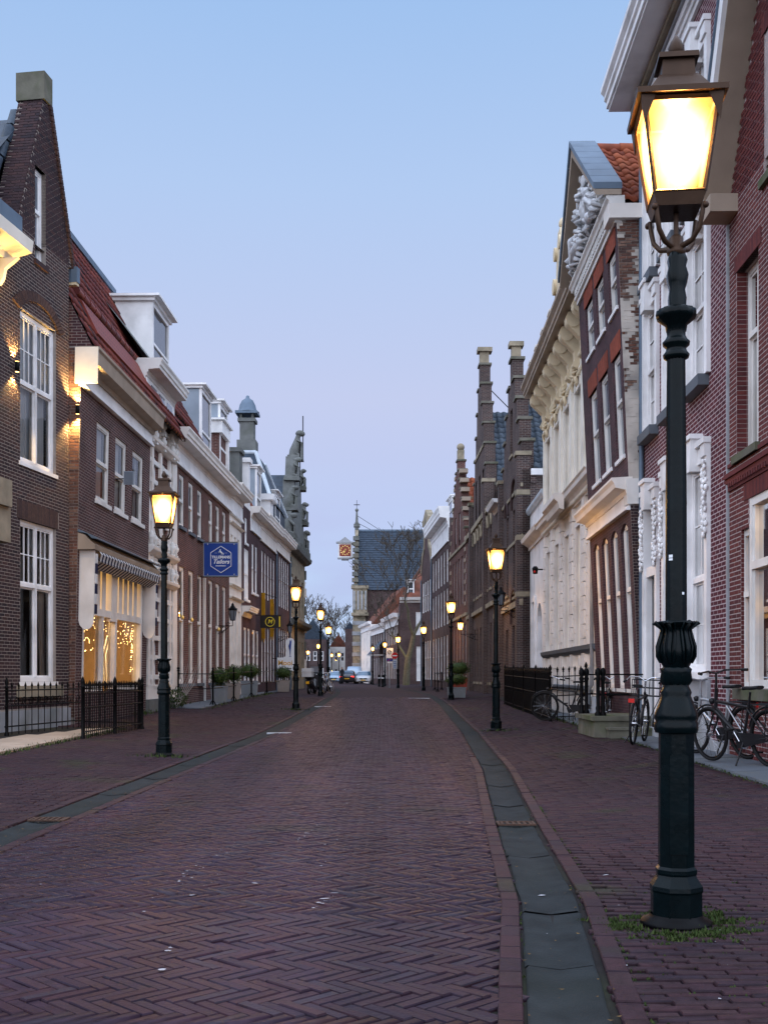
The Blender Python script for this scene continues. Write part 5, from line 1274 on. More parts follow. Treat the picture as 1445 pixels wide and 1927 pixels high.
# ================================================================== left side, nearest first
# --- L1: dark brick gabled house
LX = lambda y: -6.77 + .153 * (y - 24.05)
L1 = Bld('dark_gabled_house', 'tall dark brick house with pointed gable and white mullioned windows', (LX(20.75), 20.75), (LX(24.05), 24.05), -1)
LL = L1.L
def L1s(u): return L1.S(u)
wa, wb = L1s(38), L1s(105)
zs = [(L1.Z(70, 1283), L1.Z(70, 985)), (L1.Z(70, 880), L1.Z(70, 600))]
at = (L1s(66), L1s(86), L1.Z(76, 495), L1.Z(76, 318))
h1 = [(wa, wb, zs[0][0], zs[0][1]), (wa, wb, zs[1][0], zs[1][1]), at]
eave = 10.0; ga, gb_ = L1s(33), L1s(137); apx = (ga + gb_) / 2; apz1 = 13.0
L1.wall(0, LL, -.3, eave, [h1[0], h1[1], at], 'mortar', 0, .2)
q = L1.mb()
def gw(z): return (gb_ - ga) / 2 * (1 - (z - eave) / (apz1 - eave) * .90)
pl = [(apx - gw(eave), eave), (apx + gw(eave), eave)]
q.slab([(ga, eave), (at[0], eave), (at[0], at[3]), (apx - gw(at[3]) if at[0] > apx - gw(at[3]) else at[0], at[3])], -.45, 0) if False else None
for z0, z1 in ((eave, at[3]), (at[3], apz1)):
    for sx in (0, 1):
        if z0 == eave:
            poly = [(apx - gw(z0), z0), (at[0], z0), (at[0], z1), (apx - gw(z1), z1)] if sx == 0 else [(at[1], z0), (apx + gw(z0), z0), (apx + gw(z1), z1), (at[1], z1)]
        else:
            if sx: continue
            poly = [(apx - gw(z0), z0), (apx + gw(z0), z0), (apx + gw(z1), z1), (apx - gw(z1), z1)]
        q.slab(poly, -.55, 0)
obj('gable_wall', q, 'brick_dark', L1.root)
def in1(s, z): return (z < eave and s > .05) or (z >= eave and abs(s - apx) < gw(z))
solid = [(wa - .14, wb + .14, zs[0][1], zs[0][1] + .36)]
wall_bricks(L1, 0, LL, .55, apz1 - .05, h1 + solid, 'bricks_dark', 0, .205, .0655, .0125, .0035, inside=in1)
for k in range(int((wb - wa + .26) / .062)): L1.box('soldier_brick', 'bricks_soldier', wa - .13 + k * .062, wa - .13 + k * .062 + .053, -.1, .014, zs[0][1], zs[0][1] + .36)
n_ = 22; m_ = (wa + wb) / 2; Ra = (wb - wa) / 2 + .1
for k in range(n_):        # arch over the first-floor window
    t0 = math.pi * (.14 + .72 * k / n_); t1 = math.pi * (.14 + .72 * (k + .82) / n_)
    P = lambda t, r: (m_ - r * math.cos(t), zs[1][1] - .28 + (r * .62) * math.sin(t))
    q = L1.mb(); q.slab([P(t0, Ra + .05), P(t1, Ra + .05), P(t1, Ra + .36), P(t0, Ra + .36)], -.05, .045); obj('arch_brick', q, 'bricks_soldier', L1.root)
# sloped flank of the gable parapet that faces the camera, laid in bricks, with a stone cap
def flank():
    m_f = MB(L1.T); 
    P = lambda t, o: (apx - gw(eave + (apz1 - eave) * t), o, eave + (apz1 - eave) * t)
    nr = 44
    for r in range(nr):
        t0, t1 = r / nr, (r + .86) / nr; x = -.53 + (.1 if r % 2 else 0)
        while x < -.02:
            x1 = min(x + .2, -.01); p = [P(t0, x), P(t0, x1), P(t1, x1), P(t1, x)]
            yield [(a[0] - .012, a[1], a[2]) for a in p]; x += .212
for p in flank():
    q = L1.mb(); q.face(p); q.face([p[0], p[1], (p[1][0] + .02, p[1][1], p[1][2]), (p[0][0] + .02, p[0][1], p[0][2])]); q.face([p[3], p[2], (p[2][0] + .02, p[2][1], p[2][2]), (p[3][0] + .02, p[3][1], p[3][2])]); q.face([p[1], p[2], (p[2][0] + .02, p[2][1], p[2][2]), (p[1][0] + .02, p[1][1], p[1][2])])
    obj('brick', q, 'bricks_dark', L1.root)
hw = gw(apz1)
L1.box('gable_cap', 'moss_stone', apx - hw - .06, apx + hw + .06, -.58, .04, apz1 - .02, apz1 + .55)
for s_ in (1,):      # verge course on the far slope
    for k in range(30):
        t0, t1 = k / 30, (k + .85) / 30; P = lambda t, d: (apx + gw(eave + (apz1 - eave) * t) + d, eave + (apz1 - eave) * t)
        q = L1.mb(); q.slab([P(t0, -.06), P(t0, .05), P(t1, .05), P(t1, -.06)], -.5, .05); obj('verge_brick', q, 'bricks_soldier', L1.root)
L1.box('kneeler', 'lead', gb_ - .06, gb_ + .1, -.5, .12, eave - .28, eave + .05); L1.box('kneeler_foot', 'ochre_stone', gb_ - .05, gb_ + .09, -.45, .1, eave - .34, eave - .28)
L1.window(wa, wb, zs[0][0], zs[0][1], room=1, o=-.12, fw=.09, top=(3, 2), bot=(1, 1), split=.60, mat='white', cols=2, sill=(.03, 'white', .08), th=.12)
L1.window(wa, wb, zs[1][0], zs[1][1] - .02, room=3, o=-.12, fw=.09, top=(3, 2), bot=(1, 1), split=.53, mat='white', cols=2, pane='glass_pale', sill=(.03, 'white', .08), th=.12)
L1.window(at[0], at[1], at[2], at[3], o=-.14, fw=.08, mat='white', pane='glass_pale', split=.55, sill=(.05, 'bricks_dark', .1))
L1.box('stone_sill', 'sandstone', wa - .16, wb + .16, -.05, .1, zs[0][0] - .3, zs[0][0] - .08); L1.box('plinth', 'grey_stone', 0, LL, -.05, .05, -.3, .52)
L1.box('pilaster', 'bricks_dark', L1s(10), L1s(28), -.02, .06, .6, zs[1][1] + 1.0) if False else None
L1.shell(0, LL, eave - .1, 9, 'brick_dark')
q = L1.mb(); q.face([(apx, -.5, apz1 - .3), (apx, -8, apz1 - .3), (ga - 1.5, -8, eave - .2), (ga - 1.5, -.5, eave - .2)]); q.face([(apx, -.5, apz1 - .3), (apx, -8, apz1 - .3), (gb_ , -8, eave), (gb_, -.5, eave)]); obj('roof', q, 'slate', L1.root)
for k in range(7): q = L1.mb(); q.tube([(apx - .12 - k * .25, -.62, apz1 - .25 - k * .42), (apx - .30 - k * .25, -.62, apz1 - .62 - k * .42)], .12, 6); obj('ridge_tile', q, 'tiles_blue', L1.root)
q = L1.mb(); q.box(ga - 1.2, ga + .1, -2.2, -1.2, 11.9, 12.9).box(ga - 1.3, ga + .2, -2.3, -1.1, 12.9, 13.02); obj('dormer', q, 'white', L1.root)
def uplight(bd, s_, z, o=.09, side_lamp=1, label='', power=3.2):
    """slim two-way wall lamp"""
    loc = bd.root.matrix_basis @ Vector(bd.T((s_, o, z))); t_ = thing('wall_lamp', label, 'lamp', loc, group='two-way wall lamps on the gabled house')
    obj('housing', MB().lathe([(.0, -.09), (.045, -.09), (.045, .09), (.0, .09)], n=10), 'iron_black', t_)
    for z_ in (-.1, .1): obj('lamp_lens', MB().lathe([(0, z_), (.038, z_)], n=10), 'warm_bulb', t_)
    for z_, rx in ((-.13, 0), (.13, math.pi)):
        l = bpy.data.lights.new('wall_lamp_light', 'SPOT'); l.energy = power * 8; l.color = (1, .62, .2); l.spot_size = rad(105); l.spot_blend = .6; l.shadow_soft_size = .03
        o_ = bpy.data.objects.new('wall_lamp_light', l); COL.objects.link(o_); o_.parent = t_; o_.location = (0, 0, z_); o_.rotation_euler = (rx, 0, 0)
uplight(L1, L1s(24), L1.Z(24, 690), power=22, label='two-way wall lamp left of the tall mullioned window')
uplight(L1, LL + .0, L1.Z(137, 775), .2, power=50, label='two-way wall lamp in the corner beside the shop cornice')

# --- L0: sliver of the next front at the picture edge, with a lit bracketed gutter
L0 = Bld('edge_house', 'sliver of brick house with lit bracketed gutter at the left edge', (LX(18.6) , 18.6), (LX(20.75), 20.75), -1)
L0.wall(0, L0.L, -.3, 9.8, [], 'brick_dark', .06, .1); L0.shell(0, L0.L, 9.7, 9, 'brick_dark', .06)
L0.cornice(.4, L0.L + .52, 9.0, [(0, 0), (.18, 0), (.2, .12), (.55, .2), (.58, .42), (0, .42)], 'cream', 'gutter'); L0.box('lead_flashing', 'lead', .4, L0.L + .42, -.1, .4, 9.425, 9.85)
for k in range(3):
    q = L0.mb(); q.extr([(0, 8.5), (.1, 8.52), (.16, 8.62), (.2, 8.8), (.34, 8.9), (.46, 8.99), (0, 8.99)], L0.L + .12 - k * .6, L0.L + .22 - k * .6); obj('gutter_bracket', q, 'offwhite', L0.root)
st = L0.box('glow_strip', 'strip_glow', .5, L0.L + .35, .1, .16, 8.55, 8.58) if False else None
l = bpy.data.lights.new('gutter_light', 'AREA'); l.energy = 16; l.size = .3; l.color = (1, .62, .18); lo = bpy.data.objects.new('gutter_light', l); COL.objects.link(lo); lo.parent = L0.root; lo.location = L0.T((L0.L - .1, .42, 8.2)); lo.rotation_euler = (math.pi, 0, 0)
L0.box('stone_console', 'sandstone', L0.L - .6, L0.L + .22, 0, .3, 4.35, 4.85, L0.L - .5, L0.L + .32, 0, .22, 3.7, 4.35)
L0.box('plinth', 'grey_stone', 0, L0.L, 0, .12, -.3, .5)

# --- L2: shop with striped awning, leaning a little
def left(name, label, y0, y1, out=0.0, lean=0.0, cat='house'): return Bld(name, label, (fl(y0) + out, y0), (fl(y1) + out, y1), -1, lean=lean, cat=cat)
L2 = left('awning_shop', 'brown brick shop with striped awning, fairy lights and red tiled roof', 24.12, 30.55, lean=.018, cat='shop')
sy = lambda bd, y: (y - bd.p0.y) / bd.d.y
up = [(sy(L2, 25.4), sy(L2, 26.55), 5.22, 7.0), (sy(L2, 27.0), sy(L2, 28.1), 5.22, 7.0), (sy(L2, 28.65), sy(L2, 29.85), 5.22, 7.0)]
so = (.45, 5.75, .85, 3.85)
L2.wall(0, L2.L, -.3, 7.6, up + [so], 'brick_brown', 0, .18); L2.shell(0, L2.L, 7.9, 9, 'brick_brown', 0)
m = L2.mb(); m.face([(-.004, -.5, -.3), (-.004, 0, -.3), (-.004, 0, 8.3), (-.004, -.5, 8.3)]); obj('side_wall', m, 'mortar', L2.root)
wall_bricks(L2, -.5, .0, .3, 8.28, [], 'bricks_old', -.004, .205, .066, .010, .012, plane='side', single=230)
for a, rm in zip(up, (3, 3, 1)): L2.window(*a, room=rm, o=-.1, fw=.09, split=.5, mat='offwhite', pane='glass_pale', sill=(.05, 'offwhite', .1), th=.12)
frieze(L2, -.02, L2.L + .02, 7.45, 7.9, 'white', .05)
L2.cornice(-.02, L2.L + .03, 7.78, [(-.05, 0), (.10, 0), (.12, .10), (.34, .16), (.36, .42), (.40, .46), (.40, .52), (-.05, .52)], 'concrete_beige')
L2.box('cornice_end', 'cream', -.05, -.022, -.12, .38, 7.5, 8.28)
# roof: tiles, a perforated snow board, verge tiles and lead ridge
e, rg = (.24, 8.3), (-2.05, 12.75)
P = lambda t: (e[0] + (rg[0] - e[0]) * t, e[1] + (rg[1] - e[1]) * t)
def atr(t, lift=0.0): q_ = P(t); n_ = Vector((rg[1] - e[1], e[0] - rg[0])).normalized(); return (q_[0] + n_.x * lift, q_[1] + n_.y * lift)
Lr = 9.8
tile_roof(L2, (0, e[0], e[1]), (Lr, e[0], e[1]), (0, rg[0], rg[1]), 'tiles_red', .30, .36, seen=lambda p: -abs(p[0] - 4.5))
q = L2.mb(); a, b = atr(.13, .11), atr(.30, .11); q.face([(1.1, *a), (Lr - 2, *a), (Lr - 2, *b), (1.1, *b)]); a2, b2 = atr(.13, .06), atr(.30, .06)
q.face([(1.1, *a2), (1.1, *a), (1.1, *b), (1.1, *b2)]); q.face([(1.1, *a2), (Lr - 2, *a2), (Lr - 2, *a), (1.1, *a)]); sb_ = obj('snow_board', q, 'clock_red', L2.root)
for r in range(4):
    q = L2.mb()
    for k in range(34):
        c_ = atr(.155 + r * .04, .112); x_ = 1.25 + k * .19 + (r % 2) * .09; d_ = atr(.165 + r * .04, .116); q.face([(x_ - .025, *c_), (x_ + .025, *c_), (x_ + .025, *d_), (x_ - .025, *d_)])
    obj('perforations', q, 'iron_black', sb_, 'stuff')
q = L2.mb(); q.box(.0, Lr, rg[0] - .3, rg[0] + .12, rg[1] + .0, rg[1] + .16); obj('ridge_lead', q, 'lead', L2.root)
for k in range(16): c_ = atr(.34, .1); q = L2.mb(); q.tube([(1.0 + k * .45, *c_), (1.43 + k * .45, *c_)], [.10, .085], 8); obj('roll_tile', q, 'tiles_red', L2.root)
q = L2.mb(); q.face([(0, e[0], e[1]), (0, rg[0], rg[1]), (0, rg[0], 7.8)]); obj('roof_gable_end', q, 'brick_brown', L2.root)
# shop front
f = L2.mb(); a, b, c, d = so
f.box(a, a + .14, -.16, 0, c, d).box(b - .16, b, -.16, .03, c, d).box(a + .14, b - .16, -.16, -.02, d - .12, d)
f.box(a + .14, b - .16, -.14, .02, 2.58, 2.74); f.box(2.0, 2.12, -.14, .01, c, 2.58).box(3.05, 3.2, -.14, .03, c, 2.58).box(a + .14, 2.0, -.14, 0, c, c + .14).box(3.2, b - .16, -.14, 0, c, c + .14)
for k in range(5): f.box(2.70 + k * .09, 2.75 + k * .09, -.05, .06, 2.5, d - .1)
f.box(2.66, 3.16, -.1, .035, 2.5, d - .1)
sf = obj('shop_front', f, 'cream_pale', L2.root)
for k in range(11):
    x_ = a + .2 + k * .5
    if not 2.2 < x_ < 3.2: obj('transom_board', L2.mb().box(x_, x_ + .36, -.13, -.06, 2.74, d - .12), 'cream_pale', sf)
obj('transom_pane', L2.mb().box(a + .14, b - .16, -.15, -.135, 2.74, d - .12), 'transom_glow', sf)  # the pane itself glows, in place of lights in the room behind
for x0, x1 in ((a + .14, 2.0), (2.12, 3.05), (3.2, b - .16)):
    q = L2.mb(); q.face([(x0, -.08, c + .1), (x1, -.08, c + .1), (x1, -.08, 2.58), (x0, -.08, 2.58)]); obj('pane', q, 'clear_glass', sf)
q = L2.mb(); q.face([(a, -2.0, c), (b, -2.0, c), (b, -2.0, d), (a, -2.0, d)]); q.face([(a, -.2, c), (b, -.2, c), (b, -2.0, c), (a, -2.0, c)]); q.face([(b, -.2, c), (b, -2.0, c), (b, -2.0, d), (b, -.2, d)]); q.face([(a, -.2, 2.9), (b, -.2, 2.9), (b, -2, 2.9), (a, -2, 2.9)])
obj('shop_room', q, 'interior_warm', L2.root)
for k in range(4): L2.box('shelf', 'wood_dark', 2.2, 5.4, -1.95, -1.6, 1.2 + k * .4, 1.23 + k * .4)
for k in range(22): x_ = RND.uniform(2.3, 5.2); zz = 1.23 + .4 * RND.randrange(4); L2.box('parcel', RND.choice(['sign_white', 'cream', 'sign_orange', 'wood_dark', 'sign_blue']), x_, x_ + RND.uniform(.1, .25), -1.9, -1.66, zz, zz + RND.uniform(.12, .3))
area('shop_light', L2.root, L2.T((3.2, -.8, 2.8)), (0, 0, 0), .8, 110)
def fairy(x0, x1, z0, z1, n, lab):
    t_ = MB(L2.T)
    for k in range(n):
        x_ = RND.uniform(x0, x1); zz = z1 - (z1 - z0) * RND.random() ** 1.6; r_ = RND.uniform(.006, .012)
        t_.face([(x_ - r_, -.16, zz), (x_, -.16, zz - r_), (x_ + r_, -.16, zz), (x_, -.16, zz + r_)]); t_.face([(x_, -.16 - r_, zz), (x_, -.16, zz - r_), (x_, -.16 + r_, zz), (x_, -.16, zz + r_)])
    o = obj('fairy_lights', t_, 'fairy_light', None, 'stuff'); o.location = L2.root.location; o.rotation_euler = L2.root.rotation_euler; tag(o, lab)
fairy(a + .2, 1.98, 1.75, 2.55, 60, 'golden fairy lights in the left pane of the awning shop'); fairy(2.15, 3.0, 2.0, 2.55, 14, 'fairy lights behind the door glass of the awning shop'); fairy(3.25, b - .2, 1.9, 2.55, 70, 'golden fairy lights in the right pane of the awning shop'); fairy(b - .5, b - .2, 1.2, 2.4, 30, 'dangling fairy lights down the far edge of the shop window')
dc = thing('display_drapes', 'pale ribbons hung inside the shop window below the fairy lights', 'display', L2.root.location, L2.root.rotation_euler.z)
for (x0, z0, x1, z1) in [(.75, 2.2, 1.0, 1.1), (.8, 2.3, 1.25, 1.0), (3.6, 2.2, 3.4, 1.0), (3.9, 2.2, 3.65, 1.0), (4.3, 2.1, 3.95, 1.0)]:
    obj('ribbon', MB(L2.T).tube([(x0, -.3, z0), (x0 * .7 + x1 * .3, -.4, z0 * .6 + z1 * .4), (x1, -.3, z1)], .025, 5), 'sign_white', dc)
L2.box('stall_riser', 'brick_brown', a, b, -.18, -.02, -.3, c)
# awning case, valance of stripes, cheeks
L2.cornice(.0, 6.25, 3.93, [(0, 0), (.36, 0), (.38, .1), (.30, .16), (.14, .32), (0, .36)], 'concrete_beige', 'awning_case'); L2.cornice(-.02, 6.3, 4.05, [(0, .26), (.20, .22), (.30, .12), (.42, .10), (.42, .13), (.0, .32)], 'lead', 'awning_hood')
aw = thing('awning', 'rolled navy and white striped awning with scalloped edge over the shop', 'awning', L2.root.location, L2.root.rotation_euler.z)
for k in range(46):
    x0 = .42 + k * .125; q = MB(L2.T); cs = 'navy_cloth' if k % 2 else 'white_cloth'
    n_ = 5; r0 = []
    for z_, o_ in ((3.95, .34), (3.86, .40), (3.76, .37)): r0.append([(x0, o_, z_), (x0 + .125, o_, z_)])
    q.face([r0[0][0], r0[0][1], r0[1][1], r0[1][0]]); q.face([r0[1][0], r0[1][1], r0[2][1], r0[2][0]])
    q.face([(x0 + .125 * i / n_, .37, 3.76 - .07 * math.sin(math.pi * i / n_)) for i in range(n_ + 1)] )
    q.face([(x0, .37, 3.70), (x0 + .125, .37, 3.70), (x0 + .125, .18, 3.56), (x0, .18, 3.56)]) ; obj('stripe', q, cs, aw)
for xs_ in (.14, 5.9):
    q = L2.mb(); q.extr([(0, 3.92), (0, 2.4), (.03, 2.3), (.1, 2.22), (.18, 2.2), (.26, 2.23), (.32, 2.32), (.33, 2.45), (.33, 3.92)], xs_, xs_ + .05); ck = obj('awning_cheek', q, 'cream_pale', L2.root)
    for k in range(6): obj('side_stripe', L2.mb().box(xs_ + .06, xs_ + .22, .31, .345, 2.55 + k * .22, 2.55 + k * .22 + .21), 'navy_cloth' if k % 2 == 0 else 'white_cloth', ck)
spy = thing('spy_mirror', 'small square street mirror fixed between the upper shop windows', 'mirror', L2.root.matrix_basis @ Vector(L2.T((sy(L2, 26.85), .08, 5.92))))
obj('arm', MB().tube([(0, 0, 0), (.3, -.1, 0)], .012, 6), 'iron_black', spy); obj('mirror_glass', MB().box(.22, .42, -.14, -.12, -.13, .15), 'glass_pale', spy); obj('frame', MB().box(.2, .44, -.118, -.08, -.15, .17), 'zinc', spy)

# --- L3: ornate brick and white stone house
L3b = left('striped_stone_house', 'narrow ornate house of red brick banded with white stone', 30.6, 33.95)
W3 = L3b.L; hs = [(.75, 1.35, .9, 3.6), (1.95, 2.6, .9, 3.6), (.8, 1.35, 5.1, 7.4), (1.95, 2.55, 5.1, 7.4)]
L3b.wall(0, W3, -.3, 9.0, hs, 'brick_rust', 0, .18); L3b.shell(0, W3, 9.0, 9, 'brick_rust')
for h_ in hs: L3b.window(*h_, o=-.1, mat='white', split=.6, sill=(.06, 'white', .1))
for x0, x1 in ((.0, .22), (.48, .68), (1.5, 1.72), (2.7, 2.9), (W3 - .22, W3)):
    L3b.box('pilaster_strip', 'cream_pale', x0, x1, -.02, .07, .9, 8.4)
for k in range(14):
    z = 1.1 + k * .55; L3b.box('stone_band', 'offwhite', 0, W3, -.02, .045, z, z + .13)
for z in (3.75, 4.55, 7.6): L3b.cornice(-.05, W3 + .03, z, [(-.02, 0), (.1, .02), (.22, .12), (.24, .2), (-.02, .24)], 'cream_pale', 'string_cornice')
for z in (4.2, 5.0, 7.9, 8.35):
    for x in (.1, .58, 1.6, 2.8, W3 - .12):
        q = L3b.mb(); q.lathe([(.02, z - .18), (.07, z - .15), (.05, z - .1), (.10, z - .02), (.105, z + .04), (.06, z + .1), (.075, z + .13), (.02, z + .18), (.0, z + .22)], (x, .13), 10); q.box(x - .09, x + .09, -.02, .2, z - .26, z - .18); obj('urn_ornament', q, 'offwhite', L3b.root)
L3b.box('plinth', 'dark_stone', -.02, W3, -.05, .1, -.3, .55); L3b.box('plinth_panel', 'cream_pale', 0, W3, -.05, .06, .55, .95)
L3b.box('attic_frieze', 'white', -.12, W3 + .05, -.9, .06, 8.7, 9.35)
for k in range(3): L3b.box('attic_light', 'glass_pale', .35 + k * 1.0, 1.0 + k * 1.0, .055, .075, 8.85, 9.25)
L3b.cornice(-.2, W3 + .1, 9.3, gable_cornice(.5, .55, -.9), 'offwhite')
d3 = dormer(L3b, 2.2, 4.4, -.35, 1.9, 9.8, 12.2, 'white', capo=.2)
tile_roof(L3b, (W3 + .3, -.1, 9.4), (W3 + 5.4, -.1, 9.4), (W3 + .3, -1.9, 12.6), 'tiles_red', .30, .36, seen=lambda p: p[0], single=60)
q = L3b.mb(); q.face([(0, .1, 9.86), (W3 + .3, .1, 9.86), (W3 + .3, -1.9, 12.5), (0, -1.9, 12.5)]); obj('roof', q, 'dark_stone', L3b.root)

# --- L4: long brick house with tall windows
L4b = left('tall_window_house', 'brick house with tall narrow windows, cream cornice and two zinc dormers', 34.0, 44.55)
W4 = L4b.L; n4 = [.95, 2.45, 3.95, 6.05, 7.5, 8.95]
hs = [(x, x + .85, 5.9, 7.55) for x in n4] + [(x, x + .85, .95, 4.65) for x in n4]
L4b.wall(0, W4, -.3, 8.0, hs, 'brick_rust', 0, .2); L4b.shell(0, W4, 8.0, 9, 'brick_rust')
for i, h_ in enumerate(hs): L4b.window(*h_, room=RND.choice([0, 1, 3, 1]), pane=RND.choice(['glass', 'glass_pale']), o=-.1, fw=.10, mat='offwhite' if i < 6 else 'cream_pale', split=.5 if i < 6 else .55, sill=(.08, 'bluestone', .1), top=(1, 1), th=.12)
L4b.box('corner_strip', 'cream_pale', -.02, .5, -.05, .04, -.2, 7.75)
frieze(L4b, -.05, W4, 7.72, 8.3, 'white', .06); L4b.cornice(-.12, W4 + .04, 8.1, gable_cornice(.55, .65, -.6), 'cream_pale'); L4b.box('cornice_end', 'white', -.12, .0, -.6, .08, 7.8, 8.4)
for i in (6, 7, 10):
    a, b = hs[i][0], hs[i][1]; loc = L4b.root.matrix_basis @ Vector(L4b.T((a - .06, .12, 3.0 if i < 8 else 2.9)))
    t_ = thing('entrance_lamp', {6: 'small brass lamp beside the first tall window of the brick house', 7: 'small brass lamp beside the second tall window of the brick house', 10: 'glowing brass lamp by the far tall windows of the brick house'}[i], 'lamp', loc); obj('lamp_body', MB().lathe([(0, -.05), (.05, -.04), (.06, .03), (.02, .09), (0, .1)], n=10), 'gold', t_); obj('lamp_arm', MB().tube([(0, 0, 0), (-.12, 0, .03)], .012, 6), 'iron_black', t_)
L4b.box('downpipe', 'offwhite', 4.95, 5.05, 0, .09, -.2, 4.6); L4b.box('plinth', 'brick_brown', .5, W4, -.02, .03, -.3, .8)
for s0, s1, z1 in ((7.2, 9.2, 11.8), (11.2, 13.0, 12.2)): dormer(L4b, s0, s1, -.5, 1.3, 8.75, z1, 'zinc', capo=.16)
tile_roof(L4b, (.1, .25, 8.76), (7.0, .25, 8.76), (.1, -1.7, 11.2), 'tiles_red', .34, .42, seen=lambda p: p[0], single=60)
q = L4b.mb(); q.face([(7, .2, 8.76), (W4, .2, 8.76), (W4, -1.7, 11.2), (7, -1.7, 11.2)]); obj('roof', q, 'dark_stone', L4b.root)

# --- L5 .. L9
L5b = left('cream_stucco_house', 'narrow cream stucco house with lantern on a scrolled bracket', 44.6, 47.75)
hs = [(.35, .85, 6.0, 6.9), (1.2, 1.7, 6.0, 6.9), (2.1, 2.6, 6.0, 6.9), (.3, .9, 1.0, 3.9), (1.25, 1.85, .3, 3.9), (2.2, 2.8, 1.0, 3.9)]
L5b.wall(0, L5b.L, -.3, 8.4, hs, 'cream_pale', 0, .2); L5b.shell(0, L5b.L, 8.3, 9, 'cream_pale')
for h_ in hs: L5b.window(*h_, o=-.12, mat='cream_pale', split=.6)
frieze(L5b, 0, L5b.L, 7.7, 8.3, 'white', .06); L5b.cornice(-.08, L5b.L + .05, 8.3, gable_cornice(.55, .6, -.5), 'cream_pale')
for z in (4.3, 4.8, 7.3): L5b.cornice(0, L5b.L, z, [(-.02, 0), (.08, .02), (.14, .08), (-.02, .12)], 'cream', 'string_course')
q = L5b.mb(); q.box(.5, 2.3, -1.4, -.5, 8.8, 11.0); bd_ = obj('brick_dormer', q, 'brick_rust', L5b.root); obj('dormer_cap', L5b.mb().box(.4, 2.4, -1.5, -.35, 11.0, 11.5).box(.3, 2.5, -1.6, -.25, 11.5, 11.58), 'white', bd_); obj('dormer_post', L5b.mb().box(2.1, 2.32, -.5, -.38, 8.9, 11.0), 'white', bd_)
def chimney(bd, s0, s1, o0, o1, z0, z1, mat='dark_stone', cap=True, dome=False):
    c = obj('chimney', bd.mb().box(s0, s1, o0, o1, z0, z1), mat, bd.root)
    if cap: obj('chimney_cap', bd.mb().box(s0 - .1, s1 + .1, o0 - .1, o1 + .1, z1, z1 + .18), mat, c)
    if dome:
        cx, co = (s0 + s1) / 2, (o0 + o1) / 2; w_ = (s1 - s0)
        q = bd.mb(); q.box(s0 - .22, s1 + .22, o0 - .22, o1 + .22, z1 + .42, z1 + .56)
        rows = [[(cx + r * math.cos(a_) * 1.2, co + r * math.sin(a_) * 1.2, z1 + z_) for a_ in [k * math.pi / 6 + .26 for k in range(12)]] for r, z_ in ((w_ * .72, .56), (w_ * .55, .66), (w_ * .48, .95), (w_ * .34, 1.2), (w_ * .12, 1.34), (w_ * .1, 1.45), (0.01, 1.5))]
        q.grid(rows); obj('lead_dome', q, 'lead', c)
        for x in (s0, s1 - .12):
            for y_ in (o0, o1 - .12): obj('cap_post', bd.mb().box(x, x + .12, y_, y_ + .12, z1 + .18, z1 + .42), 'dark_stone', c)
    return c
L6b = left('shuttered_brick_house', 'dark brick house with one tall white shuttered window', 47.8, 53.6)
hs = [(.7, 2.0, 4.55, 6.75), (.9, 1.5, 7.0, 8.1), (3.0, 3.6, 5.0, 7.2), (4.1, 4.7, 5.0, 7.2), (.6, 1.3, .9, 3.3), (1.7, 2.4, .9, 3.3), (3.2, 4.0, .9, 3.3), (4.4, 5.2, .9, 3.3)]
L6b.wall(0, L6b.L, -.3, 8.6, hs, 'brick_plum', 0, .18); L6b.shell(0, L6b.L, 8.5, 9, 'brick_plum')
for i, h_ in enumerate(hs): L6b.window(*h_, o=-.06, mat='white', pane='curtain' if i < 2 else 'glass', cols=3 if i == 0 else 1, sill=(.08, 'white', .1))
L6b.cornice(0, 2.6, 3.75, gable_cornice(.4, .45), 'cream_pale', 'shop_cornice'); L6b.cornice(2.6, L6b.L + .04, 8.3, gable_cornice(.5, .55, -.5), 'cream_pale'); frieze(L6b, 2.6, L6b.L, 7.75, 8.3, 'white')
chimney(L6b, .6, 1.5, -1.0, -.2, 8.4, 10.9, 'dark_stone'); L6b.box('white_post', 'white', 2.0, 2.5, -.5, 0, 8.6, 10.7, 1.9, 2.6, -.6, .1, 10.7, 10.9)
tile_roof(L6b, (2.5, -.1, 8.8), (5.8, -.1, 8.8), (2.5, -1.8, 12.0), 'tiles_orange', .34, .42, single=40)
L7b = row_house('long_window_house', 'dark brick house with a yellow awning and rows of white windows', (fl(53.65), 53.65), (fl(59.8), 59.8), -1, 8.6, [(5.0, 7.3), (.9, 3.6)], 5, 'brick_plum', w_=.7, corn=.5, ch=.8, cmat='cream_pale')
dormer(L7b, .8, 2.4, -.3, 2.2, 8.6, 11.3, 'zinc'); L7b.box('attic_block', 'white', 3.0, 4.2, -1.6, .1, 8.6, 10.1, 2.8, 4.4, -1.7, .3, 10.1, 10.4)
L8b = row_house('white_window_house', 'brown brick house with tall pale windows before the carved gable', (fl(59.85), 59.85), (fl(66.5), 66.5), -1, 8.7, [(5.0, 7.8), (.9, 3.8)], 6, 'brick_plum', w_=.72, corn=.5, ch=.7, cmat='cream_pale', pane='glass_pale')
dormer(L8b, 1.2, 3.4, -.2, 2.2, 8.7, 11.2, 'zinc'); q = L8b.mb()
z0, z1 = 10.5, 13.2
q.face([(-1.5, -.1, z0), (6, -.1, z0), (3.6, -1.1, z1), (.2, -1.1, z1)], [(0, 0), (7, 0), (5, 3), (2, 3)]); q.face([(-1.5, -.1, z0), (.2, -1.1, z1), (.2, -2.6, z1), (-1.5, -3.9, z0)]); q.face([(.2, -1.1, z1), (3.6, -1.1, z1), (3.6, -2.6, z1), (.2, -2.6, z1)]); q.face([(6, -.1, z0), (6, -3.9, z0), (3.6, -2.6, z1), (3.6, -1.1, z1)]); q.box(-1.4, 5.9, -3.8, -.2, 8.6, z0)
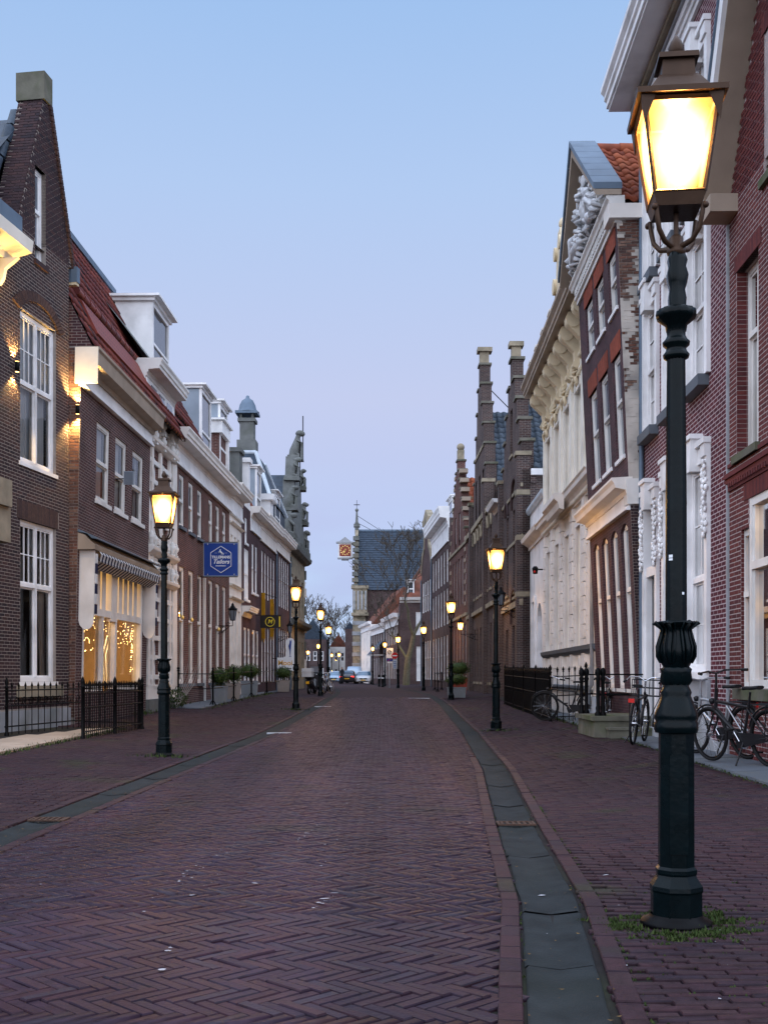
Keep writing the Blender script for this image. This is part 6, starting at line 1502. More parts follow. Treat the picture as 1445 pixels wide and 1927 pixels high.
hr = obj('hipped_roof', q, 'slate', L8b.root)
for (p0, p1) in (((-1.5, -.1, z0), (.2, -1.1, z1)), ((.2, -1.1, z1), (.2, -2.6, z1)), ((6, -.1, z0), (3.6, -1.1, z1))): obj('hip_lead', L8b.mb().tube([p0, p1], .12, 6), 'lead_pale', hr)
chimney(L8b, .35, 1.1, -2.0, -1.25, 13.0, 14.9, 'dark_stone', dome=True); L8b.box('chimney_foot', 'dark_stone', .22, 1.22, -2.14, -1.12, 12.8, 13.9)
# L9: carved stone gable of the old council house
L9 = left('carved_gable_hall', 'tall dark stone front with carved figures standing up its gable', 66.6, 76.0, cat='hall')
W9 = L9.L; hs = [(1.0 + k * 2.1, 2.0 + k * 2.1, z, z + 2.4) for k in range(4) for z in (1.0, 5.0)]
L9.wall(0, W9, -.3, 9.4, hs, 'sandstone', 0, .3); L9.shell(0, W9, 9.4, 10, 'sandstone')
for h_ in hs: L9.window(*h_, o=-.2, mat='offwhite')
for z in (4.2, 8.6): L9.cornice(-.1, W9, z, [(0, 0), (.25, .05), (.45, .2), (.5, .4), (0, .45)], 'dark_stone', 'string_cornice')
q = L9.mb(); c9 = W9 / 2
q.slab([(0, 9.4), (W9, 9.4), (W9 - 1, 11.5), (W9 - 2.2, 12), (W9 - 2.6, 14), (c9 + 1, 14.6), (c9 + .6, 16), (c9 - .6, 16), (c9 - 1, 14.6), (2.6, 14), (2.2, 12), (1, 11.5)], -.7, 0); gb9 = obj('gable', q, 'dark_stone', L9.root)
for (x, z, h_) in [(.4, 9.6, 1.6), (1.4, 11.7, 1.6), (2.8, 14.1, 1.5), (c9, 16.0, 2.0), (W9 - 2.8, 14.1, 1.5), (W9 - 1.4, 11.7, 1.6), (W9 - .4, 9.6, 1.6)]:   # standing stone lions and figures
    q = L9.mb(); q.box(x - .45, x + .45, -.6, .35, z - .2, z + .12); q.tube([(x, -.25, z + .1), (x, -.2, z + h_ * .3), (x, -.05, z + h_ * .55), (x, .0, z + h_ * .75), (x, .12, z + h_ * .95)], [.34, .36, .27, .2, .13], 8); q.ball((x, .16, z + h_ * .9), h_ * .12, 8, 6, (1, 1.4, 1)); q.box(x - .3, x + .3, .2, .32, z + .1, z + h_ * .55)
    for s_ in (-.18, .18): q.tube([(x + s_, 0, z + h_ * .65), (x + s_ * 1.6, .3, z + h_ * .5)], [.1, .06], 6); q.tube([(x + s_, -.2, z + h_ * .2), (x + s_ * 1.3, .2, z + .12)], [.14, .1], 6)
    obj('carved_figure', carve(q, .09, 3.0), 'dark_stone', gb9)
for x, z in ((c9, 17.0), (2.8, 14.6)): obj('spear', L9.mb().tube([(x + .3, .3, z - 1), (x + .3, .3, z + 2.2)], .035, 5), 'iron_black', gb9)
for k in range(7):
    for x in (.1, W9 - .35): L9.box('band_stone', 'offwhite' if k % 2 else 'dark_stone', x, x + .25, -.05, .12, .5 + k * 1.2, 1.1 + k * 1.2)
for k in range(9): L9.box('cresting_stone', 'dark_stone', .3 + k * 1.0, .65 + k * 1.0, -.1, .45, 9.0, 9.4)
q = L9.mb(); q.face([(0, -.7, 9.4), (0, -9, 9.4), (c9, -9, 14), (c9, -.7, 14)]); q.face([(W9, -.7, 9.4), (W9, -9, 9.4), (c9, -9, 14), (c9, -.7, 14)]); obj('roof', q, 'slate', L9.root)
gb9.scale = (1, 1, .86); gb9.location = (0, 0, 9.4 * .14)
# beyond the bend on the left
row_house('far_left_house', 'distant brick front left of the far lamps', (-5.9, 79), (-9.2, 96), -1, 7.5, [(4.4, 6.2), (.9, 3.2)], 8, 'brick_far', corn=.4, ch=.6, roof=('roof_far', 4, 3.5))
row_house('far_left_shop', 'distant pale front with lit shop at the bend', (-9.3, 96.5), (-13.5, 118), -1, 7.0, [(4.2, 5.8), (.9, 3.0)], 8, 'cream_pale', corn=.4, ch=.6, roof=('slate', 4, 3.5))

# ================================================================== street furniture
# --- cast-iron lamp posts with square lanterns
def make_lamp(label):
    t = thing('street_lamp', label, 'street lamp', group='cast-iron street lamps')
    b = MB(); b.lathe([(0, 0), (.17, 0), (.165, .02), (.13, .035), (.122, .05)], n=14)
    obj('ground_flange', b, 'iron_black', t)
    b = MB(); b.lathe([(.122, .03), (.122, .155), (.127, .165), (.125, .185), (.098, .225), (.094, .235), (.098, .245), (.098, .262), (.086, .275), (.084, .90), (.10, .915)], n=8, smooth=False, phase=math.pi / 8); obj('base', b, 'iron_green', t)
    b = MB(); b.lathe([(.098, .905), (.103, .92), (.103, .95), (.096, .96), (.103, .975), (.099, 1.0), (.083, 1.04), (.074, 1.065), (.068, 1.08), (.073, 1.095), (.066, 1.11), (.058, 1.125), (.062, 1.14)], n=18); obj('plinth_moulding', b, 'iron_green', t)
    b = MB(); b.lathe([(.060, 1.13), (.072, 1.15), (.066, 1.19), (.070, 1.205), (.058, 1.215)], n=24, lobes=(12, .06)); obj('leaf_collar', b, 'iron_green', t)
    b = MB(); b.lathe([(.056, 1.21), (.068, 1.235), (.078, 1.27), (.076, 1.31), (.062, 1.36), (.054, 1.385), (.060, 1.405), (.088, 1.42), (.090, 1.428), (.07, 1.432), (.046, 1.42)], n=24, lobes=(6, .045)); obj('tulip_vase', b, 'iron_green', t)
    b = MB()
    for k in range(6):      # acanthus leaves round the vase
        a = k * math.pi / 3; c, s_ = math.cos(a), math.sin(a); P = lambda r, z, w: [(c * r - s_ * w, s_ * r + c * w, z), (c * r + s_ * w, s_ * r - c * w, z)]
        pr_ = [(.070, 1.235, .012), (.084, 1.265, .024), (.084, 1.31, .026), (.070, 1.36, .022), (.064, 1.395, .020), (.10, 1.425, .026), (.104, 1.418, .012)]
        b.tube([(c * r, s_ * r, z) for r, z, w in pr_], [.009, .012, .013, .012, .011, .012, .006], 6)
        for sg_ in (-1, 1): b.tube([P(r, z, w * sg_)[0] for r, z, w in pr_], .006, 5)
    obj('acanthus_leaves', b, 'iron_green', t)
    b = MB(); b.lathe([(.048, 1.42), (.047, 2.0), (.041, 2.68)], n=32, lobes=(16, .045)); obj('fluted_shaft', b, 'iron_green', t)
    b = MB(); b.lathe([(.041, 2.665), (.058, 2.675), (.062, 2.69), (.05, 2.705), (.046, 2.72), (.062, 2.735), (.064, 2.75), (.05, 2.765), (.043, 2.78), (.044, 2.80), (.048, 2.81)], n=20); obj('ring_collar', b, 'iron_green', t)
    b = MB(); b.lathe([(.045, 2.80), (.05, 2.83), (.086, 2.86), (.092, 2.878), (.088, 2.90), (.05, 2.915)], n=32, lobes=(16, .04)); obj('gadroon_bowl', b, 'iron_green', t)
    b = MB(); b.lathe([(.040, 2.905), (.042, 2.96), (.036, 3.0), (.044, 3.03), (.05, 3.07), (.04, 3.11), (.046, 3.14), (.042, 3.155), (.036, 3.17)], n=18, lobes=(3, .16)); obj('figure_stem', b, 'iron_green', t)
    b = MB(); b.lathe([(.036, 3.245), (.044, 3.255), (.044, 3.27), (.034, 3.28), (.034, 3.325), (.02, 3.34)], n=14); obj('socket', b, 'lantern_metal', t)
    B0, B1, z0, z1 = .112, .168, 3.50, 3.915       # lantern half widths bottom and top
    for k in range(4):
        a = math.pi / 4 + k * math.pi / 2; r = math.sqrt(2) * B0
        c, s_ = math.cos(a), math.sin(a)
        obj('cradle_arm', MB().tube([(c * .03, s_ * .03, 3.28), (c * .09, s_ * .09, 3.295), (c * .13, s_ * .13, 3.34), (c * .145, s_ * .145, 3.40), (c * r * .97, s_ * r * .97, 3.45)], [.014, .013, .012, .012, .011], 7).ball((c * (r + .005), s_ * (r + .005), 3.435), .016, 7, 5), 'lantern_metal', t)
    f = MB()
    f.frustum((0, 0), 2 * B0 - .02, 2 * B0 + .012, 3.445, 3.50)
    for k in range(4):
        a = k * math.pi / 2; R = Matrix.Rotation(a, 3, 'Z')
        p0, p1 = R @ Vector((B0, B0, z0)), R @ Vector((B1, B1, z1)); f.tube([tuple(p0), tuple(p1)], .011, 4, smooth=False)
        q0, q1 = R @ Vector((B0, -B0, z0 + .006)), R @ Vector((B0, B0, z0 + .006)); f.tube([tuple(q0), tuple(q1)], .012, 4, smooth=False)
        q0, q1 = R @ Vector((B1, -B1, z1)), R @ Vector((B1, B1, z1)); f.tube([tuple(q0), tuple(q1)], .013, 4, smooth=False)
        s0, s1 = R @ Vector((B1 + .012, B1 + .012, 3.93)), R @ Vector((B1 - .012, B1 - .012, 3.80))
    f.lathe([(.012, 3.3), (.012, 3.45)], n=8)
    fr_ = obj('lantern', f, 'lantern_metal', t)
    for k in range(4):
        R = Matrix.Rotation(k * math.pi / 2, 3, 'Z'); i = .006
        pts = [tuple(R @ Vector(p)) for p in ((B0 - i, -B0 + .008, z0 + .01), (B0 - i, B0 - .008, z0 + .01), (B1 - i, B1 - .008, z1 - .008), (B1 - i, -B1 + .008, z1 - .008))]
        m = MB(); m.face(pts, [(0, 0), (1, 0), (1, 1), (0, 1)]); obj('pane', m, 'lamp_glass', fr_)
        # pierced skirt leaves at the eave corners
        m = MB(); c0 = R @ Vector((B1 + .02, B1 + .02, 3.935)); c1 = R @ Vector((B1 + .012, B1 - .05, 3.925)); c2 = R @ Vector((B1 - .0, B1 + .004, 3.80)); c3 = R @ Vector((B1 - .05, B1 + .012, 3.925))
        m.face([tuple(c0), tuple(c1), tuple(c2)]); m.face([tuple(c0), tuple(c2), tuple(c3)]); obj('skirt_leaf', m, 'lantern_metal', fr_)
    m = MB(); m.frustum((0, 0), 2 * B1 + .07, 2 * B1 + .075, 3.925, 3.95)
    rows = []
    for hw_, z in ((B1 + .036, 3.95), (B1 - .03, 3.978), (.10, 4.04), (.085, 4.06)): rows.append([(hw_, -hw_, z), (hw_, hw_, z), (-hw_, hw_, z), (-hw_, -hw_, z)])
    m.grid(rows, smooth=False); obj('lantern_roof', m, 'lantern_metal', t)
    m = MB(); m.frustum((0, 0), .155, .145, 4.045, 4.14).frustum((0, 0), .185, .18, 4.14, 4.165); ch = obj('lantern_chimney', m, 'lantern_metal', t)
    m = MB(); m.lathe([(.03, 4.16), (.016, 4.175), (.034, 4.20), (.038, 4.225), (.026, 4.255), (.006, 4.285), (0, 4.29)], n=10); obj('finial', m, 'lantern_metal', t)
    m = MB().lathe([(0, 3.56), (.03, 3.58), (.04, 3.66), (.03, 3.74), (0, 3.76)], n=10); bl = obj('burner', m, 'warm_bulb', fr_)
    l = bpy.data.lights.new('lantern_light', 'POINT'); l.energy = 340; l.color = (1.0, .58, .20); l.shadow_soft_size = .06
    lo_ = bpy.data.objects.new('lantern_light', l); COL.objects.link(lo_); lo_.parent = t; lo_.location = (0, 0, 3.82)
    for c_ in t.children:
        if c_.name.split('.')[0] in ('socket', 'cradle_arm', 'lantern', 'lantern_roof', 'lantern_chimney', 'finial', 'lantern_light'): c_.location.z -= .085
    return t
LAMPS = [(1.38, 5.29, 'tall nearest street lamp with glowing lantern in the right foreground', -.10), (-3.24, 16.5, 'street lamp with glowing lantern in front of the awning shop', .02), (2.38, 23.8, 'street lamp on the right footway before the iron fence', .05),
         (-2.76, 35.1, 'street lamp beside the white vase sign', .03), (2.63, 43.9, 'street lamp beside the planter on the right footway', .1), (-2.83, 50.0, 'street lamp rising behind the parked scooter', .0), (-3.32, 67.0, 'street lamp just right of the one behind the scooter', .2),
         (2.37, 67.0, 'street lamp in front of the brown house with white cornice', .1), (1.05, 83.6, 'street lamp carrying the round no-entry sign', .2), (.07, 98.0, 'street lamp left of the square zone sign', .1), (-1.14, 113.0, 'street lamp right behind the white car', .0),
         (-6.05, 103.0, 'small distant lamp left of the scooter lamps', .1), (-8.9, 131.0, 'smaller distant lamp further left of the scooter', .2), (-10.8, 150.0, 'faint distant lamp beside the green shop sign', .1), (-7.0, 150.0, 'far lamp before the distant white house', .0), (-5.9, 147.0, 'far lamp beside the blue car', .3)]
lamp0 = None
for (x, y, lab, rz) in LAMPS:
    loc = (x, y, gz(x, y))
    if lamp0 is None: lamp0 = make_lamp(lab); lamp0.location = loc; lamp0.rotation_euler = (0, 0, rz)
    else: dup(lamp0, loc, rz, lab)

for (a_, z_, w_, h_) in ((rad(232), 1.735, .010, .007), (rad(232), 1.72, .010, .005), (rad(300), 1.56, .006, .006)):     # stickers and a paint dab on the nearest post
    m = MB(); c_, s_ = math.cos(a_), math.sin(a_); r_ = .0505; m.face([(c_ * r_ - s_ * w_ * k, s_ * r_ + c_ * w_ * k, z_ + h_ * l) for k, l in ((-1, -1), (1, -1), (1, 1), (-1, 1))]); obj('sticker', m, 'sign_white', lamp0)
obj('service_hatch', MB().box(-.042, .042, -.0865, -.075, .34, .80), 'iron_green', lamp0)

# --- iron fences: every bar and post is a piece of its own
def fence(name, label, p0, p1, h, step, posts, spear=True, rails=(.12, .85), scroll=False, mat='iron_black', barr=.009, low=0.0, panel=None, knob=True, zoff=0.0):
    p0, p1 = Vector(p0), Vector(p1); d = p1 - p0; L = d.length
    t = thing(name, label, 'fence', (p0.x, p0.y, gz(p0.x, p0.y) + zoff), math.atan2(d.y, d.x), 'iron fences and railings')
    slope = (gz(p1.x, p1.y) - gz(p0.x, p0.y)) / L; Z = lambda s, z: z + slope * s
    bm = MB().tube([(0, 0, low), (0, 0, h)], barr, 6)
    if spear: bm.lathe([(barr, h), (barr * 2.2, h + .015), (barr * 1.2, h + .03), (barr * 2.6, h + .06), (0.001, h + .14)], n=6)
    me = mesh_of('bar', bm); me.materials.append(MATS[mat])
    n = max(1, round(L / step))
    for k in range(1, n):
        if any(abs(k * L / n - q * L) < step * .6 for q in posts): continue
        o = bpy.data.objects.new('bar', me); COL.objects.link(o); o.parent = t; o.location = (k * L / n, 0, Z(k * L / n, 0))
    pm = MB().lathe([(.045, 0), (.045, .05), (.03, .08), (.03, h + .04), (.042, h + .05), (.042, h + .07), (.02, h + .09), (.04, h + .13), (.035, h + .17), (.004, h + .24)] if knob else [(.03, 0), (.03, h)], n=8)
    me2 = mesh_of('post', pm); me2.materials.append(MATS[mat])
    for q in posts:
        o = bpy.data.objects.new('post', me2); COL.objects.link(o); o.parent = t; o.location = (q * L, 0, Z(q * L, -.02))
    for r in rails: obj('rail', MB().tube([(0, 0, Z(0, r)), (L, 0, Z(L, r))], .014, 6), mat, t)
    if scroll:
        k = 0
        while (k + 1) * .3 < L:
            c = (k + .5) * .3; s_ = MB(); s_.ring((c, 0, Z(c, h - .22)), .075, .008, 'y', 14, 5, 0, 5.2); s_.ring((c + .03, 0, Z(c, h - .22)), .035, .007, 'y', 10, 5, 2, 7.5); s_.tube([(c - .12, 0, Z(c, h - .32)), (c - .07, 0, Z(c, h - .22))], .007, 5); obj('scroll', s_, mat, t); k += 1
    if panel: obj('backing_panel', MB().box(.02, L - .02, -.006, .006, panel[0], panel[1]), mat, t)
    return t
fence('iron_fence', 'low iron fence with scrolls before the dark gabled house', (LX(20.0) + .62, 20.0), (LX(23.4) + .6, 23.4), .82, .27, (.02, .98), scroll=True, rails=(.15, .52, .80))
fence('iron_fence', 'spear-topped iron fence standing out before the awning shop', (-5.30, 19.7), (-5.03, 23.3), .88, .105, (0, .5, 1), rails=(.12, .55, .80))
fence('iron_fence', 'short end of iron fence joining the gabled house to the spear fence', (-6.35, 23.35), (-5.08, 23.35), .85, .11, (.98,), rails=(.12, .8))
fence('iron_fence', 'tall black fence with arched tops along the cream palace', (3.92, 26.4), (4.05, 37.5), 1.12, .12, (0, .25, .5, .75, 1), rails=(.1, .62, .98), barr=.014, panel=(.15, .62))
fence('iron_fence', 'open black fence end behind the bicycle at the cream palace', (3.95, 26.4), (4.75, 26.25), 1.15, .13, (.98,), rails=(.1, .6, 1.05), barr=.012)
hp = bpy.data.objects['iron_fence.003'] if 'iron_fence.003' in bpy.data.objects else None
if hp:
    for k in range(26): o = obj('arch_top', MB().ring((.25 + k * .42, 0, 1.16 + .022 * k * .4 * .1), .12, .012, 'y', 8, 5, 0, math.pi), 'iron_black', hp)
def post_rail(name, label, pts, h, rails=(.55, 1.02), feet=True):
    """posts with ball heads joined by rails, following the ground"""
    p0 = pts[0]; t = thing(name, label, 'railing', (p0[0], p0[1], gz(*p0)), 0, 'iron fences and railings'); g0 = gz(*p0)
    for i, p in enumerate(pts):
        x, y, z = p[0] - p0[0], p[1] - p0[1], gz(*p) - g0
        m = MB(); m.lathe([(.03, z), (.028, z + h), (.045, z + h + .01), (.045, z + h + .03), (.02, z + h + .05)], (x, y), 8); m.ball((x, y, z + h + .09), .045, 8, 6)
        if feet:
            for s_ in (-1, 1): m.tube([(x, y, z + .18), (x + s_ * .06, y, z + .1), (x + s_ * .11, y, z)], .018, 6)
        m.ring((x, y, z + .62), .04, .016, 'z', 10, 5); obj('post', m, 'iron_black', t)
        if i:
            a = pts[i - 1]; ax, ay, az = a[0] - p0[0], a[1] - p0[1], gz(*a) - g0
            for r in rails: obj('rail', MB().tube([(ax, ay, az + r), (x, y, z + r)], .016, 6), 'iron_black', t)
    return t
post_rail('stoop_railing', 'black post-and-rail stoop railing by the boxwood planters', [(-6.3, 34.3), (-5.5, 36.0), (-5.42, 40.4), (-5.40, 45.6), (-5.34, 51.0), (-5.30, 57.5)], 1.1)
post_rail('stoop_railing', 'dark railing by the house with white cornice', [(2.9, 60.5), (3.5, 60.7), (3.4, 66), (3.0, 66.2)], .95)

# --- mossy stone stoop with paired iron posts
st = thing('stone_stoop', 'mossy stone stoop with paired black posts beside the bicycles', 'stoop', (3.72, 19.45, gz(3.9, 20)))
obj('landing', MB().box(0, 1.0, .35, 2.0, 0, .30).box(-.05, 1.0, .30, 2.05, .30, .38), 'moss_stone', st)
obj('step', MB().box(.22, 1.0, 0, .35, 0, .15).box(.19, 1.0, -.03, .36, .15, .19), 'moss_stone', st)
for (x, y) in [(.1, .55), (.2, .6), (.02, 1.75), (.12, 1.8)]:
    m = MB(); m.lathe([(.06, .38), (.06, .42), (.035, .46), (.045, .52), (.033, .56), (.036, 1.0), (.05, 1.04), (.033, 1.08), (.055, 1.14), (.05, 1.2), (.02, 1.24)], (x, y), 10); obj('iron_post', m, 'iron_black', st)
for z in (.75, 1.12): obj('rail', MB().tube([(.1, .6, z), (1.0, .65, z)], .014, 6).tube([(.05, 1.78, z), (1.0, 1.85, z)], .014, 6), 'iron_black', st)

# --- bicycles
def bicycle(label, front, rear, frame='bike_black', carrier=None, riser=.0, rear_mark=False, lean=.06, group='parked bicycles', bars='flat', tyre='rubber', rim='iron_black', scale=1.0):
    fx, fy = front; rx, ry = rear; a = math.atan2(fy - ry, fx - rx); cx, cy = (fx + rx) / 2, (fy + ry) / 2
    t = thing('bicycle', label, 'bicycle', (cx, cy, gz(cx, cy) + .022), a, group); t.rotation_euler = (lean, 0, a); t.scale = (scale,) * 3
    R = .335; B = .54
    for x in (B, -B):
        w_ = obj('wheel', MB().ring((x, 0, R), R - .02, .02, 'y', 36, 7), tyre, t)
        obj('rim', MB().ring((x, 0, R), R - .045, .011, 'y', 36, 5), rim, w_)
        sp_ = MB()
        for k in range(16):
            b = k * math.pi / 8; sp_.tube([(x + .02 * math.cos(b + 1), (-1) ** k * .025, R + .02 * math.sin(b + 1)), (x + (R - .05) * math.cos(b), 0, R + (R - .05) * math.sin(b))], .0022, 3, cap=False)
        obj('spokes', sp_, 'chrome', w_); obj('hub', MB().tube([(x, -.05, R), (x, .05, R)], .022, 8), 'chrome', w_)
    bb = (-.08, 0, .28); seat = (-.24, 0, .78); head = (.36, 0, .80 + riser); hb = (.40, 0, .62)
    f = MB().tube([bb, (-.22, 0, .72)], .018, 8).tube([bb, hb], .024, 8).tube([(-.21, 0, .68), (.37, 0, .74)], .019, 8).tube([hb, head], .022, 8)
    for s_ in (-.045, .045): f.tube([(bb[0], s_ * .5, bb[2]), (-B, s_, R)], .011, 6).tube([(-.2, s_ * .4, .66), (-B, s_, R)], .010, 6).tube([(.405, s_ * .7, .6), (.44, s_, .5), (B, s_, R)], .013, 6)
    f.tube([(-.22, 0, .72), (-.255, 0, .86)], .014, 8); obj('frame', f, frame, t)
    sd_ = MB(); rows = []
    for x, w_, z in ((.10, .02, .93), (.04, .03, .935), (-.04, .05, .935), (-.12, .085, .94), (-.17, .09, .945), (-.20, .06, .94)): rows.append([(-.23 + x, w_ * math.cos(k * math.pi / 4), z + .022 * math.sin(k * math.pi / 4) - .03) for k in range(8)])
    sd_.grid(rows); sd_.face(rows[0]); sd_.face(rows[-1]); obj('saddle', sd_, 'rubber', t)
    hz = .98 + riser
    h_ = MB().tube([head, (.345, 0, hz)], .014, 8)
    if bars == 'flat': h_.tube([(.26, -.31, hz + .02), (.34, -.12, hz + .03), (.345, 0, hz), (.34, .12, hz + .03), (.26, .31, hz + .02)], .011, 7); gr = [((.26, s_ * .31, hz + .02), (.18, s_ * .335, hz + .015)) for s_ in (-1, 1)]
    else: h_.tube([(.10, -.27, hz + .0), (.3, -.24, hz + .06), (.37, -.1, hz + .06), (.345, 0, hz), (.37, .1, hz + .06), (.3, .24, hz + .06), (.10, .27, hz)], .011, 7); gr = [((.12, s_ * .27, hz), (.0, s_ * .275, hz - .02)) for s_ in (-1, 1)]
    hbar = obj('handlebar', h_, 'chrome' if bars != 'flat' else frame, t)
    for g_ in gr: obj('grip', MB().tube(list(g_), .018, 8), 'rubber', hbar)
    c_ = MB().ring(bb, .09, .008, 'y', 20, 5).tube([(-.08, .06, .28), (.02, .07, .42)], .009, 6).tube([(-.08, -.06, .28), (-.18, -.07, .14)], .009, 6); ck = obj('crank', c_, 'chrome', t)
    obj('pedal', MB().box(-.02, .07, .07, .16, .41, .43), 'rubber', ck); obj('pedal', MB().box(-.22, -.13, -.16, -.07, .13, .15), 'rubber', ck)
    obj('chain_case', MB().slab([(-.56, .30), (-.02, .19), (.02, .30), (-.02, .38), (-.56, .38)], .03, .045), 'bike_black', t)
    for x, a0, a1 in ((B, .5, 2.7), (-B, .35, 2.75)): obj('mudguard', MB().ring((x, 0, R), R + .022, .014, 'y', 18, 5, a0, a1), 'bike_black' if not rear_mark or x > 0 else 'sign_white', t)
    rk = MB()
    for s_ in (-.06, 0, .06): rk.tube([(-.32, s_, .72), (-.82, s_, .72)], .007, 5)
    for s_ in (-.07, .07): rk.tube([(-.6, s_, .72), (-.54, s_, .36)], .007, 5)
    rk.tube([(-.82, -.06, .72), (-.82, .06, .72)], .007, 5); obj('rear_rack', rk, 'bike_black', t)
    obj('rear_light', MB().box(-.87, -.82, -.045, .045, .66, .72), 'red_plastic', t); obj('headlight', MB().lathe([(0, .70), (.03, .71), (.04, .76), (0, .78)], (.46, 0), 10), 'bike_black', t)
    obj('kickstand', MB().tube([(-.12, .03, .28), (-.16, .2, .0)], .011, 6), 'bike_black', t)
    if rear_mark:
        obj('red_fender_patch', MB().box(-.905, -.885, -.03, .03, .30, .40).box(-.905, -.885, -.03, .03, .52, .60), 'red_plastic', t)
    if carrier:
        k_ = MB(); x0, x1, y0, y1, z0, z1 = .42, .80, -.22, .22, .74, 1.0
        for z in (z0, (z0 + z1) / 2, z1): k_.tube([(x0, y0, z), (x1, y0, z), (x1, y1, z), (x0, y1, z), (x0, y0, z)], .009, 5)
        for x, y in ((x0, y0), (x1, y0), (x0, y1), (x1, y1), (x1, 0), (x0, 0), ((x0 + x1) / 2, y0), ((x0 + x1) / 2, y1)): k_.tube([(x, y, z0), (x, y, z1)], .007, 5)
        for y in (-.14, -.07, 0, .07, .14): k_.tube([(x0, y, z0), (x1, y, z0)], .006, 4)
        k_.tube([(x1 - .05, y0 + .03, z0), (B, -.05, R)], .008, 5).tube([(x1 - .05, y1 - .03, z0), (B, .05, R)], .008, 5); obj('front_carrier', k_, 'bike_black', t)
    return t
bicycle('black sporty bicycle leaning at the shop window, nearest of all', (4.02, 13.72), (4.40, 12.72), riser=.1, lean=-.08)
bicycle('silver bicycle half hidden behind the nearest lamp post', (4.18, 14.95), (4.52, 14.0), frame='bike_silver', lean=-.06)
bicycle('black bicycle with front carrier standing by the mossy stoop', (4.22, 18.15), (3.80, 17.12), carrier=True, lean=.05, bars='swept')
bicycle('bicycle with red and white rear mudguard behind the stoop posts', (4.62, 23.1), (4.32, 22.05), rear_mark=True, lean=.05, bars='swept')
bicycle('black bicycle parked broadside against the palace fence', (3.72, 25.95), (4.74, 25.55), lean=-.05, bars='swept')
bicycle('white framed bicycle leaning by the far left lamp', (-2.55, 54.2), (-3.0, 55.2), frame='sign_white', lean=.1, tyre='planter_tan', scale=1.05)
bicycle('dark bicycle between the scooter and the white bicycle', (-2.95, 54.6), (-3.45, 55.4), lean=.12)

# --- delivery scooter
sct = thing('scooter', 'dark scooter with pale top box parked by the far left lamp', 'scooter', (-3.5, 54.4, gz(-3.5, 54.4)), rad(80))
for x in (.6, -.6):
    w_ = obj('wheel', MB().ring((x, 0, .24), .18, .06, 'y', 20, 8), 'rubber', sct); obj('rim', MB().lathe([(0, 0), (.1, 0)], n=8).ring((x, 0, .24), .11, .02, 'y', 14, 5), 'chrome', w_)
m = MB(); rows = [[(x, w_ * math.cos(k * math.pi / 4), z + h_ * math.sin(k * math.pi / 4)) for k in range(8)] for x, w_, z, h_ in ((-.85, .06, .62, .06), (-.7, .16, .6, .17), (-.4, .2, .55, .22), (-.15, .17, .42, .16), (.1, .16, .3, .06), (.35, .16, .34, .1), (.5, .2, .6, .3), (.58, .1, .85, .14))]
m.grid(rows); m.face(rows[0]); m.face(rows[-1]); obj('body', m, 'car_dark', sct)
obj('seat', MB().box(-.75, -.1, -.15, .15, .74, .84), 'rubber', sct); obj('top_box', MB().box(-1.05, -.6, -.24, .24, .84, 1.26).box(-1.07, -.58, -.26, .26, 1.08, 1.12), 'lead_pale', sct)
obj('front_shield', MB().box(.46, .54, -.24, .24, .35, .95), 'car_dark', sct); obj('handlebar', MB().tube([(.45, -.34, 1.02), (.52, 0, 1.06), (.45, .34, 1.02)], .018, 6), 'rubber', sct); obj('windscreen', MB().box(.54, .56, -.2, .2, 1.0, 1.35), 'glass_pale', sct)
obj('mirror', MB().ball((.5, .34, 1.2), .07, 8, 6, (.4, 1, .8)).ball((.5, -.34, 1.2), .07, 8, 6, (.4, 1, .8)), 'chrome', sct); obj('number_plate', MB().box(-.88, -.87, -.08, .08, .5, .62), 'plate_yellow', sct)

# --- planters with clipped box balls
def leaf_ball(c, r, n, sq=(1, 1, 1), size=.035):
    m = MB()
    for k in range(n):
        v = Vector((RND.gauss(0, 1), RND.gauss(0, 1), RND.gauss(0, 1))).normalized() * r * RND.uniform(.72, 1.08)
        p = Vector((c[0] + v.x * sq[0], c[1] + v.y * sq[1], c[2] + v.z * sq[2])); a = Vector((RND.uniform(-1, 1), RND.uniform(-1, 1), RND.uniform(-1, 1))).normalized() * size * RND.uniform(.6, 1.3); b = a.cross(v).normalized() * size * .5
        m.face([tuple(p - a), tuple(p + b), tuple(p + a), tuple(p - b)])
    return m
def planter(label, x, y, w_, h, mat, r, taper=.85, foot=None, sq=(1, 1, .95), n=900):
    t = thing('planter', label, 'planter', (x, y, gz(x, y) + .03), RND.uniform(-.1, .1), 'planters along the fronts')
    m = MB(); m.frustum((0, 0), w_ * taper, w_, 0, h); obj('pot', m, mat, t); obj('rim', MB().box(-w_ / 2 - .01, w_ / 2 + .01, -w_ / 2 - .01, w_ / 2 + .01, h - .03, h + .002), mat, t); obj('soil', MB().box(-w_ / 2 + .03, w_ / 2 - .03, -w_ / 2 + .03, w_ / 2 - .03, h + .002, h + .012), 'soil', t)
    obj('stem', MB().tube([(0, 0, h), (.01, 0, h + .12), (0, .01, h + r)], .018, 6), 'bark', t)
    obj('foliage', leaf_ball((0, 0, h + r * .95), r, n, sq), 'leaf', t); obj('inner_foliage', MB().ball((0, 0, h + r * .95), r * .72, 10, 8, sq), 'leaf', t)
planter('square grey planter with a clipped box ball by the first railing post', -5.62, 38.2, .52, .55, 'planter_grey', .33)
planter('tapered tan planter with a box ball next to the grey one', -5.55, 41.3, .55, .58, 'planter_tan', .36, .75)
planter('dark planter with a wide box ball below the black sign', -5.62, 46.8, .7, .6, 'planter_grey', .42, .9, sq=(1.2, 1.2, .8))
planter('tan planter with a loose bush under the white vase sign', -5.12, 57.0, .7, .58, 'planter_tan', .40, .8, sq=(1.15, 1.15, .85))
